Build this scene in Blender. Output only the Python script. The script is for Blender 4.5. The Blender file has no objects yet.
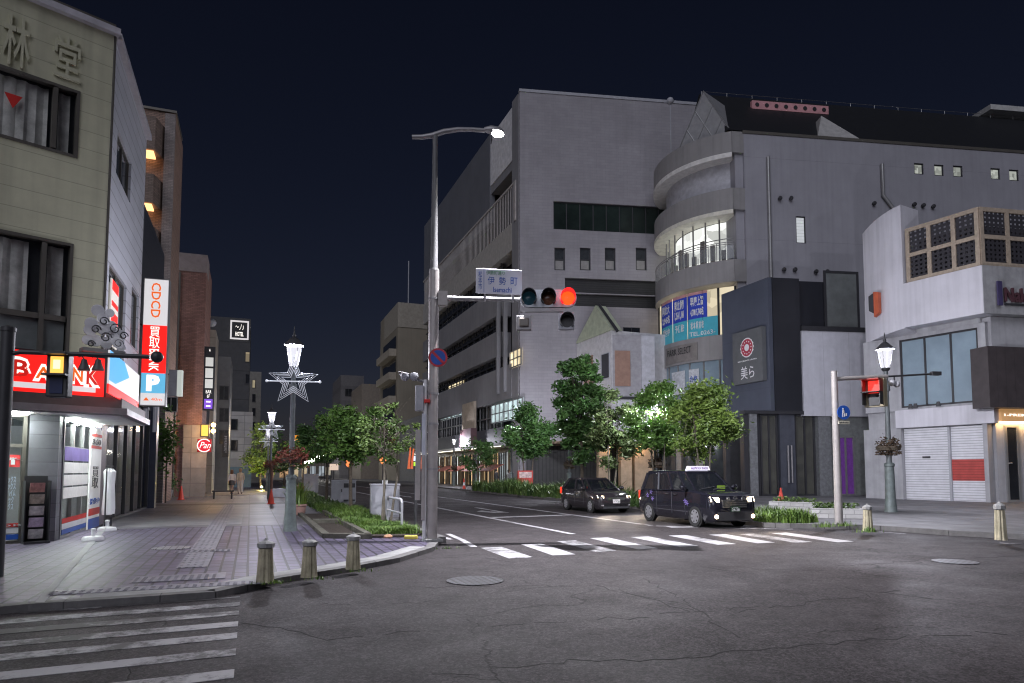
import bpy, math, random
from mathutils import Vector, Matrix
R = math.radians
rnd = random.Random(7)
scene = bpy.context.scene
COL = scene.collection

# ------------------------------------------------------------------ camera
F = 683.0; PIT = R(3.9); YAW = R(20.93); SHIFT = 83.4; CH = 1.6
FW = Vector((math.sin(YAW)*math.cos(PIT), math.cos(YAW)*math.cos(PIT), math.sin(PIT)))
RT = Vector((math.cos(YAW), -math.sin(YAW), 0))
UP = RT.cross(FW)
EYE = Vector((0, 0, CH))
def ray(px, py): return FW + RT*((px-512)/F) + UP*((341.5-py+SHIFT)/F)
def GP(px, py, z=0.0):
    d = ray(px, py); t = (z-CH)/d.z
    return (d.x*t, d.y*t)
def ZA(py, x, y):
    px = 512.0
    for _ in range(3):
        d = ray(px, py); t = math.hypot(x, y)/math.hypot(d.x, d.y); z = CH+d.z*t
        v = Vector((x, y, z))-EYE; px = 512+F*v.dot(RT)/v.dot(FW)
    return z
def YX(px, X, py=471.5):  # where a sight line meets the street-parallel plane X
    d = ray(px, py); return X*d.y/d.x
def XY(px, Y, py=471.5):
    d = ray(px, py); return Y*d.x/d.y
cam_d = bpy.data.cameras.new('camera'); cam = bpy.data.objects.new('camera', cam_d); COL.objects.link(cam)
cam_d.sensor_width = 36; cam_d.lens = 36*F/1024; cam_d.shift_y = SHIFT/1024; cam_d.clip_end = 2000
cam.location = EYE; cam.rotation_euler = (math.pi/2+PIT, 0, -YAW)
scene.camera = cam

# ------------------------------------------------------------------ materials
def nodes_of(m):
    m.use_nodes = True; return m.node_tree.nodes, m.node_tree.links
def mat(name, rgb, rough=.6, metal=0., var=.18, scale=2.5, bump=0., bscale=60., emit=None, es=0., spec=.5, lines=None, brick=None, coat=0., streak=0.):
    m = bpy.data.materials.new(name); n, l = nodes_of(m); b = n['Principled BSDF']
    b.inputs['Roughness'].default_value = rough; b.inputs['Metallic'].default_value = metal
    b.inputs['Specular IOR Level'].default_value = spec; b.inputs['Coat Weight'].default_value = coat
    tc = n.new('ShaderNodeTexCoord'); col = None
    def math_(op, a, bb=None):
        q = n.new('ShaderNodeMath'); q.operation = op
        if hasattr(a, 'is_linked'): l.new(a, q.inputs[0])
        else: q.inputs[0].default_value = a
        if bb is not None:
            if hasattr(bb, 'is_linked'): l.new(bb, q.inputs[1])
            else: q.inputs[1].default_value = bb
        return q.outputs[0]
    def mixc(fac, c1, c2, mode='MIX'):
        q = n.new('ShaderNodeMix'); q.data_type = 'RGBA'; q.blend_type = mode
        if hasattr(fac, 'is_linked'): l.new(fac, q.inputs[0])
        else: q.inputs[0].default_value = fac
        for s, c in ((6, c1), (7, c2)):
            if hasattr(c, 'is_linked'): l.new(c, q.inputs[s])
            else: q.inputs[s].default_value = (*c, 1)
        return q.outputs[2]
    nz = n.new('ShaderNodeTexNoise'); nz.inputs['Scale'].default_value = scale; nz.inputs['Detail'].default_value = 6
    nz.inputs['Roughness'].default_value = .65
    l.new(tc.outputs['Object'], nz.inputs['Vector'])
    lo = tuple(c*(1-var) for c in rgb); hi = tuple(min(1, c*(1+var)) for c in rgb)
    rp = n.new('ShaderNodeMapRange'); l.new(nz.outputs['Fac'], rp.inputs[0]); rp.inputs[1].default_value = .3; rp.inputs[2].default_value = .7
    col = mixc(rp.outputs[0], lo, hi); height = None
    if streak:                                   # rain streaks down a wall
        mp = n.new('ShaderNodeMapping'); mp.inputs['Scale'].default_value = (2.2, 2.2, .12); l.new(tc.outputs['Object'], mp.inputs[0])
        n2 = n.new('ShaderNodeTexNoise'); n2.inputs['Scale'].default_value = 1.6; n2.inputs['Detail'].default_value = 5; l.new(mp.outputs[0], n2.inputs['Vector'])
        r2 = n.new('ShaderNodeMapRange'); l.new(n2.outputs['Fac'], r2.inputs[0]); r2.inputs[1].default_value = .45; r2.inputs[2].default_value = .75
        col = mixc(math_('MULTIPLY', r2.outputs[0], streak), col, tuple(c*.45 for c in rgb))
    sx = n.new('ShaderNodeSeparateXYZ'); l.new(tc.outputs['Object'], sx.inputs[0])
    if lines:                                    # (axis 0..2, period, width, darkness)
        ax, per, w, dk = lines
        fr = math_('FRACT', math_('DIVIDE', sx.outputs[ax], per))
        ln = math_('LESS_THAN', fr, w/per)
        col = mixc(math_('MULTIPLY', ln, dk), col, tuple(c*.25 for c in rgb)); height = math_('SUBTRACT', 1.0, ln)
    if brick:                                    # (heading or None for the floor, width, height, mortar, mortar rgb, offset)
        hd, bw, bh, mo, mc, off = brick[:6]; ct = brick[6] if len(brick) > 6 else .2
        cb = n.new('ShaderNodeCombineXYZ')
        if hd is None:
            l.new(sx.outputs[1], cb.inputs[0]); l.new(sx.outputs[0], cb.inputs[1])
        else:
            u = math_('ADD', math_('MULTIPLY', sx.outputs[0], math.sin(R(hd))), math_('MULTIPLY', sx.outputs[1], math.cos(R(hd))))
            l.new(u, cb.inputs[0]); l.new(sx.outputs[2], cb.inputs[1])
        bt = n.new('ShaderNodeTexBrick'); l.new(cb.outputs[0], bt.inputs['Vector']); bt.offset = off
        bt.inputs['Scale'].default_value = 1; bt.inputs['Brick Width'].default_value = bw; bt.inputs['Row Height'].default_value = bh
        bt.inputs['Mortar Size'].default_value = mo; bt.inputs['Mortar Smooth'].default_value = .2; bt.inputs['Bias'].default_value = 0
        bt.inputs['Color1'].default_value = (1-ct, 1-ct, 1-ct, 1); bt.inputs['Color2'].default_value = (1+ct*.6, 1+ct*.6, 1+ct*.6, 1)
        bt.inputs['Mortar'].default_value = (1, 1, 1, 1)
        col = mixc(1.0, col, bt.outputs['Color'], 'MULTIPLY'); col = mixc(bt.outputs['Fac'], col, mc)
        height = math_('SUBTRACT', 1.0, bt.outputs['Fac'])
    l.new(col, b.inputs['Base Color'])
    if bump or height is not None:
        bp = n.new('ShaderNodeBump'); bp.inputs['Distance'].default_value = .02; bp.inputs['Strength'].default_value = bump or .4
        if height is None:
            n3 = n.new('ShaderNodeTexNoise'); n3.inputs['Scale'].default_value = bscale; n3.inputs['Detail'].default_value = 4
            l.new(tc.outputs['Object'], n3.inputs['Vector']); height = n3.outputs['Fac']
        l.new(height, bp.inputs['Height']); l.new(bp.outputs[0], b.inputs['Normal'])
    if emit:
        es *= .5 if es < 4 else 3.0
        b.inputs['Emission Color'].default_value = (*emit, 1); b.inputs['Emission Strength'].default_value = es
    return m
def glass(name, rgb, alpha=.5, rough=.05):
    m = bpy.data.materials.new(name); n, l = nodes_of(m); b = n['Principled BSDF']
    b.inputs['Base Color'].default_value = (*rgb, 1); b.inputs['Roughness'].default_value = rough; b.inputs['Alpha'].default_value = alpha
    b.inputs['Specular IOR Level'].default_value = .9
    return m
def emis(name, rgb, s, base=None):
    return mat(name, base or tuple(c*.5 for c in rgb), rough=.4, var=.05, emit=rgb, es=s)
def room(name, rgb, s, per=.9, heading=0):       # a lit room seen through its window: brighter and darker bays
    m = mat(name, (.05, .05, .05), rough=.15, var=.1); n, l = m.node_tree.nodes, m.node_tree.links; b = n['Principled BSDF']
    tc = n.new('ShaderNodeTexCoord'); v = n.new('ShaderNodeTexVoronoi'); v.inputs['Scale'].default_value = 1/per; v.distance = 'CHEBYCHEV'
    l.new(tc.outputs['Object'], v.inputs['Vector']); sp = n.new('ShaderNodeSeparateColor'); l.new(v.outputs['Color'], sp.inputs[0])
    mr = n.new('ShaderNodeMapRange'); l.new(sp.outputs[0], mr.inputs[0]); mr.inputs[3].default_value = s*.2; mr.inputs[4].default_value = s*.55
    b.inputs['Emission Color'].default_value = (*rgb, 1); l.new(mr.outputs[0], b.inputs['Emission Strength'])
    return m
M = {}
M['asphalt'] = None
def asphalt():
    m = bpy.data.materials.new('asphalt'); n, l = nodes_of(m); b = n['Principled BSDF']
    tc = n.new('ShaderNodeTexCoord'); o = tc.outputs['Object']
    def nz(s, d=4, r=.6):
        q = n.new('ShaderNodeTexNoise'); q.inputs['Scale'].default_value = s; q.inputs['Detail'].default_value = d; q.inputs['Roughness'].default_value = r
        l.new(o, q.inputs['Vector']); return q.outputs['Fac']
    def ramp(f, a, c, lo, hi):
        q = n.new('ShaderNodeMapRange'); l.new(f, q.inputs[0]); q.inputs[1].default_value = a; q.inputs[2].default_value = c
        q.inputs[3].default_value = lo; q.inputs[4].default_value = hi; return q.outputs[0]
    def mul(a, c):
        q = n.new('ShaderNodeMath'); q.operation = 'MULTIPLY'; l.new(a, q.inputs[0]); l.new(c, q.inputs[1]); return q.outputs[0]
    vo = n.new('ShaderNodeTexVoronoi'); vo.inputs['Scale'].default_value = 80; l.new(o, vo.inputs['Vector'])
    sp = n.new('ShaderNodeSeparateColor'); l.new(vo.outputs['Color'], sp.inputs[0])
    v2 = n.new('ShaderNodeTexVoronoi'); v2.inputs['Scale'].default_value = 34; l.new(o, v2.inputs['Vector'])
    s2 = n.new('ShaderNodeSeparateColor'); l.new(v2.outputs['Color'], s2.inputs[0])
    speck = mul(ramp(sp.outputs[0], 0, 1, .5, 1.5), ramp(s2.outputs[1], 0, 1, .6, 1.4))
    big = ramp(nz(.35, 5), .3, .7, .78, 1.22); mid = ramp(nz(3, 6), .3, .7, .8, 1.2)
    # cracks: thin lines of a distorted cell pattern, only where a mask lets them
    w = n.new('ShaderNodeTexNoise'); w.inputs['Scale'].default_value = 1.1; w.inputs['Detail'].default_value = 5; l.new(o, w.inputs['Vector'])
    va = n.new('ShaderNodeVectorMath'); va.operation = 'MULTIPLY_ADD'; l.new(w.outputs['Color'], va.inputs[0]); va.inputs[1].default_value = (1.3, 1.3, 0); l.new(o, va.inputs[2])
    vc = n.new('ShaderNodeTexVoronoi'); vc.feature = 'DISTANCE_TO_EDGE'; vc.inputs['Scale'].default_value = .3; l.new(va.outputs[0], vc.inputs['Vector'])
    crack = ramp(vc.outputs['Distance'], 0, .006, 1, 0); mask = ramp(nz(.6, 2), .46, .54, 0, 1)
    crack = mul(crack, mask); inv = ramp(crack, 0, 1, 1, .3)
    f = mul(mul(mul(speck, big), mid), inv)
    c = n.new('ShaderNodeVectorMath'); c.operation = 'SCALE'; c.inputs[0].default_value = (.052, .046, .049); l.new(f, c.inputs['Scale'])
    l.new(c.outputs[0], b.inputs['Base Color']); b.inputs['Roughness'].default_value = .62; b.inputs['Specular IOR Level'].default_value = .18
    l.new(ramp(nz(.8, 4), .3, .7, .56, .8), b.inputs['Roughness'])
    bp = n.new('ShaderNodeBump'); bp.inputs['Strength'].default_value = .55; bp.inputs['Distance'].default_value = .012
    ad = n.new('ShaderNodeMath'); ad.operation = 'SUBTRACT'; l.new(sp.outputs[0], ad.inputs[0]); l.new(crack, ad.inputs[1]); l.new(ad.outputs[0], bp.inputs['Height'])
    l.new(bp.outputs[0], b.inputs['Normal'])
    return m
def worn_paint(name, rgb=(.40, .39, .41), wear=.5):
    m = bpy.data.materials.new(name); n, l = nodes_of(m); b = n['Principled BSDF']; tc = n.new('ShaderNodeTexCoord')
    q = n.new('ShaderNodeTexNoise'); q.inputs['Scale'].default_value = 5; q.inputs['Detail'].default_value = 10; q.inputs['Roughness'].default_value = .8
    l.new(tc.outputs['Object'], q.inputs['Vector'])
    g = n.new('ShaderNodeTexNoise'); g.inputs['Scale'].default_value = .7; g.inputs['Detail'].default_value = 3; l.new(tc.outputs['Object'], g.inputs['Vector'])
    s = n.new('ShaderNodeMath'); s.operation = 'ADD'; l.new(q.outputs['Fac'], s.inputs[0])
    g2 = n.new('ShaderNodeMapRange'); l.new(g.outputs['Fac'], g2.inputs[0]); g2.inputs[1].default_value = .3; g2.inputs[2].default_value = .7; g2.inputs[3].default_value = -.16; g2.inputs[4].default_value = .16
    l.new(g2.outputs[0], s.inputs[1])
    r = n.new('ShaderNodeMapRange'); l.new(s.outputs[0], r.inputs[0]); r.inputs[1].default_value = wear-.06; r.inputs[2].default_value = wear+.1
    mx = n.new('ShaderNodeMix'); mx.data_type = 'RGBA'; l.new(r.outputs[0], mx.inputs[0]); mx.inputs[6].default_value = (*rgb, 1); mx.inputs[7].default_value = (.075, .072, .075, 1)
    l.new(mx.outputs[2], b.inputs['Base Color']); b.inputs['Roughness'].default_value = .65
    return m
def leafmat(name, c1, c2, nsc=.9):
    m = bpy.data.materials.new(name); n, l = nodes_of(m); b = n['Principled BSDF']
    g = n.new('ShaderNodeNewGeometry'); tc = n.new('ShaderNodeTexCoord')
    z = n.new('ShaderNodeTexNoise'); z.inputs['Scale'].default_value = nsc; l.new(tc.outputs['Object'], z.inputs['Vector'])
    r0 = n.new('ShaderNodeMapRange'); l.new(z.outputs['Fac'], r0.inputs[0]); r0.inputs[1].default_value = .35; r0.inputs[2].default_value = .65; r0.inputs[4].default_value = .6
    a = n.new('ShaderNodeMath'); a.operation = 'MULTIPLY_ADD'; l.new(g.outputs['Random Per Island'], a.inputs[0]); a.inputs[1].default_value = .5; l.new(r0.outputs[0], a.inputs[2])
    mx = n.new('ShaderNodeMix'); mx.data_type = 'RGBA'; l.new(a.outputs[0], mx.inputs[0]); mx.inputs[6].default_value = (*c1, 1); mx.inputs[7].default_value = (*c2, 1)
    l.new(mx.outputs[2], b.inputs['Base Color']); b.inputs['Roughness'].default_value = .5
    return m
M['asphalt'] = asphalt()
M['paint'] = worn_paint('road paint'); M['paint_worn'] = worn_paint('worn road paint', wear=.46); M['paint_new'] = worn_paint('lane paint', wear=.6)
M['paint_gone'] = worn_paint('faded road paint', (.4, .39, .4), .38)
M['paver'] = mat('paver brick', (.11, .093, .15), .5, var=.4, scale=1.2, brick=(None, .4, .2, .02, (.022, .02, .025), .5), bump=.5)
M['paver_warm'] = mat('warm paver', (.13, .108, .165), .5, var=.4, scale=1.0, brick=(None, .32, .22, .018, (.03, .027, .03), .5), bump=.5)
M['tile_floor'] = mat('pavement slab', (.135, .128, .15), .5, var=.25, scale=.8, brick=(None, .8, .8, .014, (.06, .055, .06), 0.), bump=.4)
M['band'] = mat('light paving band', (.24, .235, .25), .6, var=.2, scale=3)
M['dark_band'] = mat('dark paving band', (.075, .07, .08), .6, var=.25, scale=3)
M['tactile'] = mat('tactile paving', (.22, .21, .245), .6, var=.25, scale=4)
M['kerb'] = mat('kerb stone', (.14, .135, .135), .75, var=.3, scale=4, bump=.3, lines=(0, 1.0, .015, .8))
M['concrete'] = mat('concrete', (.3, .3, .3), .75, var=.3, scale=3, bump=.25)
M['cwalk'] = mat('right pavement', (.15, .148, .155), .65, var=.35, scale=.7, brick=(None, .6, .3, .01, (.08, .08, .085), .5), bump=.4)
M['bollard'] = mat('bollard stone', (.42, .38, .27), .8, var=.35, scale=7, bump=.5, bscale=40)
M['bollard_cap'] = mat('bollard cap', (.3, .3, .3), .6, var=.3, scale=10)
M['silver'] = mat('galvanised pole', (.34, .33, .34), .45, metal=.4, var=.15, scale=4)
M['beige_pole'] = mat('beige pole', (.42, .39, .38), .5, metal=.2, var=.15, scale=4)
M['greypole'] = mat('grey green pole', (.17, .19, .2), .5, metal=.2, var=.2, scale=5)
M['black'] = mat('black metal', (.03, .03, .033), .45, var=.2)
M['dark'] = mat('dark plastic', (.05, .05, .055), .45, var=.2)
M['white'] = mat('white paint', (.72, .72, .73), .5, var=.08, scale=3)
M['whitebox'] = mat('cabinet paint', (.4, .405, .44), .5, var=.12, scale=3)
M['red'] = mat('red', (.6, .03, .025), .5, var=.1)
M['cone'] = mat('cone red', (.75, .07, .04), .5, var=.1)
M['blue'] = mat('sign blue', (.02, .09, .42), .4, var=.08)
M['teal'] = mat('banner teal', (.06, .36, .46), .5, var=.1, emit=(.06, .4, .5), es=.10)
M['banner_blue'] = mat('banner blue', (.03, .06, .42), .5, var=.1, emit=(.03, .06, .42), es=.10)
M['yellow'] = mat('yellow block', (.6, .5, .1), .7, var=.2)
M['win'] = mat('dark window glass', (.018, .02, .024), .07, var=.2, spec=.8)
M['win_grey'] = mat('grey window glass', (.05, .055, .06), .1, var=.3, spec=.8)
M['win_blue'] = mat('pale blue film glass', (.26, .34, .4), .18, var=.12, scale=.7, spec=.7)
M['alu'] = mat('aluminium frame', (.33, .33, .33), .4, metal=.5, var=.1)
M['bronze'] = mat('bronze frame', (.13, .12, .105), .45, metal=.3, var=.1)
M['darkframe'] = mat('dark frame', (.035, .035, .04), .4, var=.1)
M['soil'] = mat('soil', (.045, .035, .028), .95, var=.5, scale=20, bump=.8)
M['bark'] = mat('bark', (.13, .105, .08), .9, var=.4, scale=12, bump=.6)
M['bark_pale'] = mat('pale bark', (.16, .14, .11), .9, var=.4, scale=12, bump=.6)
M['skin'] = mat('skin', (.55, .36, .27), .6, var=.05)

# ------------------------------------------------------------------ objects
ORG = {}
def tag(o, label=None, cat=None, group=None, kind=None):
    for k, v in (('label', label), ('category', cat), ('group', group), ('kind', kind)):
        if v: o[k] = v
    return o
def thing(name, label, cat, loc=(0, 0, 0), group=None):
    o = bpy.data.objects.new(name, None); o.empty_display_size = .2; COL.objects.link(o); o.location = loc; ORG[o.name] = Vector(loc)
    return tag(o, label, cat, group)
def copy_tree(o, parent=None):
    c = o.copy(); COL.objects.link(c)
    if parent: c.parent = parent
    ORG[c.name] = ORG.get(o.name, Vector((0, 0, 0)))
    for ch in list(o.children): copy_tree(ch, c)
    return c
class Fr:                                       # a facade: origin, heading of its u axis, outward side
    def __init__(s, ox, oy, head, flip=False):
        s.o = Vector((ox, oy, 0)); h = R(head); s.u = Vector((math.sin(h), math.cos(h), 0)); s.n = Vector((math.cos(h), -math.sin(h), 0))*(-1 if flip else 1); s.head = head
    def p(s, u, d, z): return s.o+s.u*u+s.n*d+Vector((0, 0, z))
    def at(s, px, py, d=0):
        r = ray(px, py); t = (s.o+s.n*d-EYE).dot(s.n)/r.dot(s.n); q = EYE+r*t
        return ((q-s.o).dot(s.u), q.z)
class MB:
    def __init__(s): s.v = []; s.f = []
    def add(s, vs, fs):
        b = len(s.v); s.v += [Vector(v) for v in vs]; s.f += [tuple(i+b for i in f) for f in fs]; return s
    def hexa(s, p): return s.add(p, [(0, 3, 2, 1), (4, 5, 6, 7), (0, 1, 5, 4), (1, 2, 6, 5), (2, 3, 7, 6), (3, 0, 4, 7)])
    def box(s, x0, x1, y0, y1, z0, z1): return s.hexa([(x0, y0, z0), (x1, y0, z0), (x1, y1, z0), (x0, y1, z0), (x0, y0, z1), (x1, y0, z1), (x1, y1, z1), (x0, y1, z1)])
    def cbox(s, c, sx, sy, sz, head=0):          # box standing on c, turned about z
        h = R(head); ux = Vector((math.cos(h), -math.sin(h), 0)); uy = Vector((math.sin(h), math.cos(h), 0)); c = Vector(c); z = Vector((0, 0, sz))
        q = [c-ux*sx/2-uy*sy/2, c+ux*sx/2-uy*sy/2, c+ux*sx/2+uy*sy/2, c-ux*sx/2+uy*sy/2]
        return s.hexa(q+[a+z for a in q])
    def fbox(s, fr, u0, u1, d0, d1, z0, z1): return s.hexa([fr.p(u0, d0, z0), fr.p(u1, d0, z0), fr.p(u1, d1, z0), fr.p(u0, d1, z0), fr.p(u0, d0, z1), fr.p(u1, d0, z1), fr.p(u1, d1, z1), fr.p(u0, d1, z1)])
    def frame(s, fr, u0, u1, z0, z1, d0, d1, w, nu=1, nz=1):
        s.fbox(fr, u0, u1, d0, d1, z0, z0+w); s.fbox(fr, u0, u1, d0, d1, z1-w, z1)
        s.fbox(fr, u0, u0+w, d0, d1, z0+w, z1-w); s.fbox(fr, u1-w, u1, d0, d1, z0+w, z1-w)
        for i in range(1, nu):
            u = u0+(u1-u0)*i/nu; s.fbox(fr, u-w/2, u+w/2, d0, d1-.004, z0+w, z1-w)
        for i in range(1, nz):
            z = z0+(z1-z0)*i/nz; s.fbox(fr, u0+w, u1-w, d0, d1-.008, z-w/2, z+w/2)
        return s
    def wall(s, fr, u0, u1, z0, z1, holes=(), th=.2, d=0.):
        zs = sorted({z0, z1, *[min(max(h[2], z0), z1) for h in holes], *[min(max(h[3], z0), z1) for h in holes]})
        for a, b in zip(zs, zs[1:]):
            if b-a < 1e-4: continue
            m = (a+b)/2; cut = sorted((max(h[0], u0), min(h[1], u1)) for h in holes if h[2] < m < h[3]); c = u0
            for x, y in cut:
                if x > c+1e-4: s.fbox(fr, c, x, d-th, d, a, b)
                c = max(c, y)
            if c < u1-1e-4: s.fbox(fr, c, u1, d-th, d, a, b)
        return s
    def prism(s, poly, z0, z1):
        n = len(poly); vs = [(p[0], p[1], z0) for p in poly]+[(p[0], p[1], z1) for p in poly]
        return s.add(vs, [tuple(range(n))[::-1], tuple(range(n, 2*n))]+[(i, (i+1) % n, n+(i+1) % n, n+i) for i in range(n)])
    def tube(s, pts, r, seg=10):
        pts = [Vector(p) for p in pts]; n = len(pts); rr = r if isinstance(r, (list, tuple)) else [r]*n; b = len(s.v); ref = None
        for i, p in enumerate(pts):
            t = (pts[min(i+1, n-1)]-pts[max(i-1, 0)]).normalized()
            if ref is None: ref = Vector((0, 0, 1)) if abs(t.z) < .9 else Vector((1, 0, 0))
            a = t.cross(ref).normalized(); c = a.cross(t)
            ref = c
            for k in range(seg):
                q = 2*math.pi*k/seg; s.v.append(p+a*math.cos(q)*rr[i]+c*math.sin(q)*rr[i])
        for i in range(n-1):
            for k in range(seg):
                s.f.append((b+i*seg+k, b+i*seg+(k+1) % seg, b+(i+1)*seg+(k+1) % seg, b+(i+1)*seg+k))
        s.f.append(tuple(b+k for k in range(seg))[::-1]); s.f.append(tuple(b+(n-1)*seg+k for k in range(seg))); return s
    def lathe(s, prof, c=(0, 0, 0), seg=20, axis='z', head=0):
        c = Vector(c); b = len(s.v); h = R(head)
        for r, z in prof:
            for k in range(seg):
                q = 2*math.pi*k/seg
                if axis == 'z': s.v.append(c+Vector((r*math.cos(q), r*math.sin(q), z)))
                else:                            # axis along the horizontal direction of that heading
                    s.v.append(c+Vector((math.sin(h), math.cos(h), 0))*z+Vector((math.cos(h), -math.sin(h), 0))*r*math.cos(q)+Vector((0, 0, r*math.sin(q))))
        for i in range(len(prof)-1):
            for k in range(seg): s.f.append((b+i*seg+k, b+i*seg+(k+1) % seg, b+(i+1)*seg+(k+1) % seg, b+(i+1)*seg+k))
        s.f.append(tuple(b+k for k in range(seg))[::-1]); e = b+(len(prof)-1)*seg; s.f.append(tuple(e+k for k in range(seg))); return s
    def ball(s, c, rx, ry=None, rz=None, seg=14, rings=8):
        ry = ry or rx; rz = rz or rx; c = Vector(c); b = len(s.v)
        for i in range(rings+1):
            a = math.pi*i/rings
            for k in range(seg):
                q = 2*math.pi*k/seg; s.v.append(c+Vector((rx*math.sin(a)*math.cos(q), ry*math.sin(a)*math.sin(q), rz*math.cos(a))))
        for i in range(rings):
            for k in range(seg): s.f.append((b+i*seg+k, b+(i+1)*seg+k, b+(i+1)*seg+(k+1) % seg, b+i*seg+(k+1) % seg))
        return s
    def build(s, name, m, parent=None, smooth=False, local=False, bev=0.):
        me = bpy.data.meshes.new(name); o = ORG.get(parent.name, Vector((0, 0, 0))) if parent and not local else Vector((0, 0, 0))
        me.from_pydata([v-o for v in s.v], [], s.f); me.update(); me.materials.append(M[m] if isinstance(m, str) else m)
        ob = bpy.data.objects.new(name, me); COL.objects.link(ob)
        if smooth:
            me.polygons.foreach_set('use_smooth', [True]*len(me.polygons)); me.set_sharp_from_angle(angle=R(40))
        if bev:
            bm = ob.modifiers.new('bevel', 'BEVEL'); bm.width = bev; bm.segments = 2; bm.limit_method = 'ANGLE'
        if parent: ob.parent = parent; ORG[ob.name] = ORG.get(parent.name, Vector((0, 0, 0)))
        return ob
_dg = None
def text_faces(t, bold=0.):
    cu = bpy.data.curves.new('lettering', 'FONT'); cu.body = t; cu.align_x = 'CENTER'; cu.offset = bold; cu.resolution_u = 2; cu.space_line = .9
    ob = bpy.data.objects.new('lettering', cu); COL.objects.link(ob)
    me = bpy.data.meshes.new_from_object(ob.evaluated_get(bpy.context.evaluated_depsgraph_get()))
    vs = [v.co.copy() for v in me.vertices]; fs = [tuple(p.vertices) for p in me.polygons]
    bpy.data.objects.remove(ob); bpy.data.meshes.remove(me); return vs, fs
def letters(fr, t, u0, u1, z0, z1, d, m, parent, name='lettering', bold=.0, rot=False, th=.012, slant=0., build=True, keep=False):
    vs, fs = text_faces(t, bold)
    if rot: vs = [Vector((v.y, -v.x, 0)) for v in vs]
    x0 = min(v.x for v in vs); x1 = max(v.x for v in vs); y0 = min(v.y for v in vs); y1 = max(v.y for v in vs)
    sx = (u1-u0)/(x1-x0); sy = (z1-z0)/(y1-y0)
    if keep: sx = sy = min(sx, sy)
    cu, cz = (u0+u1)/2, (z0+z1)/2; mb = MB(); q = []
    sg = 1 if fr.n.cross(fr.u).z > 0 else -1     # keep the writing readable from the outward side
    for dd in (d+th, d):
        for v in vs:
            q.append(fr.p(cu+sg*((v.x-(x0+x1)/2)*sx+slant*(v.y-y0)*sy), dd, cz+(v.y-(y0+y1)/2)*sy))
    n = len(vs); mb.add(q, fs)
    ed = {}
    for f in fs:
        for a, b in zip(f, f[1:]+f[:1]): ed[(a, b)] = ed.get((a, b), 0)+1
    mb.f += [(a, a+n, b+n, b) for (a, b) in ed if (b, a) not in ed]
    return mb.build(name, m, parent) if build else mb
def window(fr, u0, u1, z0, z1, parent, fm='alu', gm='win', nu=1, nz=1, d=-.1, w=.05, sill=False, name='window'):
    f = MB().frame(fr, u0, u1, z0, z1, d-.03, d+.04, w, nu, nz).build(name, fm, parent)
    MB().fbox(fr, u0+w*.5, u1-w*.5, d-.02, d, z0+w*.5, z1-w*.5).build('pane', gm, f)
    if sill: MB().fbox(fr, u0-.05, u1+.05, d, .06, z0-.06, z0-.004).build('sill', fm, f)
    return f
def rect(fr, a, b, d=0):                         # two sighted corners of a facade opening -> u0,u1,z0,z1
    u0, za = fr.at(*a, d); u1, zb = fr.at(*b, d); return min(u0, u1), max(u0, u1), min(za, zb), max(za, zb)

# ------------------------------------------------------------------ world, moon
w = bpy.data.worlds.new('World'); scene.world = w; w.use_nodes = True; wn, wl = w.node_tree.nodes, w.node_tree.links
sky = wn.new('ShaderNodeTexSky'); sky.sky_type = 'NISHITA'; sky.sun_disc = False
SUN_EL, SUN_HD = 36, 214                          # the sun stands behind the camera
sky.sun_elevation = R(SUN_EL); sky.sun_rotation = R(SUN_HD); sky.air_density = 1; sky.dust_density = .6; sky.ozone_density = 3
bg = wn['Background']; bg.inputs['Strength'].default_value = .0024
tint = wn.new('ShaderNodeMix'); tint.data_type = 'RGBA'; tint.blend_type = 'MULTIPLY'; tint.inputs[0].default_value = 1; wl.new(sky.outputs[0], tint.inputs[6]); tint.inputs[7].default_value = (.95, .74, .88, 1); wl.new(tint.outputs[2], bg.inputs['Color'])
sd = bpy.data.lights.new('moonlight', 'SUN'); sd.energy = .55; sd.angle = R(50); sd.color = (.86, .88, 1)
so = bpy.data.objects.new('moonlight', sd); COL.objects.link(so)
dv = Vector((math.sin(R(SUN_HD))*math.cos(R(SUN_EL)), math.cos(R(SUN_HD))*math.cos(R(SUN_EL)), math.sin(R(SUN_EL))))
so.rotation_euler = dv.to_track_quat('Z', 'Y').to_euler()
def lamp_light(loc, power, col=(.86, .9, 1), rad=.12, name='lamp_glow', spot=None, parent=None):
    d = bpy.data.lights.new(name, 'SPOT' if spot else 'POINT'); d.energy = power; d.color = col; d.shadow_soft_size = rad
    if spot: d.spot_size = R(spot); d.spot_blend = 1
    o = bpy.data.objects.new(name, d); COL.objects.link(o); o.location = loc
    return o

exec_parts = []
PZ = .08
def sheet(name, poly, z, m, th=.004):
    return tag(MB().prism(poly, z-th, z).build(name, m), kind='structure')

# ================================================================== the ground
tag(MB().box(-400, 500, -60, 700, -.5, -.02).build('ground', 'concrete'), kind='structure')
tag(MB().box(-60, 80, -30, 330, -.019, 0).build('road', 'asphalt'), kind='structure')
edge = [GP(*p) for p in ((28, 611), (77, 608), (126, 604.6), (215, 598), (281, 583), (347, 572.5), (398, 562.4), (433, 551))]
edge = [(-12, 6.2)]+edge+[(3.95, 14.9), (3.95, 300), (-14, 300)]
tag(MB().prism([(-40, 6)]+edge+[(-40, 300)], .002, PZ).build('pavement', 'paver'), kind='structure')
def inset(poly, k):                              # kerb strip follows the outer edge
    return poly
kr = MB()
pts = edge[:10]
for (a, b) in zip(pts, pts[1:]):
    a = Vector((*a, 0)); b = Vector((*b, 0)); t = (b-a).normalized(); nn = Vector((t.y, -t.x, 0))
    kr.hexa([a-nn*.16, a+nn*.03, b+nn*.03, b-nn*.16]+[v+Vector((0, 0, PZ+.006)) for v in (a-nn*.16, a+nn*.03, b+nn*.03, b-nn*.16)])
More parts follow.
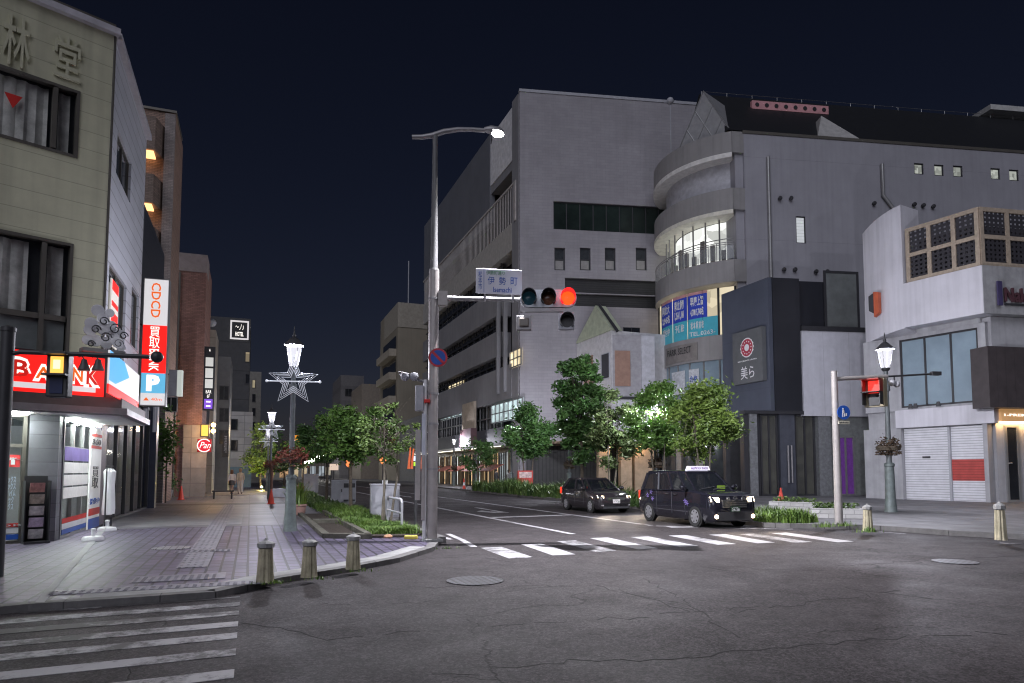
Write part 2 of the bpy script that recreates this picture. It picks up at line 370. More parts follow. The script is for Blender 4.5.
kr.box(3.93, 4.12, 14.9, 120, 0, PZ+.07)
tag(kr.build('kerb', 'kerb'), kind='structure')
e2 = [Vector((*p, 0)) for p in edge[2:9]]        # concrete apron along the kerb
ap = []
for i, p in enumerate(e2):
    t = (e2[min(i+1, 6)]-e2[max(i-1, 0)]).normalized(); ap.append(p+Vector((-t.y, t.x, 0))*.5)
sheet('kerb_apron', [(p.x, p.y) for p in e2]+[(p.x, p.y) for p in ap[::-1]], PZ+.004, 'concrete')
sheet('shop_paving', [GP(35, 602, PZ), GP(105, 526, PZ), (-4.3, 24), (-20, 24), (-20, 9)], PZ+.004, 'paver_warm')
wl_ = [GP(*p, PZ) for p in ((35, 603), (44, 603), (110, 525), (104, 525))]
sheet('paving_line', wl_, PZ+.009, 'band')
sheet('slab_paving', [(-3.6, 20.6), (2.3, 20.6), (2.3, 60), (-4.5, 60), (-4.5, 25.5)], PZ+.004, 'tile_floor')
sheet('light_paving', [(-3.7, 21.2), (-.2, 21.2), (-.2, 26), (-3.9, 26)], PZ+.008, 'band')
sheet('dark_paving_strip', [(-4.2, 34), (3, 34), (3, 35.6), (-4.2, 35.6)], PZ+.008, 'dark_band')
def tactile(name, x0, x1, y0, y1, dots):
    mb = MB(); z = PZ+.009
    mb.box(x0, x1, y0, y1, z-.004, z)
    if dots:
        nx = int((x1-x0)/.1); ny = int((y1-y0)/.1)
        for i in range(nx):
            for j in range(ny):
                cx = x0+.05+i*.1; cy = y0+.05+j*.1; mb.box(cx-.025, cx+.025, cy-.025, cy+.025, z, z+.006)
    else:
        nx = int((x1-x0)/.1)
        for i in range(nx):
            for j in range(int((y1-y0)/.3)):
                cx = x0+.05+i*.1; mb.box(cx-.02, cx+.02, y0+.3*j+.02, y0+.3*j+.28, z, z+.006)
    return tag(mb.build(name, 'tactile'), kind='structure')
tactile('tactile_strip', -1.05, -.6, 12.0, 33.9, False)
tactile('tactile_strip', -1.5, -.3, 10.65, 11.25, True)
tactile('tactile_strip', -2.3, .2, 9.95, 10.3, True)
tactile('tactile_strip', -1.3, -.3, 14.2, 14.6, True)
tag(MB().lathe([(0, 0), (.36, 0), (.36, .008), (0, .008)], (-1.42, 15.2, PZ+.004), 28).build('manhole_cover', mat('steel lid', (.4, .4, .44), .4, metal=.4, brick=(None, .12, .12, .012, (.1, .1, .1), .5))), kind='structure')
for px, py, r in ((475, 581, .42), (955, 562, .36)):
    x, y = GP(px, py); tag(MB().lathe([(0, .004), (r, .004), (r, .012), (0, .012)], (x, y, 0), 32).build('manhole_cover', mat('iron lid', (.13, .13, .15), .45, metal=.4, brick=(None, .1, .1, .02, (.04, .04, .04), .5))), kind='structure')
crk = random.Random(21)
M['crackfill'] = mat('dark crack', (.012, .011, .012), .9)
def crack(pts, w0=.022):
    P = [Vector((*GP(*p), 0)) for p in pts]; mb = MB(); q = []
    for a, b in zip(P, P[1:]):
        n = max(2, int((b-a).length/.16))
        for i in range(n): q.append(a.lerp(b, i/n)+Vector((crk.gauss(0, .03), crk.gauss(0, .05), 0)))
    q.append(P[-1])
    for a, b in zip(q, q[1:]):
        if crk.random() < .2: continue
        t = (b-a).normalized(); nn = Vector((-t.y, t.x, 0)); w1 = w0*crk.uniform(.25, 1); mb.prism([(a-nn*w1/2)[:2], (b-nn*w1/2)[:2], (b+nn*w1/2)[:2], (a+nn*w1/2)[:2]], .0005, .002)
    return tag(mb.build('road_crack', 'crackfill'), kind='structure')
for c in (((424, 588), (500, 586), (596, 586), (646, 598), (690, 612)), ((420, 631), (540, 624), (650, 616), (760, 606)), ((430, 674), (560, 664), (690, 657)), ((640, 577), (690, 604), (740, 638)), ((690, 657), (860, 640), (1010, 632)), ((738, 612), (800, 604), (900, 590)), ((420, 560), (470, 556), (540, 566)), ((840, 566), (930, 560), (1020, 556)), ((250, 622), (330, 640), (420, 631))): crack(c)
M['patch'] = mat('newer asphalt patch', (.027, .025, .028), .7, var=.6, scale=26, bump=.5, bscale=45, spec=.3)
def patch(pts): tag(MB().prism([GP(*p) for p in pts], .0004, .0016).build('road_patch', 'patch'), kind='structure')
# patched asphalt round the nearer lid
x, y = GP(480, 581)
# right side pavement and kerb
xr = 15.3
isl = [GP(835, 529), GP(760, 528), GP(751, 523), (xr-.6, 20), (xr+.3, 26), (xr+.6, 60), (17, 300), (70, 300), (70, 8)]
rp_ = [(15.9, 14.3), (14.3, 15.35), (13.85, 15.9), (13.95, 16.8), (14.75, 20), (15.4, 25), (15.8, 33), (16.2, 45), (17.2, 70), (18, 300), (90, 300), (90, -10), (22, 4.5), (17.2, 10.5), (16.4, 12.2), (16.2, 13.5)]
tag(MB().prism(rp_[::-1], .002, .1).build('pavement', 'cwalk'), kind='structure')
kr = MB()
for (a, b) in list(zip(rp_[:9], rp_[1:10]))+list(zip(rp_[11:], rp_[12:]))+[(rp_[-1], rp_[0])]:
    a = Vector((*a, 0)); b = Vector((*b, 0)); t = (b-a).normalized(); nn = Vector((-t.y, t.x, 0)); up = Vector((0, 0, .13))
    kr.hexa([a-nn*.12, a+nn*.05, b+nn*.05, b-nn*.12]+[v+up for v in (a-nn*.12, a+nn*.05, b+nn*.05, b-nn*.12)])
tag(kr.build('kerb', 'kerb'), kind='structure')
# painted markings
def stripes(name, quads, m='paint'):
    mb = MB()
    for q in quads: mb.prism(q, .001, .005)
    return tag(mb.build(name, m), kind='structure')
def line(name, pts, wd, m='paint_new'):
    mb = MB()
    for a, b in zip(pts, pts[1:]):
        a = Vector((*a, 0)); b = Vector((*b, 0)); t = (b-a).normalized(); nn = Vector((-t.y, t.x, 0))*wd/2
        mb.prism([(a-nn)[:2], (b-nn)[:2], (b+nn)[:2], (a+nn)[:2]], .001, .005)
    return tag(mb.build(name, m), kind='structure')
mats_cw = ['paint_new', 'paint_new', 'paint_gone', 'paint', 'paint_new', 'paint_new', 'paint_gone', 'paint_new']
far_ = [(491, 547.5), (531, 544), (566, 541), (599, 538), (640, 537), (677, 535.5), (717, 534.5), (746, 534), (779, 533)]
near_ = [(521, 558), (564, 555), (606, 551.5), (648, 549), (689, 546.5), (727, 544.5), (766, 543), (804, 542.5), (846, 542)]
mcf = ['paint', 'paint_new', 'paint_worn', 'paint_new', 'paint_new', 'paint_new', 'paint_new', 'paint_worn', 'paint_new']
for f_, n_, m_ in zip(far_, near_, mcf):         # far crosswalk, bars along the street
    (xf, yf), (xn, yn) = GP(*f_), GP(*n_); stripes('crosswalk', [[(xn-.24, yn), (xn+.24, yn), (xf+.24, yf), (xf-.24, yf)]], m_)
ycw = [9.55, 9.1, 8.55, 7.95, 7.4, 6.75, 6.05, 5.3]
mcw = ['paint_gone', 'paint_worn', 'paint_gone', 'paint_worn', 'paint', 'paint', 'paint', 'paint']
for i, yb in enumerate(ycw):                     # near crosswalk, bars along the crossing road
    stripes('crosswalk', [[(-6, yb-.62), (-.08, yb-.22), (-.08, yb+.03), (-6, yb-.37)] if i else [(-2.4, yb-.25), (-.08, yb-.1), (-.08, yb), (-2.4, yb-.17)]], mcw[i])
line('lane_line', [(7.75, 15.9), (7.75, 42), (7.7, 120)], .16)
line('lane_line', [(11.15, 17.6), (11.1, 42), (10.9, 90)], .15)
line('edge_line', [GP(448, 534), GP(462, 540), GP(474, 547)], .14)
line('edge_line', [(4.45, 15.7), (4.4, 120)], .12)
line('edge_line', [(14.1, 15.05), (13.2, 15.7), (11.2, 17.4)], .12)
line('stop_line', [(7.9, 22.6), (11.0, 22.9)], .35)
line('stop_line', [(11.3, 16.9), (14.0, 16.4)], .4)
ax, ay = GP(492, 513)
stripes('road_arrow', [[(9.3, 25), (9.45, 25), (9.45, 29), (9.3, 29)], [(9.45, 25), (9.45, 25.5), (9.0, 25.9), (8.9, 25.4)], [(8.95, 25.1), (8.5, 26.2), (8.95, 26.9)]], 'paint_new')
stripes('road_arrow', [[(9.3, 42), (9.45, 42), (9.45, 47), (9.3, 47)], [(9.1, 43.5), (9.37, 42), (9.65, 43.5)]], 'paint_new')
line('edge_line', [GP(880, 532), GP(905, 534)], .1, 'paint')
line('edge_line', [GP(1000, 543), GP(1030, 545)], .1, 'paint')

# ================================================================== left corner shop
KX, KY = -3.2, YX(103, -3.2, 306)
FD = Fr(KX, KY, 65.2); FS = Fr(KX, KY, 0)
M['signred'] = emis('glowing red', (1, .012, .008), 1.3, (.6, .02, .02)); M['signwhite'] = emis('glowing white', (1, .93, .82), 1.2, (.8, .8, .8))
M['siding'] = mat('cream siding', (.56, .55, .40), .65, var=.1, scale=1.2, lines=(2, .42, .018, .4), streak=.35)
M['siding_s'] = mat('grey clapboard', (.52, .53, .58), .45, var=.1, scale=1.2, lines=(2, .34, .03, .6))
M['curtain'] = mat('lace curtain', (.75, .75, .7), .8, var=.35, scale=3)
ztop = FD.at(110, 34)[1]; ztop = FS.at(113.6, 34)[1]
u_end = FS.at(147, 133)[0]
shop = thing('shop_building', 'cream panelled corner shop building with a red glowing sign above its glass front', 'building', (KX, KY, 0))
h1 = rect(FD, (-40, 60), (80, 160)); z1a, z1b = FD.at(78, 159)[1], FD.at(80, 92)[1]; h1 = (FD.at(-60, 0)[0], FD.at(79, 120)[0], z1a, z1b)
z2a, z2b = FD.at(70, 366)[1], FD.at(72, 244)[1]; h2 = (FD.at(-60, 0)[0], FD.at(71, 300)[0], z2a, z2b)
zf0 = FD.at(100, 398)[1]                         # bottom of the upper storeys
MB().wall(FD, -14, 0, zf0+.3, ztop, [h1, h2], .25).build('front_wall', 'siding', shop)
sA = rect(FS, (117, 128), (131, 215)); sA = (FS.at(117, 150)[0], FS.at(132, 150)[0], FS.at(132, 208)[1], FS.at(117, 126)[1])
sB = (FS.at(110, 250)[0], FS.at(128, 250)[0], FS.at(110, 352)[1], FS.at(110, 262)[1]); sC = (FS.at(131.5, 300)[0], FS.at(139, 300)[0], FS.at(131.5, 345)[1], FS.at(131.5, 285)[1])
MB().wall(FS, .001, u_end, zf0+.3, ztop, [sA, sB, sC], .25).build('side_wall', 'siding_s', shop)
core = [FD.p(-14, -.26, 0), FD.p(-.1, -.26, 0), FS.p(.1, -.3, 0), FS.p(u_end-.01, -.3, 0), FS.p(u_end-.01, -9, 0), FD.p(-14, -9, 0)]
MB().prism([(q.x, q.y) for q in core], zf0+.32, ztop-.01).build('core', M['dark'], shop)
co = MB(); co.fbox(FD, -14, .1, -.2, .14, ztop+.003, ztop+.15); co.fbox(FS, .105, u_end, -.2, .14, ztop+.003, ztop+.15); co.build('roof_trim', mat('pale trim', (.5, .48, .52), .5), shop)
MB().fbox(FD, -14, .03, -.35, .02, ztop+.153, ztop+.27).build('gutter', 'bronze', shop)
MB().tube([FS.p(.03, .02, zf0+.3), FS.p(.03, .02, ztop)], .03, 6).build('corner_strip', 'bronze', shop)
def curtains(fr, u0, u1, z0, z1, d, m, parent):
    n = max(4, int((u1-u0)/.07)); vs = []
    for i in range(n+1):
        u = u0+(u1-u0)*i/n; dd = d+.03*math.sin(i*1.9)+.015*math.sin(i*.7)
        vs += [fr.p(u, dd, z0), fr.p(u, dd, z1)]
    mb = MB().add(vs, [(2*i, 2*i+2, 2*i+3, 2*i+1) for i in range(n)]); return mb.build('curtain', m, parent, smooth=True)
M['clear'] = glass('clear glass', (.03, .035, .04), .12)
for (u0, u1, za, zb, tr) in ((*h1, 0), (*h2, 1)):
    um = u0; mul_ = FD.at(46 if not tr else 42, 300)[0]
    f = MB(); zz = za if not tr else FD.at(70, 320)[1]
    f.frame(FD, u0, u1, za, zb, -.14, .03, .06); f.fbox(FD, mul_-.045, mul_+.045, -.13, .02, za+.09, zb-.09)
    if tr: f.fbox(FD, u0+.09, u1-.09, -.12, .015, zz-.06, zz+.06)
    wdw = f.build('window', 'bronze', shop)
    if tr: f2 = MB().fbox(FD, u0+.09, u1-.09, -.2, -.08, za+.09, zz-.06).build('panel', mat('milk panel', (.2, .22, .22), .4, var=.2), wdw)
    MB().fbox(FD, u0+.05, u1-.05, -.1, -.09, zz+.06 if tr else za+.09, zb-.09).build('pane', 'clear', wdw)
    curtains(FD, mul_-1.0 if tr else u0, mul_-.25 if tr else mul_-.1, zz, zb-.1, -.19, 'curtain', wdw)
    curtains(FD, mul_+.1, u1-.15, zz, zb-.1, -.19, 'curtain', wdw)
u_, z_ = FD.at(14, 99); tag(MB().add([FD.p(u_-.16, -.085, z_+.13), FD.p(u_+.16, -.085, z_+.13), FD.p(u_, -.085, z_-.17), FD.p(u_-.16, -.075, z_+.13), FD.p(u_+.16, -.075, z_+.13), FD.p(u_, -.075, z_-.17)], [(0, 1, 2), (3, 5, 4), (0, 3, 4, 1), (1, 4, 5, 2), (2, 5, 3, 0)]).build('fire_access_marker', 'red', shop))
for t, a, b in (('林', (1, 62), (31, 22)), ('堂', (53, 75), (81, 43)), ('小', (-34, 48), (-8, 0))):
    u0, za = FD.at(*a); u1, zb = FD.at(*b); letters(FD, t, u0, u1, za, zb, .01, mat('metal letter', (.53, .52, .38), .5, var=.05), shop, bold=.01, th=.05)
for hh, nu in ((sA, 2), (sB, 2), (sC, 1)): window(FS, *hh, shop, 'bronze', 'win_grey', nu, 1)
# painted glow for the vertical sign's reflection in the side window
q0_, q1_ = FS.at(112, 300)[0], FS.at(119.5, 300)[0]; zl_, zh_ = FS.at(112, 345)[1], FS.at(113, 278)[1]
ws = MB().fbox(FS, q0_, q1_, -.05, -.02, zl_, zh_).build('sign_reflection', emis('sign reflection glow', (.9, .85, .8), .6), shop)
for k in range(4): zz_ = zl_+(zh_-zl_)*(.12+.24*k); MB().fbox(FS, q0_+.08, q1_-.08, -.018, -.01, zz_, zz_+.12*(1+k % 2)).build('reflected_red_bar', 'signred', ws)
# canopy band, soffit
zc0, zc1 = FD.at(60, 411, .7)[1], FD.at(60, 394, .5)[1]
def band(mb, fd, d2, z0, z1, u_to, inner=-.3):
    a = math.tan(R(65.2)/2)                       # mitre at the wide corner
    q = [FD.p(-12, fd, 0), FD.p(fd*a, fd, 0), FS.p(u_to, d2, 0), FS.p(u_to, inner, 0), FD.p(inner*a, inner, 0), FD.p(-12, inner, 0)]
    return mb.prism([(v.x, v.y) for v in q], z0, z1)
band(MB(), .62, .62, zc0, zc0+.14, 3.3).build('canopy', mat('canopy metal', (.32, .31, .31), .4, metal=.3), shop)
band(MB(), .5, .5, zc0+.143, zc1, 3.3).build('canopy_fascia', mat('canopy fascia', (.13, .115, .11), .5), shop)
band(MB(), .45, .45, zc0-.02, zc0-.003, 3.25, -2).build('soffit', mat('soffit white', (.62, .63, .6), .5), shop)
M['ceil'] = emis('ceiling lamp', (.9, 1, .95), 16)
for uu in (.8, 2.3): MB().fbox(FS, uu, uu+1.1, -.75, -.55, zc0-.06, zc0-.024).build('ceiling_lamp', 'ceil', shop)
for uu in (-4.3, -2.2): MB().fbox(FD, uu, uu+.9, -.1, .1, zc0-.06, zc0-.024).build('ceiling_lamp', 'ceil', shop)
# ground floor
gx, gy = GP(57.5, 541, PZ); gx = -3.95; gy = YX(57.5, gx)
GS = Fr(gx, gy, 0); GD = Fr(gx, gy, 65.2)
zg = zc0-.025
pw = GD.at(27, 480)[0]
MB().prism([(v.x, v.y) for v in (GD.p(pw, 0, 0), GD.p(0, 0, 0), GS.p(.35, 0, 0), GS.p(.35, -.7, 0), GD.p(pw, -.7, 0))], PZ, zg).build('pier', mat('grey pier tile', (.17, .17, .19), .5, var=.15, brick=(65, .6, .3, .006, (.08, .08, .09), 0.)), shop)
M['shoplit'] = room('lit shop interior', (.85, .95, .85), 1.1, .5)
def shopfront(fr, u0, u1, z0, z1, parent, n, fm, gm, door=False):
    f = MB().frame(fr, u0, u1, z0, z1, -.08, .02, .07, n, 1); f.fbox(fr, u0+.07, u1-.07, -.075, .012, z0+(z1-z0)*.74, z0+(z1-z0)*.74+.07)
    o = f.build('shop_window', fm, parent); MB().fbox(fr, u0+.04, u1-.04, -.05, -.035, z0+.05, z1-.05).build('pane', 'clear', o); return o
us = GS.at(98, 480)[0]
MB().fbox(GS, .36, us, -2.6, -2.5, PZ, zg).build('shop_interior', 'shoplit', shop)
MB().fbox(GS, us-.02, us+.08, -2.4, -.1, PZ, zg).build('partition', 'whitebox', shop)
sw = shopfront(GS, .36, us, PZ, zg, shop, 4, 'alu', 'clear')
up = GS.at(87, 480)[0]
st = MB(); z0_, z1_ = GS.at(60, 500)[1], GS.at(60, 461)[1]
for k in range(3):
    a = z0_+(z1_-z0_)*k/3; st.fbox(GS, .45, up-.05, .022, .03, a+.02, a+(z1_-z0_)/3-.02)
st.build('notice_sheet', mat('paper notices', (.72, .7, .68), .7, var=.08, scale=8, emit=(1, .97, .95), es=.12), sw)
MB().fbox(GS, .45, up-.05, .022, .03, GS.at(60, 460)[1], GS.at(60, 446)[1]).build('poster', mat('violet poster', (.18, .13, .36), .6, emit=(.2, .15, .4), es=.1), sw)
MB().fbox(GS, .45, up-.05, .022, .03, GS.at(60, 524)[1], GS.at(60, 519)[1]).build('red_stripe', 'red', sw)
MB().fbox(GS, .45, up-.05, .022, .03, GS.at(60, 530)[1], GS.at(60, 524.4)[1]).build('white_stripe', 'white', sw)
MB().fbox(GS, .45, up-.05, .022, .03, GS.at(60, 535)[1], GS.at(60, 530.4)[1]).build('blue_stripe', 'blue', sw)
# big poster board on the end bay
pu0, pu1 = up, us; pz0, pz1 = GS.at(90, 528)[1], GS.at(90, 428)[1]; H_ = pz1-pz0
po = MB().fbox(GS, pu0, pu1, .025, .06, pz0, pz1).build('poster_board', mat('poster paper', (.74, .73, .72), .6, var=.06, emit=(1, 1, 1), es=.1), shop)
MB().fbox(GS, pu0, pu1, .062, .066, pz0, pz0+.1*H_).build('blue_stripe', 'blue', po); MB().fbox(GS, pu0, pu1, .062, .066, pz0+.13*H_, pz0+.2*H_).build('red_stripe', 'red', po)
for a in (.83, .95): MB().fbox(GS, pu0+.05, pu1-.05, .062, .066, pz0+a*H_-.03*H_, pz0+a*H_).build('red_stripe', 'red', po)
letters(GS, '360', pu0+.15, pu1-.15, pz0+.84*H_, pz0+.9*H_, .062, M['dark'], po, bold=.03)
letters(GS, '買\n取', pu0+.25, pu1-.35, pz0+.4*H_, pz0+.62*H_, .062, M['dark'], po)
letters(GS, '提供中', pu0+.1, pu1-.1, pz0+.24*H_, pz0+.3*H_, .062, M['blue'], po)
# corner entrance on the slanted face
ed = shopfront(GD, -5.5, pw-.04, PZ, zg, shop, 4, 'bronze', 'clear')
MB().fbox(GD, -6, pw, -2.2, -2.1, PZ, zg).build('shop_interior', room('dim shop interior', (.6, .7, .6), .5, .45), shop)
a = rect(GD, (5, 467), (20, 455)); rp2 = MB().fbox(GD, a[0]-.6, a[1], .025, .035, a[2], a[3]).build('arrow_sign', mat('red sign panel', (.6, .05, .05), .5, emit=(.7, .05, .05), es=.15), ed)
letters(GD, '↑', a[0]-.05, a[0]+.3, a[2]+.05, a[3]-.05, .036, 'white', rp2, bold=.03)
letters(GD, 'ウックス\nウックス\nスハイム\n　ック\n　クス', *rect(GD, (3, 510), (16, 476)), .025, mat('pale blue lettering', (.5, .6, .75), .6), ed, bold=.015)
a = rect(GD, (2, 540), (18, 534)); MB().fbox(GD, a[0]-.6, a[1], .025, .033, a[2], a[3]).build('blue_stripe', 'blue', ed)
a = rect(GD, (2, 533.6), (18, 528)); MB().fbox(GD, a[0]-.6, a[1], .025, .033, a[2], a[3]).build('white_stripe', 'white', ed)
a = rect(GD, (2, 527.6), (18, 523)); MB().fbox(GD, a[0]-.6, a[1], .025, .033, a[2], a[3]).build('red_stripe', 'red', ed); letters(GD, 'OK!', a[0]-.1, a[0]+.45, a[2]+.02, a[3]-.02, .034, 'white', ed)

# BANK sign over the corner
sg = thing('shop_sign', 'glowing red sign box reading BANK above the corner shop canopy', 'sign', tuple(FD.p(-1.5, .5, zc1)))
M['signorange'] = emis('glowing orange', (1, .16, .015), .8); M['signblue'] = emis('glowing blue', (.1, .45, .9), .85); M['signgrey'] = emis('glowing grey white', (.86, .84, .86), .75)
u0, zb = FD.at(8.5, 392, .5); u1, zt = FD.at(108, 357, .5); zb = FD.at(9, 392, .5)[1]; zt = FD.at(14, 349, .5)[1]
MB().prism([(v.x, v.y) for v in (FD.p(u0-.06, .44, 0), FD.p(u1, .44, 0), FS.p(FS.at(140, 380, .5)[0], .44, 0), FS.p(FS.at(140, 380, .5)[0], .02, 0), FD.p(0, .02, 0), FD.p(u0-.06, .02, 0))], zb-.04, zt+.04).build('sign_box', 'darkframe', sg)
face = MB().fbox(FD, u0, u1-.05, .442, .475, zb, zt).build('front_panel', 'signred', sg)
W_ = u1-u0; H_ = zt-zb
for t, a, b, lo, hi in (('B', 0, .21, .3, .84), ('A', .225, .43, .3, .72), ('N', .6, .76, .3, .78), ('K', .75, .93, .25, .8)):
    letters(FD, t, u0+a*W_, u0+b*W_, zb+lo*H_, zb+hi*H_, .477, 'signwhite', face, bold=.09, name='letter_outline')
    letters(FD, t, u0+(a+.025)*W_, u0+(b-.025)*W_, zb+(lo+.07)*H_, zb+(hi-.07)*H_, .49, 'signorange' if t in 'AN' else mat('deep red letter', (.5, .02, .02), .5, emit=(.8, .02, .01), es=.6), face, bold=.02)
st = MB().fbox(FD, u0+.02*W_, u1-.12*W_, .477, .485, zb+.13*H_, zb+.26*H_).build('white_strip', 'signgrey', face)
ss0, ss1 = FS.at(109.5, 376, .5)[0], FS.at(140, 390, .5)[0]
side = MB().fbox(FS, ss0+.1, ss1, .442, .475, zb+.22*H_, zt).build('side_panel', 'signgrey', sg)
MB().add([FS.p(ss0+.1, .479, zt), FS.p(ss0+.1, .479, zb+.3*H_), FS.p(ss0+.2*(ss1-ss0), .479, zb+.3*H_), FS.p(ss0+.62*(ss1-ss0), .479, zt-.3*H_), FS.p(ss0+.45*(ss1-ss0), .479, zt)], [(0, 1, 2, 3, 4)]).build('blue_flash', 'signblue', side)
MB().fbox(FS, ss0+.1, ss1, .442, .475, zb, zb+.215*H_).build('red_strip', 'signred', sg)
for px in (27, 62, 80): # small floods on brackets over the sign
    u, z = FD.at(px, 352, .7)
lf = None
for i, px in enumerate((84, 98)):
    u, z = FD.at(px, 366, .9); t = thing('sign_floodlight', ['small dark floodlight hanging over the letter N of the red sign', 'small dark floodlight hanging over the letter K of the red sign'][i], 'floodlight', tuple(FD.p(u, .9, z)), 'floodlights over the red sign')
    MB().lathe([(.05, .14), (.07, .05), (.12, -.08), (.11, -.1)], FD.p(u, .9, z), 12).build('shade', 'dark', t, True); MB().tube([FD.p(u, .9, z+.14), FD.p(u, .7, z+.24), FD.p(u, .46, z+.24)], .015, 6).build('bracket', 'dark', t)
# carved silver ornament fixed at the corner
u, z = FD.at(104, 331, .55); oc = FD.p(u, .55, z); r_ = random.Random(3)
om = thing('corner_ornament', 'silver openwork ornament of clustered discs and scrolls at the shop corner', 'ornament', tuple(oc))
mb = MB(); sc = .011*18
for (dx, dz, rr) in ((-.1, .35, .13), (.08, .33, .09), (-.02, .22, .12), (-.2, .1, .13), (-.22, -.02, .12), (.12, .12, .11), (.16, -.02, .13), (-.03, .03, .13), (-.12, -.18, .13), (.05, -.2, .13), (.2, -.18, .12), (.27, .02, .08), (-.26, -.2, .1), (.28, -.26, .09)):
    c = FD.p(u+dx*1.25, .55+r_.uniform(-.06, .06), z+dz*1.25); mb.lathe([(rr, -.02), (rr*1.04, 0), (rr, .02)], c, 16, axis='h', head=65.2-90)
mb.build('disc_cluster', mat('silver leaf metal', (.85, .85, .9), .35, metal=.0), om, True)
mb = MB()
for (dx, dz, rr) in ((-.02, .16, .1), (.16, .05, .13), (-.14, 0, .1), (.02, -.12, .12), (.22, -.2, .1), (-.2, -.26, .08), (.3, -.05, .09)):
    c = FD.p(u+dx*1.25, .62, z+dz*1.25); mb.tube([c+FD.u*rr*math.cos(k*.6)*(1-k*.05)+Vector((0, 0, 1))*rr*math.sin(k*.6)*(1-k*.05) for k in range(14)], .014, 5)
mb.build('scroll', 'darkframe', om)
bs = MB(); bs.fbox(FD, u-.42, u+.4, .4, .7, z-.5, z-.42); bs.build('bracket_shelf', 'alu', om)

# brochure rack against the pier
rk = thing('brochure_rack', 'black wire rack of magazines standing against the grey pier', 'rack', tuple(GD.p(GD.at(36, 540)[0], .2, PZ)), None)
ur = GD.at(37, 510, .2)[0]; zt_ = GD.at(37, 476, .2)[1]
f = MB(); f.fbox(GD, ur-.22, ur+.2, .02, .05, PZ+.05, zt_); f.fbox(GD, ur-.24, ur+.22, .02, .4, PZ, PZ+.05)
for s in (-.24, .2): f.fbox(GD, ur+s, ur+s+.02, .05, .3, PZ+.05, zt_-.1)
f.build('rack_frame', 'black', rk)
for k, c in enumerate(((.5, .48, .46), (.5, .4, .5), (.55, .52, .48), (.42, .36, .28), (.5, .25, .22))):
    zz = PZ+.1+k*(zt_-PZ-.2)/5
    MB().hexa([GD.p(ur-.14, .12, zz), GD.p(ur+.12, .12, zz), GD.p(ur+.12, .2, zz), GD.p(ur-.14, .2, zz), GD.p(ur-.14, .2, zz+.2), GD.p(ur+.12, .2, zz+.2), GD.p(ur+.12, .26, zz+.2), GD.p(ur-.14, .26, zz+.2)]).build('magazine', mat('magazine cover', c, .4, var=.5, scale=9), rk)
# weights on the paving
for i, (px, py) in enumerate(((93, 541), (107, 531))):
    x, y = GP(px, py, PZ); t = thing('banner_weight', ['white plastic banner weight nearer the kerb', 'white plastic banner weight beside the shop poster board'][i], 'banner base', (x, y, PZ), 'white banner weights on the paving')
    MB().lathe([(.02, .12), (.19, .10), (.22, .06), (.22, .01), (.2, 0)], (x, y, PZ), 4 if i else 20).build('tank', 'white', t, True); MB().lathe([(.04, 0), (.04, .2), (.05, .21), (.05, .25), (.02, .26)], (x, y, PZ+.02), 12).build('socket', 'white', t, True)

# vertical sign on the wall
vx = Fr(-3.15, YX(156, -3.0)-.2, 90)
Yv = 24.6; VS = Fr(0, Yv, 93)
vs = thing('vertical_sign', 'tall white red and blue glowing shop sign with parking letter P', 'sign', tuple(VS.p(VS.at(155, 400)[0], 0, VS.at(155, 404)[1])))
a = VS.at(142.5, 345)[0]; b = VS.at(166.5, 345)[0]; zz = [VS.at(150, y)[1] for y in (405, 393, 373, 325, 279)]
MB().fbox(VS, a-.03, b+.03, -.3, 0, zz[0]-.03, zz[4]+.03).build('sign_box', 'alu', vs)
for k, m_ in enumerate(('signgrey', emis('glowing pale blue', (.15, .55, .85), .8), 'signred', 'signgrey')): MB().fbox(VS, a, b, .002, .02, zz[k], zz[k+1]-.004).build('panel', m_, vs)
wv = b-a
letters(VS, 'CDCD', a+.3*wv, b-.3*wv, zz[3]+.25, zz[4]-.12, .021, 'signorange', vs, rot=True, bold=.015)
letters(VS, '買\n取', a+.28*wv, b-.28*wv, zz[2]+.52*(zz[3]-zz[2]), zz[3]-.05, .021, 'signwhite', vs)
letters(VS, 'BANK', a+.3*wv, b-.3*wv, zz[2]+.06, zz[2]+.5*(zz[3]-zz[2]), .021, 'signwhite', vs, rot=True, bold=.015)
letters(VS, 'P', a+.22*wv, b-.22*wv, zz[1]+.06, zz[2]-.06, .021, 'signwhite', vs, bold=.06)
letters(VS, '▲ 40m', a+.12*wv, b-.12*wv, zz[0]+.14, zz[1]-.14, .021, 'signorange', vs)
MB().fbox(VS, a-.5, a, -.2, -.14, zz[3], zz[3]+.06).build('bracket', 'black', vs)
# second small round sign behind it
t = thing('projecting_sign', 'small white curved glowing sign behind the tall parking sign', 'sign', tuple(VS.p(VS.at(176, 395)[0], 2, VS.at(176, 395)[1])))
V2 = Fr(0, 29, 93); a = V2.at(168, 394)[0]; b = V2.at(182, 394)[0]; z0 = V2.at(175, 396)[1]; z1 = V2.at(175, 370)[1]
MB().fbox(V2, a, a+.3, -.2, 0, z0, z1).build('sign_side', 'whitebox', t); MB().prism([(v.x, v.y) for v in (V2.p(a+.3, .0, 0), V2.p(a+.45, .05, 0), V2.p(b, .0, 0), V2.p(b, -.2, 0), V2.p(a+.3, -.2, 0))], z0, z1).build('sign_face', emis('glowing ivory', (.8, .86, .8), .55), t)
MB().fbox(V2, a-.6, a, -.12, -.08, z1-.2, z1-.14).build('bracket', 'black', t)

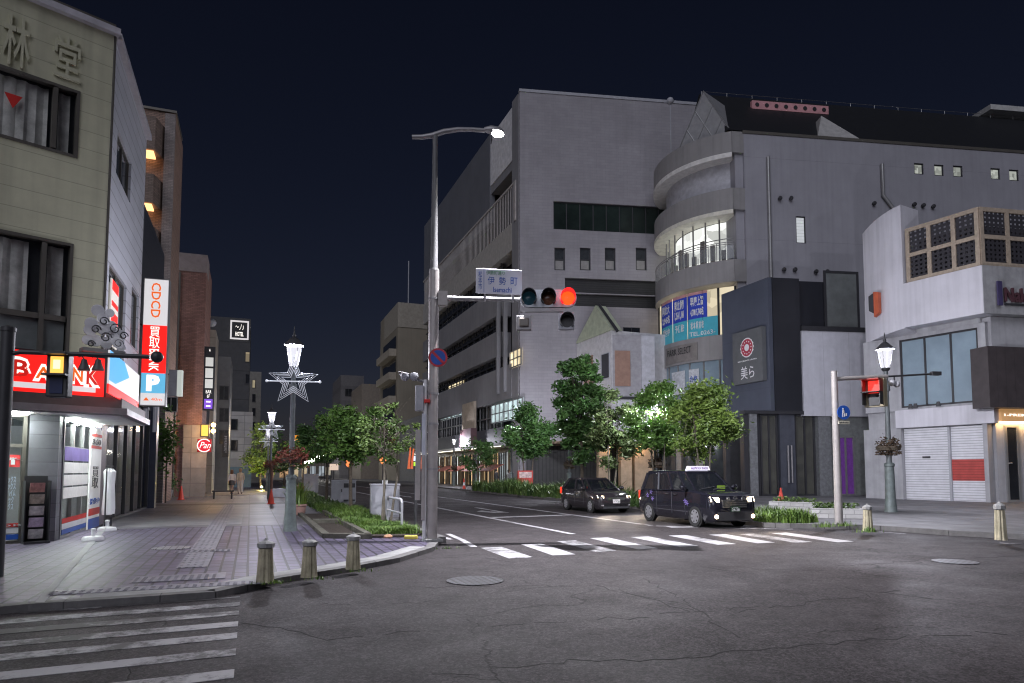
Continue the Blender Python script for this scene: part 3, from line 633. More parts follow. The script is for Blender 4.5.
# ---------------------------------------------------------------- dark storefront behind the shop
Y1 = FS.p(u_end, 0, 0).y
DS = Fr(-3.75, Y1+.02, 0)
db = thing('dark_storefront', 'black glazed storefront with navy pillar beyond the cream corner shop', 'building', (-3.75, Y1, 0))
yE = 33.0; L_ = yE-Y1
zr = ztop-.6
g0 = GS.p(us+.1, 0, 0).y-Y1
MB().fbox(DS, 0, L_, -8, -.4, PZ, zr).build('core', 'dark', db)
MB().fbox(DS, 0, L_, -.4, 0, 4.5, zr).build('upper_wall', mat('black cladding', (.04, .042, .05), .35, lines=(2, 1.2, .03, .8)), db)
w1 = MB().fbox(Fr(-3.95, Y1+g0, 0), .12, .9, -.3, 0, PZ, 4.2).build('granite_column', mat('violet granite', (.12, .10, .13), .4, var=.4, scale=18), db)
SF = Fr(-3.95, Y1+g0, 0); e_ = yE-Y1-g0
MB().frame(SF, .92, e_-1.0, PZ, 4.2, -.12, 0, .08, 5, 1).build('shop_window', 'darkframe', db); MB().fbox(SF, .95, e_-1.05, -.08, -.06, PZ+.05, 4.1).build('pane', 'clear', db)
MB().fbox(SF, .5, e_, -2.4, -2.3, PZ, 4.2).build('shop_interior', room('dim interior', (.6, .5, .45), .07, .5), db)
MB().fbox(SF, 0, e_, -.3, -.002, 4.2, 4.5).build('fascia', 'darkframe', db)
MB().fbox(SF, e_-1.0, e_-.35, -.4, .25, PZ, 6.6).build('navy_pillar', mat('navy pillar', (.03, .035, .07), .3), db)
# white coats on a stand by that window
x, y = GP(109, 523, PZ); x = -3.55; y = YX(110, x)
t = thing('coat_rail', 'two white garments hanging on a rail beside the dark storefront', 'clothes rail', (x, y, PZ))
MB().tube([(x, y-.45, PZ), (x, y-.45, 1.75), (x, y+.45, 1.75), (x, y+.45, PZ)], .02, 6).build('rail', 'black', t)
for dy in (-.2, .15):
    mb = MB(); n = 12
    for z, rx, ry in ((1.68, .05, .04), (1.6, .12, .2), (1.2, .1, .17), (.6, .13, .22), (.45, .12, .21)):
        for k in range(n): q = 2*math.pi*k/n; mb.v.append(Vector((x+rx*math.cos(q)*(1+.12*math.sin(3*q)), y+dy+ry*.6*math.sin(q), z)))
    for i in range(4):
        for k in range(n): mb.f.append((i*n+k, i*n+(k+1) % n, (i+1)*n+(k+1) % n, (i+1)*n+k))
    mb.build('coat', 'white', t, True)

# ---------------------------------------------------------------- brown tower and beyond, left side
def block(name, label, Yf, pxl, pxr, pytop, m, depth=14, ztop=None, cat='building', xl=None, pxe=None):
    xr_ = XY(pxr, Yf, pytop); xl_ = xl if xl is not None else XY(pxl, Yf, pytop); zt_ = ztop or ZA(pytop, xr_, Yf)
    if pxe: depth = max(1.5, YX(pxe, xr_, pytop)-Yf)
    t = thing(name, label, cat, ((xl_+xr_)/2, Yf, 0)); MB().box(xl_, xr_, Yf, Yf+depth, -.01, zt_).build('wall', m, t)
    fr = Fr(xl_, Yf, 90); return t, fr, xl_, xr_, zt_
tw, fr, xl, xr_, zt = block('brick_tower', 'tall brown brick tower with orange lit stepped balconies', 37, 120, 176, 114, mat('brown brick', (.33, .215, .165), .7, var=.2, brick=(90, .25, .08, .008, (.09, .07, .06), .5)), pxe=184)
MB().box(xl-.05, xr_+.05, 36.9, 40, zt+.003, zt+.12).build('coping', 'bronze', tw)
a = fr.at(163, 200)[0]; MB().fbox(fr, a, xr_-xl+.006, .003, .25, 0, zt-.15).build('pilaster', mat('grey pilaster', (.27, .235, .225), .7, var=.2, brick=(90, .25, .08, .006, (.11, .1, .1), .5)), tw)
a0 = fr.at(147, 200)[0]; a1 = fr.at(159, 200)[0]
for k, (y0, y1) in enumerate(((126, 158), (182, 210), (232, 252))):
    z0, z1 = fr.at(155, y1)[1], fr.at(155, y0)[1]
    bal = MB().prism([(v.x, v.y) for v in (fr.p(a0-.5, 0, 0), fr.p(a1+.15, 0, 0), fr.p(a1-.15, 1.0, 0), fr.p(a0-.5, 1.0, 0))], z0, z1).build('balcony', mat('balcony brick', (.22, .16, .13), .7, brick=(90, .25, .08, .008, (.1, .08, .07), .5)), tw)
    MB().fbox(fr, a0-.4, a1-.2, .1, .9, z0-.12, z0-.03).build('soffit_lamp', emis('amber lamp', (1, .5, .2), 2.4), bal)
a = fr.at(165, 400)[0]; window(fr, *rect(fr, (164, 412), (178, 397)), tw, 'alu', 'win_grey', 2, 1, d=.03)
# red brick building
rb, fr, xl, xr_, zt = block('red_brick_building', 'plain red brick building with pale cap and tan tiled base', 45, 120, 207, 257, mat('red brick', (.3, .16, .13), .75, var=.2, brick=(90, .25, .085, .008, (.15, .08, .065), .5)), 12, pxe=212.5)
MB().box(xl-.04, xr_+.04, 44.94, 47, zt-1.0, zt+.1).build('cap', mat('pale cap', (.3, .25, .24), .7), rb)
a = fr.at(182, 480)[0]; z_ = fr.at(182, 425)[1]
MB().fbox(fr, a, fr.at(206, 470)[0], .003, .2, 0, z_).build('tan_base', mat('tan tile', (.34, .29, .25), .7, var=.15, brick=(90, .9, .9, .02, (.2, .17, .15), 0.)), rb)
MB().tube([fr.p(fr.at(176, 400)[0], .1, 0), fr.p(fr.at(176, 400)[0], .1, zt-1.1)], .06, 8).build('drainpipe', 'bronze', rb)
# narrow tan building with the tall black sign
tn, fr, xl, xr_, zt = block('narrow_tan_building', 'narrow tan building behind the tall black and violet sign', 52, 200, 216, 330, mat('tan render', (.36, .32, .27), .7, lines=(2, 1.0, .03, .5)), 10, pxe=219)
u = fr.at(212, 321)[0]; MB().ball(fr.p(u, .2, zt+.45), .3).build('roof_tank', 'whitebox', tn, True)
gb, fr, xl, xr_, zt = block('grey_building', 'plain dark grey building between tan building and the hotel', 56, 205, 231, 357, mat('grey render', (.16, .165, .17), .7, var=.15), 10, pxe=233)
for k in range(3): window(fr, *rect(fr, (219+0, 400+k*22), (229, 386+k*22)), gb, 'dark', 'win_grey', 2, 1, d=.03)
hb, fr, xl, xr_, zt = block('hotel_tower', 'black hotel tower with a white framed sign near its top', 76, 205, 251, 319, mat('black render', (.045, .046, .05), .7, lines=(2, 3.0, .1, .5)), 14)
a = rect(fr, (230, 339), (249, 321.5)); sgn = MB().frame(fr, *a, .01, .12, .15).build('sign_frame', emis('white neon', (1, .95, .95), .6), hb)
MB().fbox(fr, a[0]+.2, a[1]-.2, .01, .05, a[2]+.2, a[3]-.2).build('sign_panel', 'black', hb)
letters(fr, 'HOTEL', a[0]+.5, a[1]-.5, a[2]+.35, a[2]+.8, .06, 'signwhite', hb, bold=.02); letters(fr, '～ノ♪', a[0]+.5, a[1]-.5, a[2]+1.0, a[3]-.35, .06, 'signwhite', hb)
for k in range(3): window(fr, *rect(fr, (245, 330+k*22+10), (250, 330+k*22)), hb, 'dark', room('warm lit room', (1, .8, .5), .35, 1.) if k == 1 else 'win', 1, 1, d=.03)
tb, fr, xl, xr_, zt = block('tiled_annex', 'pale tiled lower block in front of the black hotel tower', 71, 205, 253, 412, mat('pale tile', (.36, .35, .34), .7, var=.1, brick=(90, 1.4, .7, .03, (.2, .2, .2), 0.)), 4)
for k in range(2): window(fr, *rect(fr, (230.5, 430+k*21), (238, 419+k*21)), tb, 'dark', 'win', 1, 1, d=.03)
MB().fbox(fr, 0, xr_-xl, .01, .5, 0, fr.at(240, 467)[1]).build('entrance', mat('teal glass front', (.1, .17, .22), .3, lines=(0, 1.2, .06, .7)), tb)
ob, fr, xl, xr_, zt = block('concrete_flats', 'tan concrete flats with one lit window right of the hotel tower', 100, 240, 261.5, 372, mat('tan concrete', (.2, .19, .17), .7), 14)
for k in range(4): window(fr, *rect(fr, (252, 388+k*14), (255.5, 380+k*14)), ob, 'dark', room('amber lit room', (1, .85, .55), .6, 1.) if k == 0 else 'win', 1, 1, d=.03)

# ================================================================== department store on the right of the street
M['store'] = mat('store grey tile', (.33, .315, .34), .7, var=.13, scale=.35, brick=(103, .8, .26, .008, (.25, .24, .25), .5, .05), streak=.15, bump=.1)
M['store_s'] = mat('store grey panel', (.25, .245, .255), .65, var=.12, scale=.5, streak=.2, lines=(1, 3.6, .025, .35))
BX, BY = 21.0, YX(519.5, 21.0, 100)
BG = Fr(BX, BY, 103); BS = Fr(BX, BY, 0, True)
zt = BG.at(519, 91.5)[1]
L2 = BS.at(424, 225)[0]
st = thing('department_store', 'large grey department store with a balcony rail and stacked dark window bands', 'building', (BX, BY, 0))
gw = rect(BG, (553.5, 229), (672, 207.5)); small = [rect(BG, (px-5, 270), (px+5.5, 248)) for px in (559.5, 585, 610, 641)]
bands = [rect(BG, (565, 292), (700, 283)), rect(BG, (565, 305.5), (700, 298))]
MB().wall(BG, 0, 26, 0, zt, [gw]+small+[(b[0], 25.9, b[2], b[3]) for b in bands], .35).build('gable_wall', 'store', st)
MB().fbox(BG, -.03, 26, -.5, .06, zt+.003, zt+.25).build('roof_edge', 'whitebox', st)
cr = [BG.p(.4, -.37, 0), BG.p(26, -.37, 0), BG.p(26, -40, 0), BS.p(L2, -3, 0), BS.p(L2, -1.5, 0), BS.p(.4, -1.5, 0)]
MB().prism([(v.x, v.y) for v in cr], 0, zt-.05).build('core', 'dark', st)
window(BG, *gw, st, 'darkframe', mat('green dark glass', (.02, .03, .026), .08, var=.5, scale=.4), 9, 1, d=-.2, w=.08)
for s in small: window(BG, *s, st, 'darkframe', 'win_grey', 1, 2, d=-.2, w=.1); MB().fbox(BG, s[0]+.12, s[1]-.12, -.198, -.19, s[2]+.12, s[2]+.45*(s[3]-s[2])).build('blind', mat('pale blind', (.3, .29, .28), .7), st)
for b in bands: MB().fbox(BG, b[0], 25.9, -.3, -.25, b[2], b[3]).build('louvre_band', mat('dark louvre', (.03, .03, .032), .5, lines=(2, .2, .05, .7)), st)
def zs(py, px=480): return BS.at(px, py)[1]
def us_(px): return BS.at(px, 300)[0]
D_ = -1.2
# upper parapet wall and its slot near the corner
zrail1 = zs(220); zfl = zs(253); zb1 = zs(277)
uA = us_(497); uB = us_(508)
uc0 = us_(512)                                   # end of corner pier
MB().fbox(BS, .35, uc0, -1.4, 0, 0, zt-.002).build('corner_pier', 'store_s', st)
MB().fbox(BS, us_(489), L2, -.6, -.05, zs(232), zt).build('upper_wall', mat('dark blue panel', (.15, .155, .175), .6, var=.1, scale=.4, lines=(1, 2.4, .03, .3)), st)
zsl = BS.at(490, 185)[1]
MB().fbox(BS, uc0+.01, us_(489)-.01, -1.4, -.12, zsl, zt-.3).build('slot_wall', mat('pale slot wall', (.7, .69, .7), .7), st)
MB().fbox(BS, uc0+.01, us_(489)-.01, -1.4, -.2, zsl-.8, zsl-.01).build('slot_soffit', 'store_s', st)
# balcony: slab, rail
MB().fbox(BS, uc0+.01, L2, -1.4, .02, zb1, zfl).build('balcony_slab', mat('pale slab', (.42, .40, .37), .7, streak=.2), st)
rl = MB(); rl.fbox(BS, uc0-1, L2, -.1, .06, zrail1-.12, zrail1+.06); n = int((L2-uc0)/.42)
for i in range(n): rl.fbox(BS, uc0+i*.42, uc0+i*.42+.05, -.04, .02, zfl+.004, zrail1-.12)
rl.fbox(BS, uc0-1, uc0-.6, -.12, .1, zfl-.1, zrail1-.12); rl.build('balcony_rail', mat('pale rail', (.45, .42, .40), .6), st)
# window bands and spandrels
lv = [(277, 300), (326, 341), (364, 376.5), (407, 431)]
sp_ = [(300, 326), (341, 364), (376.5, 407), (431, 448)]
ub = us_(497)
for i, (a, b) in enumerate(sp_):
    MB().fbox(BS, uc0+.01 if i > 1 else ub, L2, -1.4, .02*i, zs(b), zs(a)).build('spandrel', 'store_s' if i < 3 else mat('dark sign band', (.09, .095, .11), .5), st)
for i, (a, b) in enumerate(lv):
    z0, z1 = zs(b)+.004, zs(a)-.004
    f = MB(); f.fbox(BS, ub, L2, -.5, -.4, z0+.45*(z1-z0), z0+.45*(z1-z0)+.12)
    for k in range(14): f.fbox(BS, ub+(L2-ub)*k/14, ub+(L2-ub)*k/14+.1, -.52, -.42, z0, z1)
    wf = f.build('window_band', 'alu' if i == 3 else 'darkframe', st)
    MB().fbox(BS, ub, L2, -.7, -.62, z0, z1).build('pane', 'win' if i < 3 else 'win_grey', wf)
M['warmroom'] = room('warm room', (1, .82, .5), 1.5, .8); M['coolroom'] = room('cool lit room', (.72, .92, .95), 1.1, .9)
def litwin(a, b, m, d=-.55, nu=4, nz=2):
    r4 = rect(BS, a, b, d); f = MB().frame(BS, *r4, d, d+.12, .08, nu, nz).build('lit_window', 'alu', st); MB().fbox(BS, r4[0], r4[1], d-.03, d, r4[2], r4[3]).build('pane', m, f)
litwin((449, 392), (463, 379), 'warmroom', nu=5)
litwin((510.5, 369), (522, 347), 'warmroom', .02, 3, 2)
litwin((492, 424), (523.3, 397), 'coolroom', .02, 7, 2)
litwin((441, 421), (463, 411), 'coolroom', nu=6)
# slender glazed slot beside the corner
f = MB(); f.fbox(BS, us_(507), us_(506), -.05, .3, zs(400), zs(312)); f.fbox(BS, us_(500), us_(499), -.05, .3, zs(400), zs(312)); f.build('slot_fin', 'store_s', st)
MB().fbox(BS, us_(477), us_(465), .03, .25, zs(450), zs(400)).build('beige_fin', mat('beige panel', (.5, .42, .33), .6), st)
MB().fbox(BS, us_(478), us_(467), .08, .7, BS.at(478, 450)[1], BS.at(478, 428)[1]).build('maroon_box', mat('maroon panel', (.15, .08, .09), .6), st)
# ground floor: warm lit shop windows under a canopy with a lit edge
zc = zs(449)
MB().fbox(BS, uc0+.02, L2, -1.3, 1.0, zc, zc+.25).build('canopy', 'alu', st); MB().fbox(BS, uc0+.3, L2, .9, .98, zc-.05, zc-.003).build('canopy_light', emis('canopy light', (1, .95, .75), 3), st)
M['shopwarm'] = room('warm shop', (1, .68, .36), 1.9, 1.1)
for k in range(12):
    u0 = uc0+1+k*(L2-uc0-1)/12; u1 = u0+(L2-uc0-1)/12-.9
    f = MB().frame(BS, u0, u1, .1, zc-.4, -.9, -.75, .1, 3, 1).build('shop_window', 'darkframe', st); MB().fbox(BS, u0, u1, -.95, -.9, .12, zc-.42).build('pane', 'shopwarm' if k % 3 != 1 else room('cool shop', (.8, .88, .9), 1.5, 1.0), f)
for k in range(6):
    u0 = uc0+2+k*5.2; t = MB(); t.hexa([BS.p(u0, .0, zc-1.6), BS.p(u0+3.6, .0, zc-1.6), BS.p(u0+3.6, 1.3, zc-2.2), BS.p(u0, 1.3, zc-2.2), BS.p(u0, .0, zc-1.55), BS.p(u0+3.6, .0, zc-1.55), BS.p(u0+3.6, 1.3, zc-2.15), BS.p(u0, 1.3, zc-2.15)]); t.build('awning', mat('red striped awning', (.42, .14, .11), .7, lines=(1, .5, .25, .6)), st)
# base of the gable: shopfront columns
for k in range(5): MB().fbox(BG, 1+k*3.2, 1.8+k*3.2, .01, .25, .1, 6).build('column', mat('pale column', (.45, .45, .43), .6), st)

# ---------------------------------------------------------------- low white building in front of the gable
LY = 46.0; LX = XY(612, LY, 400)
LB = Fr(LX, LY, 103); LS = Fr(LX, LY, 0, True)
lb = thing('gabled_white_building', 'low white building with small sage gable between store and round building', 'building', (LX, LY, 0))
def lz(py): return LB.at(618, py)[1]
wt = lz(397); top1 = lz(335)
uR = LB.at(655, 400)[0]; uL = LS.at(577, 400)[0]; zg1 = LS.at(612, 330)[1]; ua_, zpk = LS.at(596, 305.5)
MB().fbox(LB, .35, uR, -6, .35, 3.9, wt).build('lower_wall', mat('white panel', (.62, .62, .65), .6, var=.1, streak=.2, lines=(0, 2.4, .03, .4)), lb)
um = LB.at(641, 350)[0]; MB().fbox(LB, .02, um, -5.8, -.02, wt+.003, top1).build('upper_wall', mat('grey panel', (.36, .35, .37), .6), lb)
MB().fbox(LB, um+.01, uR, -5.8, .1, wt+.006, top1-.003).build('pale_wall', mat('pale grey wall', (.52, .52, .56), .6, streak=.2), lb)
MB().fbox(LB, .3, uR+.05, -6, .42, wt-.22, wt-.003).build('roof_edge', 'darkframe', lb)
MB().fbox(LS, 0, uL, -5, 0, 3.9, zg1).build('street_wall', mat('off white wall', (.55, .54, .55), .6), lb)
MB().add([LS.p(-.15, .06, zg1+.01), LS.p(uL+.15, .06, zg1+.01), LS.p(ua_, .06, zpk), LS.p(-.15, -.9, zg1+.01), LS.p(uL+.15, -.9, zg1+.01), LS.p(ua_, -.9, zpk)], [(0, 2, 1), (3, 4, 5), (0, 3, 5, 2), (1, 2, 5, 4), (0, 1, 4, 3)]).build('gable', mat('sage gable', (.42, .46, .34), .6), lb)
MB().tube([LS.p(-.4, -.3, zg1-.1), LS.p(ua_, -.3, zpk+.08), LS.p(uL+.3, -.3, zg1+.05)], .16, 4).build('gable_edge', 'darkframe', lb)
q = rect(LS, (584, 385), (593, 355)); MB().fbox(LS, q[0], q[1], .01, .06, q[2], q[3]).build('brown_panel', mat('terracotta panel', (.33, .2, .15), .6), lb)
q = rect(LB, (615, 386), (630, 351)); MB().fbox(LB, q[0], q[1], .0, .06, q[2], q[3]).build('brown_panel', mat('terracotta panel', (.33, .2, .15), .6), lb)
q = rect(LS, (602, 380), (610, 352)); window(LS, *q, lb, 'whitebox', 'win', 1, 1, d=.05)
uw = LS.at(551, 400)[0]; MB().fbox(LS, uL+.01, uw, -4, -.3, 0, LS.at(577, 341)[1]).build('stone_wing', mat('brown stone', (.25, .23, .22), .7, lines=(2, 1.5, .02, .4)), lb)
q = rect(LB, (633, 334), (650, 324)); window(Fr(LX, LY+1.5, 103), *q, lb, 'darkframe', 'win', 2, 1, d=0)
# ground floor: timber columns and warm lamps
MB().fbox(LB, -6, uR+1, -4.5, -4.3, 0, 3.9).build('shopfront', mat('dark slatted front', (.06, .06, .06), .6, lines=(0, .3, .08, .6)), lb)
for px in (604, 626, 640, 651):
    u = LB.at(px, 460, -1)[0]; MB().fbox(LB, u-.45, u+.45, -1.6, -.9, 0, 3.9).build('column', mat('timber column', (.5, .38, .26), .6), lb)
for px in (609, 633, 642): 
    u = LB.at(px, 446, -.4)[0]; lm = MB().ball(LB.p(u, -.5, 3.5), .14).build('wall_lamp', emis('warm bulb', (1, .66, .32), 5), lb, True)
MB().fbox(LB, -6, uR+1, -6, .0, 3.7, 3.89).build('soffit', mat('timber soffit', (.35, .25, .17), .6), lb)

# ---------------------------------------------------------------- round fronted building
M['rw'] = mat('grey wall panel', (.34, .335, .37), .65, var=.1, scale=.35, lines=(2, 6.2, .02, .35), streak=.18)
M['rb'] = mat('balcony panel', (.29, .28, .28), .65, var=.1, scale=.6, streak=.25)
ZW = 49.0; lat = (751-512)*ZW/F
WX, WY = ZW*math.sin(YAW)+lat*math.cos(YAW), ZW*math.cos(YAW)-lat*math.sin(YAW)
WF = Fr(WX, WY, 103)
rbd = thing('round_building', 'grey building with curved balconies bowed to the street and dark sloped roof', 'building', (WX, WY, 0))
zw = WF.at(752, 134)[1]
topw = [rect(WF, (px-4.5, 174+dy), (px+4.5, 163.5+dy)) for px, dy in ((919, 0), (939, 1.5), (958, 2.5), (995.5, 5), (1014, 6.5))]; lw = rect(WF, (796.5, 243), (805.5, 216.5))
topw.append(tuple([topw[-1][0]+2, topw[-1][1]+2, topw[-1][2], topw[-1][3]]))
UW = 34
MB().wall(WF, 0, UW, 0, zw, topw+[lw], .3).build('front_wall', 'rw', rbd)
cu0 = WF.p(0, -.32, 0); MB().prism([(v.x, v.y) for v in (WF.p(.3, -.32, 0), WF.p(UW, -.32, 0), WF.p(UW, -12, 0), WF.p(.3, -12, 0))], 0, zw-.02).build('core', 'dark', rbd)
for q in topw[:5]: window(WF, *q, rbd, 'darkframe', room('dim white room', (.95, 1, .9), .45, .35), 1, 1, d=-.12, w=.09)
window(WF, *lw, rbd, 'darkframe', mat('lit blind', (.4, .4, .4), .5, lines=(2, .25, .05, .8), emit=(.9, .95, 1), es=.45), 1, 1, d=-.12, w=.08)
MB().fbox(WF, -.1, UW, -.3, .06, zw+.003, zw+.22).build('eaves_trim', 'bronze', rbd)
# roof: dark slope rising back from the eaves
zr1 = ZA(92, *WF.p(0, -4.5, 0)[:2])
rf = MB(); rf.add([WF.p(-1.2, -.02, zw+.22), WF.p(UW, -.02, zw+.22), WF.p(UW, -5, zr1), WF.p(-1.2, -5, zr1), WF.p(-1.2, -11, zw+.22), WF.p(UW, -11, zw+.22)], [(0, 1, 2, 3), (3, 2, 5, 4), (1, 5, 2), (0, 3, 4), (0, 4, 5, 1)])
rf.build('roof', mat('dark roof slate', (.012, .013, .016), .55, lines=(0, .9, .03, .5)), rbd)
q = rect(WF, (753, 111), (829, 101), -3.2)
z0 = WF.at(790, 112, -3.4)[1]; z1 = z0+.68; ug0, ug1 = q[0], q[1]
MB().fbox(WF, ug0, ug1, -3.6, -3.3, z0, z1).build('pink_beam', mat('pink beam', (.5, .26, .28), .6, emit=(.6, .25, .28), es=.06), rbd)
for k in range(8): MB().lathe([(.17, 0), (.17, .03)], WF.p(ug0+(ug1-ug0)*(k+.5)/8, -3.29, (z0+z1)/2), 14, axis='h', head=193).build('beam_hole', 'black', rbd)
def pyramid(fr, a, b, c, name, m, dep):          # triangular dormer: foot a, foot b, apex c sighted on plane d
    (u0, za), (u1, zb), (u2, zc2) = a, b, c
    return MB().add([fr.p(u0, .05, za), fr.p(u1, .05, zb), fr.p(u2, -1.0, zc2), fr.p((u0+u1)/2, -dep, zc2-.05)], [(0, 1, 2), (1, 3, 2), (0, 2, 3), (0, 3, 1)]).build(name, m, rbd)
pyramid(WF, WF.at(817, 138), WF.at(861, 140), WF.at(829, 109), 'dormer', mat('pale dormer', (.42, .41, .40), .6), 6)
# curved street front, an arc in plan from the wall corner away up the street
A_ = WF.p(WF.at(733, 200)[0], 0, 0); A_ = Vector((A_.x, A_.y, 0))
RT_ = []                                          # unit arc: bowed to the street (-X) and running back
n_ = 22
def arc(off, a0=0., a1=1.):
    pts = []
    c = Vector((A_.x+4.5, A_.y+5.0, 0)); r0 = (A_-c).length+off
    s0 = math.atan2(A_.y-c.y, A_.x-c.x); e0 = s0-R(118)
    for i in range(n_+1):
        t = a0+(a1-a0)*i/n_; q = s0+(e0-s0)*t; pts.append((c.x+r0*math.cos(q), c.y+r0*math.sin(q)))
    return pts
def ring(o1, o0, z0, z1, name, m, parent, a0=0., a1=1.):
    mb = MB().prism((arc(o1, a0, a1)+arc(o0, a0, a1)[::-1])[::-1], z0, z1)
    if o1 in (0, -.1) and o0 == -4: mb.fbox(WF, WF.at(733, 200)[0]+.03, -.003, -3, 0, z0+.002, z1-.002)
    return mb.build(name, m, parent, False)
MB().fbox(WF, WF.at(737, 200)[0], -.004, -3, -.22, 0, ZA(140, *A_[:2])).build('end_wall', 'rw', rbd)
def az(py): return ZA(py, *A_[:2])
Lz = dict(roof0=az(152), roof1=az(131), s20=az(209), s21=az(187.5), s30=az(281), s31=az(259), b0=az(333), b1=az(285), c0=az(358), w0=az(395))
ring(0, -4, Lz['roof0'], Lz['roof1'], 'roof_band', 'rb', rbd); ring(.05, -1.6, Lz['roof0']-.35, Lz['roof0']-.004, 'white_soffit', mat('white soffit', (.75, .73, .7), .6), rbd)
ring(-1.0, -4, Lz['s21']+.01, Lz['roof0']-.36, 'upper_wall', mat('pale curved wall', (.5, .5, .54), .6, lines=(2, 30, .01, 0)), rbd)
ring(0, -4, Lz['s20'], Lz['s21'], 'balcony', 'rb', rbd); ring(.04, -1.6, Lz['s20']-.3, Lz['s20']-.004, 'white_soffit', mat('cream soffit', (.75, .72, .62), .6), rbd)
M['litoffice'] = room('lit office', (.95, .97, .92), 1.4, 1.1)
wg = ring(-1.7, -1.8, Lz['s31']+.02, Lz['s20']-.31, 'lit_window_band', 'litoffice', rbd)
for i in range(9): a = .06+i*.075; ring(-1.3, -1.5, Lz['s31']+.02, Lz['s31']+1.2+.5*(i*7 % 3), 'furniture', mat('office furniture', (.2, .18, .16), .6), rbd, a, a+.03)
f = MB()
pa = arc(-.95)
for i in range(0, n_+1, 2): f.cbox((*pa[i], Lz['s31']+.02), .09, .09, Lz['s20']-.33-Lz['s31'])
for i in range(n_):
    f.tube([(*pa[i], Lz['s31']+1.9), (*pa[i+1], Lz['s31']+1.9)], .04, 5)
f.build('window_frame', 'alu', wg)
ring(-1.82, -4, Lz['s31']+.02, Lz['s20']-.31, 'inner_wall', 'dark', rbd)
ring(0, -4, Lz['s30'], Lz['s31'], 'balcony', 'rb', rbd)
f = MB(); pa = arc(-.05)
for i in range(0, n_+1): f.tube([(*pa[i], Lz['s31']), (*pa[i], Lz['s31']+1.35)], .025, 5)
for i in range(n_):
    for h in (1.35, 1.2): f.tube([(*pa[i], Lz['s31']+h), (*pa[i+1], Lz['s31']+h)], .03, 5)
f.build('balcony_rail', 'silver', rbd)
ring(-.05, -.07, Lz['s31']+.1, Lz['s31']+1.1, 'rail_glass', glass('rail glass', (.3, .33, .35), .25), rbd)
ring(-.3, -4, Lz['b0'], Lz['b1']-.004, 'lit_window_band', room('warm office', (1, .86, .6), .8, 1.0), rbd)
f = MB(); pa = arc(-.27)
for i in range(0, n_+1, 2): f.cbox((*pa[i], Lz['b0']), .12, .12, Lz['b1']-Lz['b0'])
f.build('window_frame', 'darkframe', rbd)
zm = Lz['b0']+.42*(Lz['b1']-Lz['b0']); zr_ = Lz['b0']+.93*(Lz['b1']-Lz['b0'])
def cyl_letters(t, a, b, z0, z1, off, m, parent, **k):   # writing bent round the curved front
    p0 = arc(off, a, a); p1 = arc(off, b, b); pa_, pb_ = Vector((*p0[0], 0)), Vector((*p1[0], 0))
    hd = math.degrees(math.atan2(pa_.x-pb_.x, pa_.y-pb_.y)); fr = Fr(pb_.x, pb_.y, hd); pm = arc(off, (a+b)/2, (a+b)/2)[0]; dm = (Vector((*pm, 0))-fr.o).dot(fr.n)
    return letters(fr, t, 0, (pa_-pb_).length, z0, z1, abs(dm)+.01, m, parent, **k)
def t_of(px, off=-.2):
    best = min(range(400), key=lambda i: abs(cpx(arc_pt(off, i*.75/400))-px)); return best*.75/400
def arc_pt(off, t): return arc(off, t, t)[0]
def cpx(p): v = Vector((p[0], p[1], 8))-EYE; return 512+F*v.dot(RT)/v.dot(FW)
# the arc runs from the wall corner (t=0) to the far side (t=1)
for (a, b, t1, t2, t3) in ((t_of(708.5), t_of(689), '早慶上智', '4,708 5,740名', '松 本 駅 前 校'), (t_of(688), t_of(674), '国公立 難関', '1,254 1,184', '予備校'), (t_of(673.2), t_of(663), '国立大', '2,945名', '受付中')):
    bn = ring(-.2, -.24, zm, zr_, 'blue_banner', 'banner_blue', rbd, a, b); ring(-.2, -.24, Lz['b0']+.02, zm-.01, 'teal_banner', 'teal', rbd, a if a > t_of(700) else t_of(719), b)
    ring(-.2, -.24, zr_+.01, Lz['b1']-.02, 'red_banner_edge', mat('faded red strip', (.55, .28, .28), .6), rbd, a, b)
    h = zr_-zm
    cyl_letters(t1, a+.02, b-.02, zm+.52*h, zm+.93*h, -.2, 'white', bn, bold=.03); cyl_letters(t2, a+.02, b-.02, zm+.08*h, zm+.46*h, -.2, 'white', bn, bold=.03)
    h2 = zm-Lz['b0']; cyl_letters(t3, a+.02, b-.02, Lz['b0']+.45*h2, Lz['b0']+.85*h2, -.2, 'white', bn, bold=.02)
cyl_letters('TEL.0263-', t_of(717), t_of(691), Lz['b0']+.1*h2, Lz['b0']+.32*h2, -.2, 'white', bn, bold=.01)
ring(-.1, -4, Lz['c0'], Lz['b0']-.004, 'sign_band', 'rb', rbd); sb_ = ring(-.05, -.09, Lz['c0']+.15, Lz['b0']-.35, 'sign_plate', mat('taupe sign plate', (.22, .2, .19), .6), rbd, t_of(699), t_of(668))
cyl_letters('PARK SELECT', t_of(694), t_of(671), Lz['c0']+.75, Lz['c0']+1.25, -.05, 'black', rbd)
ring(-.3, -4, Lz['w0'], Lz['c0']-.004, 'show_window', 'win_blue', rbd); f = MB(); pa = arc(-.27)
for i in range(0, n_+1, 2): f.cbox((*pa[i], Lz['w0']), .1, .1, Lz['c0']-Lz['w0'])
f.build('window_frame', 'alu', rbd)
for a, b in ((t_of(699), t_of(689)), (t_of(685), t_of(672))): ring(-.2, -.24, Lz['w0']+.4, Lz['c0']-.5, 'window_poster', mat('pale poster', (.55, .57, .6), .6, var=.3, scale=5), rbd, a, b)
cyl_letters('合格', t_of(698), t_of(690), Lz['w0']+1.2, Lz['c0']-1.0, -.19, 'blue', rbd)
ring(-.1, -4, .1, Lz['w0']-.004, 'ground_floor', mat('stone ground floor', (.27, .26, .25), .6, lines=(2, .9, .02, .6)), rbd)
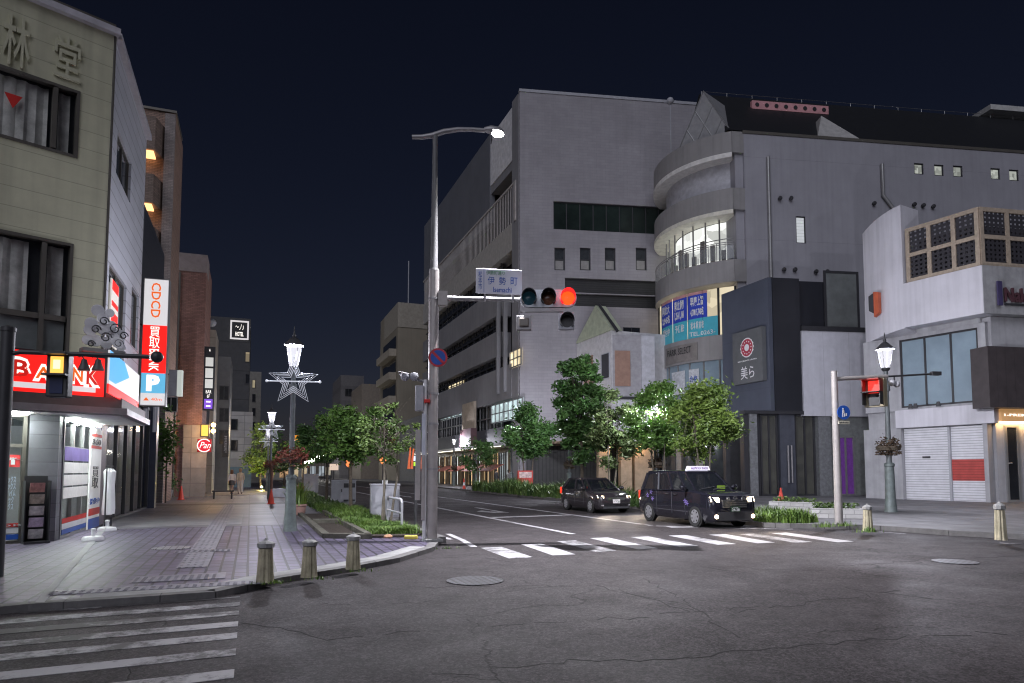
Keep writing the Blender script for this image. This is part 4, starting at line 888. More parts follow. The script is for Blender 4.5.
for i in range(6):
    a = .08+i*.15; ring(-.02, -.09, .3, Lz['w0']-.8, 'shop_window', 'win_grey', rbd, a, a+.1)
# gable ridges of the glass lantern on the roof edge
pa0, pa1 = arc(-.2, .0, .0)[0], arc(-.2, .32, .32)[0]
pk = ((pa0[0]+pa1[0])/2, (pa0[1]+pa1[1])/2); zk = ZA(91, *pk); z0 = Lz['roof1']+.01
MB().add([(*pa0, z0), (*pa1, z0), (*pk, zk), (pa0[0]+5, pa0[1]+2, z0), (pa1[0]+5, pa1[1]+2, z0), (pk[0]+5, pk[1]+2, zk)], [(0, 2, 1), (3, 4, 5), (0, 3, 5, 2), (1, 2, 5, 4), (0, 1, 4, 3)]).build('gable_lantern', mat('lantern slate', (.3, .3, .31), .4, var=.15), rbd)
f = MB(); f.tube([(*pa0, z0), (*pk, zk), (*pa1, z0)], .06, 5)
for k in (.33, .66): f.tube([tuple(Vector((*pa0, z0)).lerp(Vector((*pk, zk)), k)), tuple(Vector((*pa0, z0)).lerp(Vector((*pa1, z0)), k))], .04, 5); f.tube([tuple(Vector((*pa1, z0)).lerp(Vector((*pk, zk)), k)), tuple(Vector((*pa1, z0)).lerp(Vector((*pa0, z0)), k))], .04, 5)
f.build('lantern_bars', 'alu', rbd)
MB().ball((*arc(-1, .5, .5)[0], ZA(101, *arc(-1, .5, .5)[0])), .3).tube([(*arc(-1, .5, .5)[0], Lz['roof1']), (*arc(-1, .5, .5)[0], ZA(102, *arc(-1, .5, .5)[0]))], .05, 5).build('roof_light', 'whitebox', rbd)
# pipes, vents
u = WF.at(768, 200)[0]; MB().tube([WF.p(u, .15, WF.at(768, 278)[1]), WF.p(u, .15, WF.at(768, 158)[1])], .13, 10).build('drainpipe', 'alu', rbd, True)
u = WF.at(882, 200)[0]; u2 = WF.at(895, 212)[0]; MB().tube([WF.p(u, .15, WF.at(882, 165)[1]), WF.p(u, .15, WF.at(882, 196)[1]), WF.p(u2, .15, WF.at(895, 213)[1]), WF.p(u2, .15, WF.at(895, 240)[1])], .13, 10).build('drainpipe', 'alu', rbd, True)
for px, py in ((779, 199), (790, 199), (873, 204), (783, 270), (794, 270), (815, 272), (826, 272), (913, 205), (922, 206), (932, 207)):
    u, z = WF.at(px, py); MB().lathe([(.12, 0), (.16, .2), (.1, .28)], WF.p(u, .02, z), 10, axis='h', head=193).build('vent_cap', 'dark', rbd)
f = MB(); f.tube([WF.p(-1, -5, zr1+.25), WF.p(UW, -5, zr1+.25)], .018, 4)
for k in range(16): f.tube([WF.p(-1+k*2.2, -5, zr1-.05), WF.p(-1+k*2.2, -5, zr1+.25)], .018, 4)
f.build('roof_rail', 'alu', rbd)
for k in range(3): MB().fbox(BG, 3+k*4.5, 4.6+k*4.5, -6, -4.5, zt+.1, zt+1.0+.3*(k % 2)).build('rooftop_unit', 'whitebox', st) if False else None
zq = WF.at(1000, 110, -5)[1]; uq = WF.at(985, 112, -5)[0]; MB().fbox(WF, uq, uq+5, -6.5, -4.4, zq-.35, zq+.1).build('roof_box', mat('pale roof box', (.5, .5, .49), .6), rbd)

# ---------------------------------------------------------------- black entrance building
ZK = 42.0; lat = (772-512)*ZK/F; EX, EY = ZK*math.sin(YAW)+lat*math.cos(YAW), ZK*math.cos(YAW)-lat*math.sin(YAW)
ES = Fr(EX, EY, 0, True); EF = Fr(EX, EY, 103)
bb = thing('black_entrance_building', 'black cladded building with a grey hanging sign and a tall glass entrance', 'building', (EX, EY, 0))
M['blk'] = mat('black panel', (.02, .021, .027), .32, var=.2, scale=.5, streak=.2, spec=.6)
M['blk_lit'] = mat('black panel lit blue', (.085, .095, .125), .3, var=.15, scale=.4, streak=.15, lines=(2, 3.4, .02, .5))  # same black cladding, lamplight on this face put into its colour
zb_, zt_ = EF.at(773, 414)[1], EF.at(773, 277.5)[1]
ul = ES.at(722.5, 350)[0]
MB().fbox(ES, .002, ul, -.3, 0, zb_, zt_).build('sign_wall', 'blk_lit', bb)
uf = EF.at(801, 350)[0]; u3 = EF.at(862, 350)[0]
MB().fbox(EF, .3, uf, -.3, 0, zb_, zt_).build('front_wall', 'blk', bb)
MB().prism([(v.x, v.y) for v in (EF.p(.32, -.32, 0), EF.p(u3, -.32, 0), EF.p(u3, -2.6, 0), ES.p(ul-.1, -3.5, 0), ES.p(ul-.05, -.32, 0))], zb_+.02, zt_-.06).build('core', 'blk', bb)
a = rect(EF, (825, 329), (858, 272), -.2); window(EF, *a, bb, 'darkframe', mat('grey film glass', (.14, .15, .15), .15, var=.3, scale=.5), 1, 1, d=-.2, w=.15)
q = EF.at(801, 330); z1w = EF.at(801, 331)[1]
MB().fbox(EF, uf+.02, u3+.8, -.31, .12, zb_-.1, z1w).build('pale_front', mat('pale front panel', (.55, .55, .6), .5, var=.08, lines=(0, 1.7, .02, .4), streak=.2), bb)
MB().fbox(EF, uf+.02, u3+.2, -.31, .2, z1w+.003, z1w+.3).build('dark_ledge', 'darkframe', bb)
# hanging sign with the round crest
a = rect(ES, (733.5, 385.5), (761.5, 326), .35); hs = MB().fbox(ES, a[0], a[1], .03, .35, a[2], a[3]).build('hanging_sign', mat('slate sign board', (.11, .115, .12), .5, var=.1), bb)
cx, cz = (a[0]+a[1])/2-.0, a[2]+.67*(a[3]-a[2]); rr = .62
for r0, m_, d in ((rr, 'white', .352), (rr*.88, mat('crest red', (.4, .04, .07), .5), .36), (rr*.36, 'white', .37)):
    mb = MB(); n = 32; pts = [ES.p(cx+r0*(1+(.06*math.cos(k*math.pi) if r0 == rr else 0))*math.cos(2*math.pi*k/n), d, cz+r0*1.02*math.sin(2*math.pi*k/n)) for k in range(n)]
    mb.add(pts, [tuple(range(n))]).build('crest', m_, hs)
for k in range(12):
    q = 2*math.pi*k/12; mb = MB().fbox(ES, cx+.4*math.cos(q)-.04, cx+.4*math.cos(q)+.04, .362, .366, cz+.4*math.sin(q)-.04, cz+.4*math.sin(q)+.04); mb.build('crest_petal', mat('crest pink', (.7, .3, .32), .5) if k == 0 else 'white', hs)
letters(ES, 'RISTORANTE URARA', a[0]+.5, a[1]-.5, a[2]+.415*(a[3]-a[2]), a[2]+.44*(a[3]-a[2]), .352, 'white', hs)
letters(ES, '美ら', a[0]+.75, a[1]-.75, a[2]+.08*(a[3]-a[2]), a[2]+.32*(a[3]-a[2]), .352, 'white', hs)
# glazed entrance below
zf = zb_
fl = [(747, 'stone'), (757, 'door'), (776, 'navy'), (785, 'navy'), (798, 'door'), (818, 'stone'), (826, 'stone')]
def ue(px, d=0): return EF.at(px, 460, d)[0]
x0_ = ue(745); MB().fbox(EF, x0_, ue(832), -3, -2.6, .1, zf).build('entrance_wall', 'dark', bb)
M['estone'] = mat('dark granite', (.17, .175, .185), .5, var=.3, scale=6, bump=.1)
for (p0, p1, m_, d) in ((745, 750, 'darkframe', -.1), (750.5, 758, 'estone', 0), (758.5, 763, 'darkframe', -.3), (782, 797, mat('navy door panel', (.07, .075, .095), .4), -.15), (819, 831, 'estone', .05)):
    MB().fbox(EF, ue(p0), ue(p1), -.6, d, .1, zf).build('pillar', m_, bb)
for (p0, p1) in ((763.5, 781), (798, 818.5)):
    f = MB().frame(EF, ue(p0), ue(p1), .1, zf, -.5, -.3, .1, 2, 1).build('glass_door', 'darkframe', bb); MB().fbox(EF, ue(p0)+.1, ue(p1)-.1, -.42, -.4, .2, zf-.1).build('pane', room('dim restaurant', (.7, .7, .55), .03, .5), f)
for px in (788.5, 792): u = ue(px); MB().tube([EF.p(u, .0, .9), EF.p(u, 0, 3.2)], .05, 8).build('door_handle', 'silver', bb, True)
MB().fbox(EF, x0_, ue(832), -.6, .1, zf+.003, zf+.2).build('lintel', 'darkframe', bb)
# side wall with the purple door
PF = Fr(EX, EY, 103); e0 = ue(832); e1 = EF.at(872, 450)[0]; ztp = EF.at(845, 397)[1]
MB().wall(EF, e0+.02, e1+1.5, .1, ztp, [(ue(840), ue(858), .1, EF.at(848, 436)[1])], .4, -.3).build('stone_wall', mat('grey stone wall', (.19, .2, .2), .6, var=.25, scale=4), bb)
pd = MB().frame(EF, ue(840), ue(858), .1, EF.at(848, 436)[1], -.45, -.28, .1, 2, 1).build('purple_door', 'alu', bb); MB().fbox(EF, ue(840)+.02, ue(858)-.02, -.43, -.36, .12, EF.at(848, 437)[1]).build('door_panel', mat('purple curtain', (.09, .03, .17), .6, var=.4, scale=5, emit=(.2, .05, .35), es=.2), pd)

# ---------------------------------------------------------------- white shuttered building at the right
CZ = 33.3; lat = (988-512)*CZ/F; NX, NY = CZ*math.sin(YAW)+lat*math.cos(YAW), CZ*math.cos(YAW)-lat*math.sin(YAW)
NS = Fr(NX, NY, -9, True); NF = Fr(NX, NY, 100)
nb = thing('shuttered_building', 'white building with closed roller shutters, timber roof screen and curved corner panel', 'building', (NX, NY, 0))
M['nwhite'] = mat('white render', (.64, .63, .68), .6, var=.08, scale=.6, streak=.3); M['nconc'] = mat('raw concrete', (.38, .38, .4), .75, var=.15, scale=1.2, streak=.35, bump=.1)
nL = NS.at(864, 440)[0]
def nz(py, px=985, d=0): return NS.at(px, py, d)[1]
zsh = nz(424); zpn = nz(404); zwt = nz(325); zpar0 = nz(317); zpar1 = nz(267)
nr = NF.at(1024, 400)[0]+4
MB().prism([(v.x, v.y) for v in (NS.p(.3, -.5, 0), NS.p(nL, -.5, 0), NS.p(nL, -9, 0), NF.p(nr+6, -9, 0), NF.p(nr+6, -.5, 0), NF.p(.3, -.5, 0))], .1, zpar1-.2).build('core', 'nconc', nb)
ush0 = NS.at(985, 460)[0]; ush0 = NS.at(984, 460)[0]; ush1 = NS.at(902, 460)[0]; umid = NS.at(948, 460)[0]
MB().wall(NS, 0, nL, .1, zsh+.02, [(ush0, ush1, .1, zsh)], .5).build('ground_wall', 'nconc', nb)
M['shut'] = mat('shutter slats', (.68, .68, .72), .45, metal=.0, var=.1, lines=(2, .13, .03, .6)); M['shutred'] = mat('red shutter slats', (.45, .06, .05), .5, lines=(2, .13, .03, .6))
for (a, b) in ((ush0+.02, umid-.06), (umid+.06, ush1-.02)):
    s_ = MB().fbox(NS, a, b, -.4, -.25, .1, zsh-.02).build('roller_shutter', 'shut', nb)
    if a < 1: MB().fbox(NS, a+.002, b-.002, -.26, -.24, nz(481), nz(459)).build('red_band', 'shutred', s_)
    else: MB().fbox(NS, (a+b)/2-.2, (a+b)/2+.2, -.25, -.22, 2.3, 2.4).build('handle', 'dark', s_)
MB().fbox(NS, umid-.055, umid+.055, -.4, -.15, .1, zsh-.02).build('shutter_post', 'whitebox', nb)
MB().fbox(NS, ush0-.6, ush1+.2, -.45, .12, zsh+.025, zpn).build('shutter_header', 'nwhite', nb)
wz0, wz1 = zpn+.15, zwt
MB().wall(NS, 0, nL, zpn, wz1+.2, [(.35, NS.at(897, 360)[0], wz0, wz1)], .3, -.25).build('upper_wall', 'nconc', nb)
window(NS, .35, NS.at(897, 360)[0], wz0, wz1, nb, 'darkframe', 'win_blue', 3, 1, d=-.35, w=.1)
# parapet box, curved at its far end
pl = NS.at(902, 250, .5)[0]
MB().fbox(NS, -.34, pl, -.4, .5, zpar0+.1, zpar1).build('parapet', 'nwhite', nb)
cp = [NS.p(pl+.003, .5, 0)]; uend = NS.at(859, 300, .1)[0]
for k in range(9): t = k/8; cp.append(NS.p(pl+(uend-pl)*t, .5-.95*t*t, 0))
cp += [NS.p(uend, -1.2, 0), NS.p(pl+.003, -1.2, 0)]
ztall = NS.at(880, 212, .4)[1]; zlow = zpar0+.1-.35
mbp = MB(); n = len(cp); vsb = []
for i, v in enumerate(cp): vsb.append((v.x, v.y, zlow+.35*(1-min(1, i/9))))
for i, v in enumerate(cp): vsb.append((v.x, v.y, ztall-.6*(min(i, 9)/9)**1.5 if i < 10 else ztall-.6*(i == 10)))
mbp.add(vsb, [tuple(range(n))[::-1], tuple(range(n, 2*n))]+[(i, (i+1) % n, n+(i+1) % n, n+i) for i in range(n)]).build('curved_panel', 'nwhite', nb)
lg = NS.at(874, 303, .5); FLg = Fr(*NS.p(lg[0], .3, 0)[:2], -9, True)
for k, (m_, da) in enumerate((('dark', .145), (mat('orange logo', (.5, .11, .05), .5), -.145))):
    MB().hexa([NS.p(lg[0]+da-.14, .3, lg[1]-.6), NS.p(lg[0]+da+.14, .3, lg[1]-.6+.2*(1-2*k)), NS.p(lg[0]+da+.14, .55, lg[1]-.6+.2*(1-2*k)), NS.p(lg[0]+da-.14, .55, lg[1]-.6), NS.p(lg[0]+da-.14, .3, lg[1]+.55), NS.p(lg[0]+da+.14, .3, lg[1]+.42+.2*k), NS.p(lg[0]+da+.14, .55, lg[1]+.42+.2*k), NS.p(lg[0]+da-.14, .55, lg[1]+.55)]).build('logo', m_, nb)
# timber lattice screen on the roof
M['timber'] = mat('pale timber', (.38, .31, .24), .65, var=.2, scale=5)
zs0, zs1 = zpar1+.03, nz(207)
def lattice(fr, u0, u1, d, nu, name):
    f = MB().frame(fr, u0, u1, zs0, zs1, d-.1, d+.06, .2, nu, 2).build(name, 'timber', nb)
    g = MB(); n = int((u1-u0)/.26)
    for i in range(n): u = u0+.2+i*(u1-u0-.4)/n; g.fbox(fr, u, u+.13, d-.05, d-.02, zs0+.2, zs1-.2)
    m = int((zs1-zs0)/.26)
    for j in range(m): z = zs0+.2+j*(zs1-zs0-.4)/m; g.fbox(fr, u0+.2, u1-.2, d-.054, d-.024, z, z+.13)
    g.build('lattice', mat('dark lattice', (.035, .033, .04), .6), f)
lattice(NS, -.22, pl-.1, .3, 3, 'timber_screen'); lattice(NF, -.2, nr, .3, 4, 'timber_screen')
MB().prism([(v.x, v.y) for v in (NS.p(.3, -.5, 0), NS.p(pl-.3, -.5, 0), NS.p(pl-.3, -3, 0), NF.p(nr, -3, 0), NF.p(nr, -.5, 0), NF.p(.3, -.5, 0))], zs0, zs1-.6).build('roof_room', mat('dark roof room', (.09, .08, .09), .8, var=.4), nb)
# face to the crossing road with the shop name
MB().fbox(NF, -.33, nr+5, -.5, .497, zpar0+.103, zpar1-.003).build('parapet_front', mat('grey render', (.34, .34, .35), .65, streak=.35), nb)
MB().fbox(NF, .5, nr+5, -.5, 0, .1, zpar0+.08).build('front_wall', 'nconc', nb)
fa = NF.at(995, 304, .5); fb = NF.at(1021, 283, .5)
letters(NF, 'Naka', NF.at(1003.5, 304, .5)[0], NF.at(1031, 304, .5)[0], NF.at(1012, 302.5, .5)[1], NF.at(1012, 288.5, .5)[1], .53, mat('maroon letter', (.09, .04, .05), .4), nb, bold=.02, th=.1)
MB().fbox(NF, NF.at(1004, 300, .5)[0], nr+4, .5, .6, NF.at(1010, 305.5, .5)[1], NF.at(1010, 303.8, .5)[1]).build('name_underline', 'darkframe', nb)
u = NF.at(997, 290, .5)[0]; MB().prism([(NF.p(u+a, .6, 0).x, NF.p(u+a, .6, 0).y) for a in (-.13, .13)]+[(NF.p(u+.13, .68, 0).x, NF.p(u+.13, .68, 0).y), (NF.p(u-.13, .68, 0).x, NF.p(u-.13, .68, 0).y)], NF.at(997, 306, .5)[1], NF.at(997, 282, .5)[1]).build('name_emblem', mat('indigo emblem', (.06, .05, .12), .4), nb)
# dark box and door at the edge of the picture
a = rect(NF, (988.5, 407), (1040, 348), 1.0); MB().fbox(NF, a[0]+.1, nr+5, .02, 1.0, a[2], a[3]).build('dark_canopy_box', mat('brown black panel', (.06, .05, .052), .5, lines=(0, .5, .02, .5)), nb)
a = rect(NF, (1003.5, 421), (1040, 409), .5); pl_ = MB().fbox(NF, a[0], a[1], .02, .4, a[2], a[3]).build('lit_sign', mat('timber lit sign', (.5, .3, .16), .5, emit=(1, .55, .22), es=.35), nb)
letters(NF, '1-PREMI', NF.at(1006, 414, .5)[0], NF.at(1030, 414, .5)[0], a[2]+.25, a[3]-.25, .41, 'signwhite', pl_, bold=.02)
MB().fbox(NF, a[0], a[1], .1, .3, a[2]-.06, a[2]-.01).build('sign_lamp', emis('warm strip', (1, .6, .25), 5), nb)
f = MB().frame(NF, NF.at(1005, 460)[0], NF.at(1019, 460)[0], .1, NF.at(1005, 425)[1], -.02, .08, .12, 1, 1).build('door', 'alu', nb); MB().fbox(NF, NF.at(1005, 460)[0]+.1, NF.at(1019, 460)[0]-.1, .01, .04, .12, NF.at(1005, 425)[1]-.1).build('pane', 'win', f)
MB().tube([NF.p(NF.at(1007, 460)[0], .12, 2.0), NF.p(NF.at(1009.5, 460)[0], .12, 2.0)], .04, 6).build('door_handle', 'silver', nb)
for px in (911, 916, 939): u, z = NS.at(px, 407, .4); MB().lathe([(.08, .15), (.12, -.1)], NS.p(u, .45, zpn+.12), 10).build('wall_spotlight', 'dark', nb)

# ---------------------------------------------------------------- far end of the street
def farblock(name, label, pxl, pxr, pytop, Yf, m, pytop2=None, cat='building'):
    t, fr, xl, xr_, zt = block(name, label, Yf, pxl, pxr, pytop, m, 16); return t, fr, xl, xr_, zt
fb_, fr, xl, xr_, zt = farblock('tan_office_block', 'tan office block with side balconies beyond the department store', 398, 440, 306, 110, mat('tan office wall', (.25, .22, .17), .7, var=.12, scale=.3, streak=.2))
zt2 = fr.at(400, 327)[1]
MB().box(xl-.02, xr_, 109.9, 110, zt2, zt+.01).build('top_band', mat('pale band', (.33, .3, .25), .7), fb_)
MB().box(xl-.02, xl, 110, 122, zt2, zt+.01).build('top_band', mat('pale side band', (.33, .3, .25), .7), fb_)
bs = Fr(xl, 110, 0, True)
for k in range(5):
    z0 = zt2-3.5-k*3.9; MB().fbox(bs, .8, 13, .02, 1.2, z0-1.2, z0).build('balcony', mat('balcony wall', (.35, .31, .25), .7), fb_); MB().fbox(bs, 1.2, 12.5, .02, .08, z0+.15, z0+2.2).build('window', 'win', fb_)
for py in (346, 375, 432): q = rect(fr, (426, py+3), (446, py)); MB().fbox(fr, q[0], q[1], .01, .15, q[2], q[3]).build('wall_strip', mat('pale strip', (.4, .37, .31), .7), fb_)
MB().tube([(xl+3, 116, zt), (xl+3, 116, zt+9)], .1, 6).build('antenna', 'whitebox', fb_)
f2, fr, xl, xr_, zt = farblock('stepped_flats', 'narrow stepped flats left of the tan office block', 362, 390, 385, 135, mat('brown flats', (.2, .17, .14), .7))
f3, fr, xl, xr_, zt = farblock('dark_flats', 'dark grey flats with faint windows at the street end', 341, 364, 376, 150, mat('dark flats wall', (.12, .115, .12), .7, lines=(2, 3.2, .9, .25)))
for k in range(3): window(fr, *rect(fr, (345, 396+k*16), (352, 389+k*16)), f3, 'dark', 'win', 2, 1, d=.1)
f4, fr, xl, xr_, zt = farblock('low_concrete_shop', 'low grey shop block between the street trees and tan office', 420, 440, 416, 96, mat('grey shop wall', (.22, .22, .22), .7))
window(fr, *rect(fr, (424, 440), (436, 424)), f4, 'alu', 'win_grey', 3, 1, d=.05)
cols = ((.14, .14, .15), (.2, .17, .14), (.11, .11, .12), (.18, .18, .17), (.15, .12, .1))
spec = (('corner_shop', 'small dark house under the orange roof sign at the street end', 292, 309, 446, 165), ('distant_shop', 'low pale shop at the street end beside the string of lamps', 309, 326, 452, 190), ('distant_office', 'grey block closing the view behind the string of lamps', 322, 345, 443, 230), ('street_end_house', 'dark low house beyond the lit tree at the left pavement', 262, 292, 452, 140))
for k, (nm, lab, a, b, py, Yf) in enumerate(spec):
    t, fr, xl, xr_, zt = farblock(nm, lab, a, b, py, Yf, mat('far wall', cols[k], .7))
    n = max(2, int((xr_-xl)/3))
    for i in range(n):
        q0 = (xr_-xl)*(i+.2)/n; q1 = (xr_-xl)*(i+.8)/n
        MB().fbox(fr, q0, q1, .02, .06, .4, 3.0).build('shop_window', room('lit shop %d' % k, ((1, .75, .4), (.8, .9, 1), (1, .9, .7), (1, .6, .3))[k], .5, 1.2), t)
        MB().fbox(fr, q0, q1, .02, .06, 4.0, 5.4).build('window', 'win' if (i+k) % 3 else room('far room', (1, .85, .6), .5, 1), t)
os_ = thing('roof_sign', 'orange glowing roof sign at the far end of the street', 'sign', (XY(300, 164), 164, ZA(444, XY(300, 164), 164)))
q = Fr(XY(294, 164), 164, 90); a = rect(q, (293.5, 441.5), (305, 435.5)); MB().fbox(q, a[0], a[1], -.3, 0, a[2], a[3]).build('sign_face', emis('amber sign', (1, .35, .03), 1.1), os_); MB().fbox(q, a[0]+.4, a[1]-.4, -.2, -.05, a[2]-2, a[2]-.003).build('sign_frame', 'bronze', os_)
MB().fbox(q, a[0]+.5, a[1]-.5, .005, .02, (a[2]+a[3])/2-.12, (a[2]+a[3])/2+.12).build('dark_strip', 'bronze', os_)

# ================================================================== lamp posts
def lantern_glass():
    m = bpy.data.materials.new('lantern glass'); n, l = nodes_of(m); n.clear(); o = n.new('ShaderNodeOutputMaterial'); mx = n.new('ShaderNodeMixShader'); t = n.new('ShaderNodeBsdfTransparent'); e = n.new('ShaderNodeEmission')
    e.inputs[0].default_value = (.9, .9, 1, 1); e.inputs[1].default_value = .62; mx.inputs[0].default_value = .55; l.new(t.outputs[0], mx.inputs[1]); l.new(e.outputs[0], mx.inputs[2]); l.new(mx.outputs[0], o.inputs[0]); return m
M['lantern'] = lantern_glass(); M['lantern_bright'] = M['lantern']; M['garland'] = emis('light garland', (.85, .88, 1), .5)
def make_lamp(label, star=True):
    t = thing('lamp_post', label, 'street lamp', (0, 0, 0), 'lantern lamp posts along the street')
    MB().lathe([(.18, 0), (.17, .05), (.14, .4), (.125, 1.32), (.145, 1.34), (.145, 1.40), (.1, 1.44)], (0, 0, 0), 20).build('base', mat('post base', (.19, .225, .225), .5, metal=.2, var=.25, scale=6), t, True)
    MB().tube([(0, 0, 1.44), (0, 0, 4.15)], [.075, .06], 14).build('shaft', 'greypole', t, True)
    MB().lathe([(.1, 3.55), (.1, 3.78)], (0, 0, 0), 12).build('collar', 'greypole', t, True)
    MB().lathe([(.02, 4.1), (.09, 4.16), (.12, 4.2), (.12, 4.24)], (0, 0, 0), 14).build('lantern_seat', 'dark', t, True)
    MB().lathe([(.10, 4.25), (.185, 4.76)], (0, 0, 0), 6).build('lantern_glass', 'lantern' if star else 'lantern_bright', t)
    f = MB(); f.lathe([(.25, 4.79), (.24, 4.83), (.17, 4.9), (.1, 4.98), (.04, 5.02), (.05, 5.06), (.025, 5.12), (.008, 5.3)], (0, 0, 0), 16)
    for k in range(4):
        q = k*math.pi/2+.4; f.tube([(.115*math.cos(q), .115*math.sin(q), 4.24), (.215*math.cos(q), .215*math.sin(q), 4.8)], .006, 5); f.ball((.27*math.cos(q), .27*math.sin(q), 4.8), .02)
    f.build('lantern_cap', 'dark', t, True)
    if star:
        fr = Fr(0, -.12, 100); mb = MB()
        for sc in (.64, .53, .42, .31):
            p = [fr.p(sc*(1 if k % 2 == 0 else .42)*math.sin(k*math.pi/5), 0, 3.84+sc*(1 if k % 2 == 0 else .42)*math.cos(k*math.pi/5)) for k in range(11)]
            mb.tube(p, .009, 5)
        s_ = mb.build('star_garland', 'garland', t)
        MB().tube([fr.p(-.66, 0, 3.84), fr.p(.66, 0, 3.84)], .018, 6).ball(fr.p(-.66, 0, 3.84), .035).ball(fr.p(.66, 0, 3.84), .035).build('cross_bar', 'garland', s_)
    return t
def lamp_at(t, x, y, z, sc=1.):
    t.location = (x, y, z); t.scale = (sc, sc, sc); return t
lx, ly = GP(290, 531, PZ)
L0 = lamp_at(make_lamp('lantern lamp post with a star garland and red flower baskets beside the lily pot'), lx, ly, PZ)
lamps = [(L0, lx, ly)]
for x, y, lab in ((1.05, 40.2, 'lantern lamp post with star garland behind the large star lamp, by the red cone'), (1.27, 56.3, 'small distant lantern lamp post with star garland before the yellow lit tree')):
    c = copy_tree(L0); lamp_at(c, x, y, PZ); c['label'] = lab; lamps.append((c, x, y))
Lr = make_lamp('lantern lamp post with a dry flower ring before the roller shutters', False)
x, y = GP(891, 512, .1); lamp_at(Lr, x, y, .1, 1.27); lamps.append((Lr, x, y))
for x, y, lab in ((17.7, 27.5, 'lantern lamp post with flower basket behind the black taxi'), (17.9, 37.2, 'lantern lamp post with flower basket behind the dark hatchback'), (18, 47.2, 'lantern lamp post glowing before the cool lit store window'), (19.6, 68, 'distant lantern lamp post in front of the store awnings')):
    c = copy_tree(Lr); lamp_at(c, x, y, .1, 1.0); c['label'] = lab; lamps.append((c, x, y))
def leafcloud(n, fn, size, rg, fold=.25):
    mb = MB()
    for _ in range(n):
        c = Vector(fn(rg)); a = Vector((rg.gauss(0, 1), rg.gauss(0, 1), rg.gauss(0, .6))).normalized(); b = a.cross(Vector((rg.gauss(0, 1), rg.gauss(0, 1), rg.gauss(0, 1)))).normalized(); s = size*rg.uniform(.6, 1.3)
        nn = a.cross(b)*s*fold; k = len(mb.v); mb.v += [c-a*s, c+b*s*.45+nn, c+a*s, c-b*s*.45+nn]; mb.f += [(k, k+1, k+2), (k, k+2, k+3)]
    return mb
M['flower'] = leafmat('red flowers', (.26, .04, .035), (.32, .14, .09), 9); M['dryflower'] = leafmat('dry flowers', (.06, .035, .02), (.11, .07, .04), 9)
M['basketleaf'] = leafmat('basket leaves', (.06, .12, .03), (.2, .22, .07), 9)
def make_basket(label, z, fm, R_=.42):
    t = thing('flower_basket', label, 'flower basket', (0, 0, 0), 'flower baskets on the lamp posts'); rg = random.Random(5); ls = .06 if fm == 'flower' else .045
    MB().lathe([(.09, z-.12), (.3, z-.1), (.34, z+.02), (.1, z+.02)], (0, 0, 0), 16).build('basket', 'bark', t, True)
    def f(r): q = r.uniform(0, 6.283); h = r.gauss(.1, .09); rr = R_*r.uniform(.35, 1.15); return (rr*math.cos(q), rr*math.sin(q), z+h-.25*(rr/R_-.6))
    leafcloud(420, f, ls, rg).build('blossom', fm, t)
    def g(r): q = r.uniform(0, 6.283); rr = R_*r.uniform(.5, 1.1); return (rr*math.cos(q), rr*math.sin(q), z-.12-r.random()*.12)
    leafcloud(150, g, .05, rg).build('leaves', 'basketleaf' if fm == 'flower' else fm, t)
    return t
b0 = make_basket('basket of red flowers round the star lamp beside the lily pot', 1.85, 'flower', .37); b0.location = (lx, ly, PZ)
b1 = copy_tree(b0); b1.location = (1.05, 40.2, PZ); b1['label'] = 'basket of red flowers round the lamp by the red cone'
br = make_basket('dry brown flower ring round the lamp before the roller shutters', 1.9, 'dryflower', .3); br.location = (lamps[3][1], lamps[3][2], .1); br.scale = (1.27,)*3
for i, lab in ((4, 'dry flower ring on the lamp behind the black taxi'), (5, 'dry flower ring on the lamp behind the dark hatchback'), (7, 'dry flower ring on the distant lamp before the awnings')):
    c = copy_tree(br); c.location = (lamps[i][1], lamps[i][2], .1); c.scale = (1, 1, 1); c['label'] = lab

# ================================================================== bollards
def make_bollard():
    t = thing('bollard', 'stone bollard', 'bollard', (0, 0, 0)); s = .115; n = 12; mb = MB()
    for z, r in ((0, .125), (.03, .12), (.46, .095)):
        for k in range(n*2):
            q = 2*math.pi*k/(n*2); rr = r*(1.0 if k % 3 else .86); mb.v.append(Vector((rr*math.cos(q), rr*math.sin(q), z)))
    m = n*2
    for i in range(2):
        for k in range(m): mb.f.append((i*m+k, i*m+(k+1) % m, (i+1)*m+(k+1) % m, (i+1)*m+k))
    mb.f.append(tuple(2*m+k for k in range(m))); mb.build('shaft', 'bollard', t)
    MB().lathe([(.09, .462), (.115, .475), (.12, .53), (.09, .55), (.03, .57), (0.01, .60)], (0, 0, 0), 8).build('cap', 'bollard_cap', t)
    return t
B0 = make_bollard()
bl = [(265, 582, 'fluted stone bollard at the kerb nearest the tactile paving', 1.0, PZ), (309, 577, 'middle one of the three fluted stone bollards on the kerb', .95, PZ), (353, 569, 'fluted stone bollard at the kerb nearest the grass bed', .95, PZ), (868, 531, 'short stone bollard with weeds at its foot beside the beige signal pole', 1.15, .1), (1001, 540, 'lone fluted stone bollard before the shutters and dark box sign', 1.42, .1)]
for i, (px, py, lab, sc, z) in enumerate(bl):
    o = B0 if i == 0 else copy_tree(B0); x, y = GP(px, py, z); o.location = (x, y, z); o.scale = (min(sc, 1.0), min(sc, 1.0), sc); o['label'] = lab; o['group'] = 'stone bollards along the kerbs'; o.rotation_euler.z = i*.4

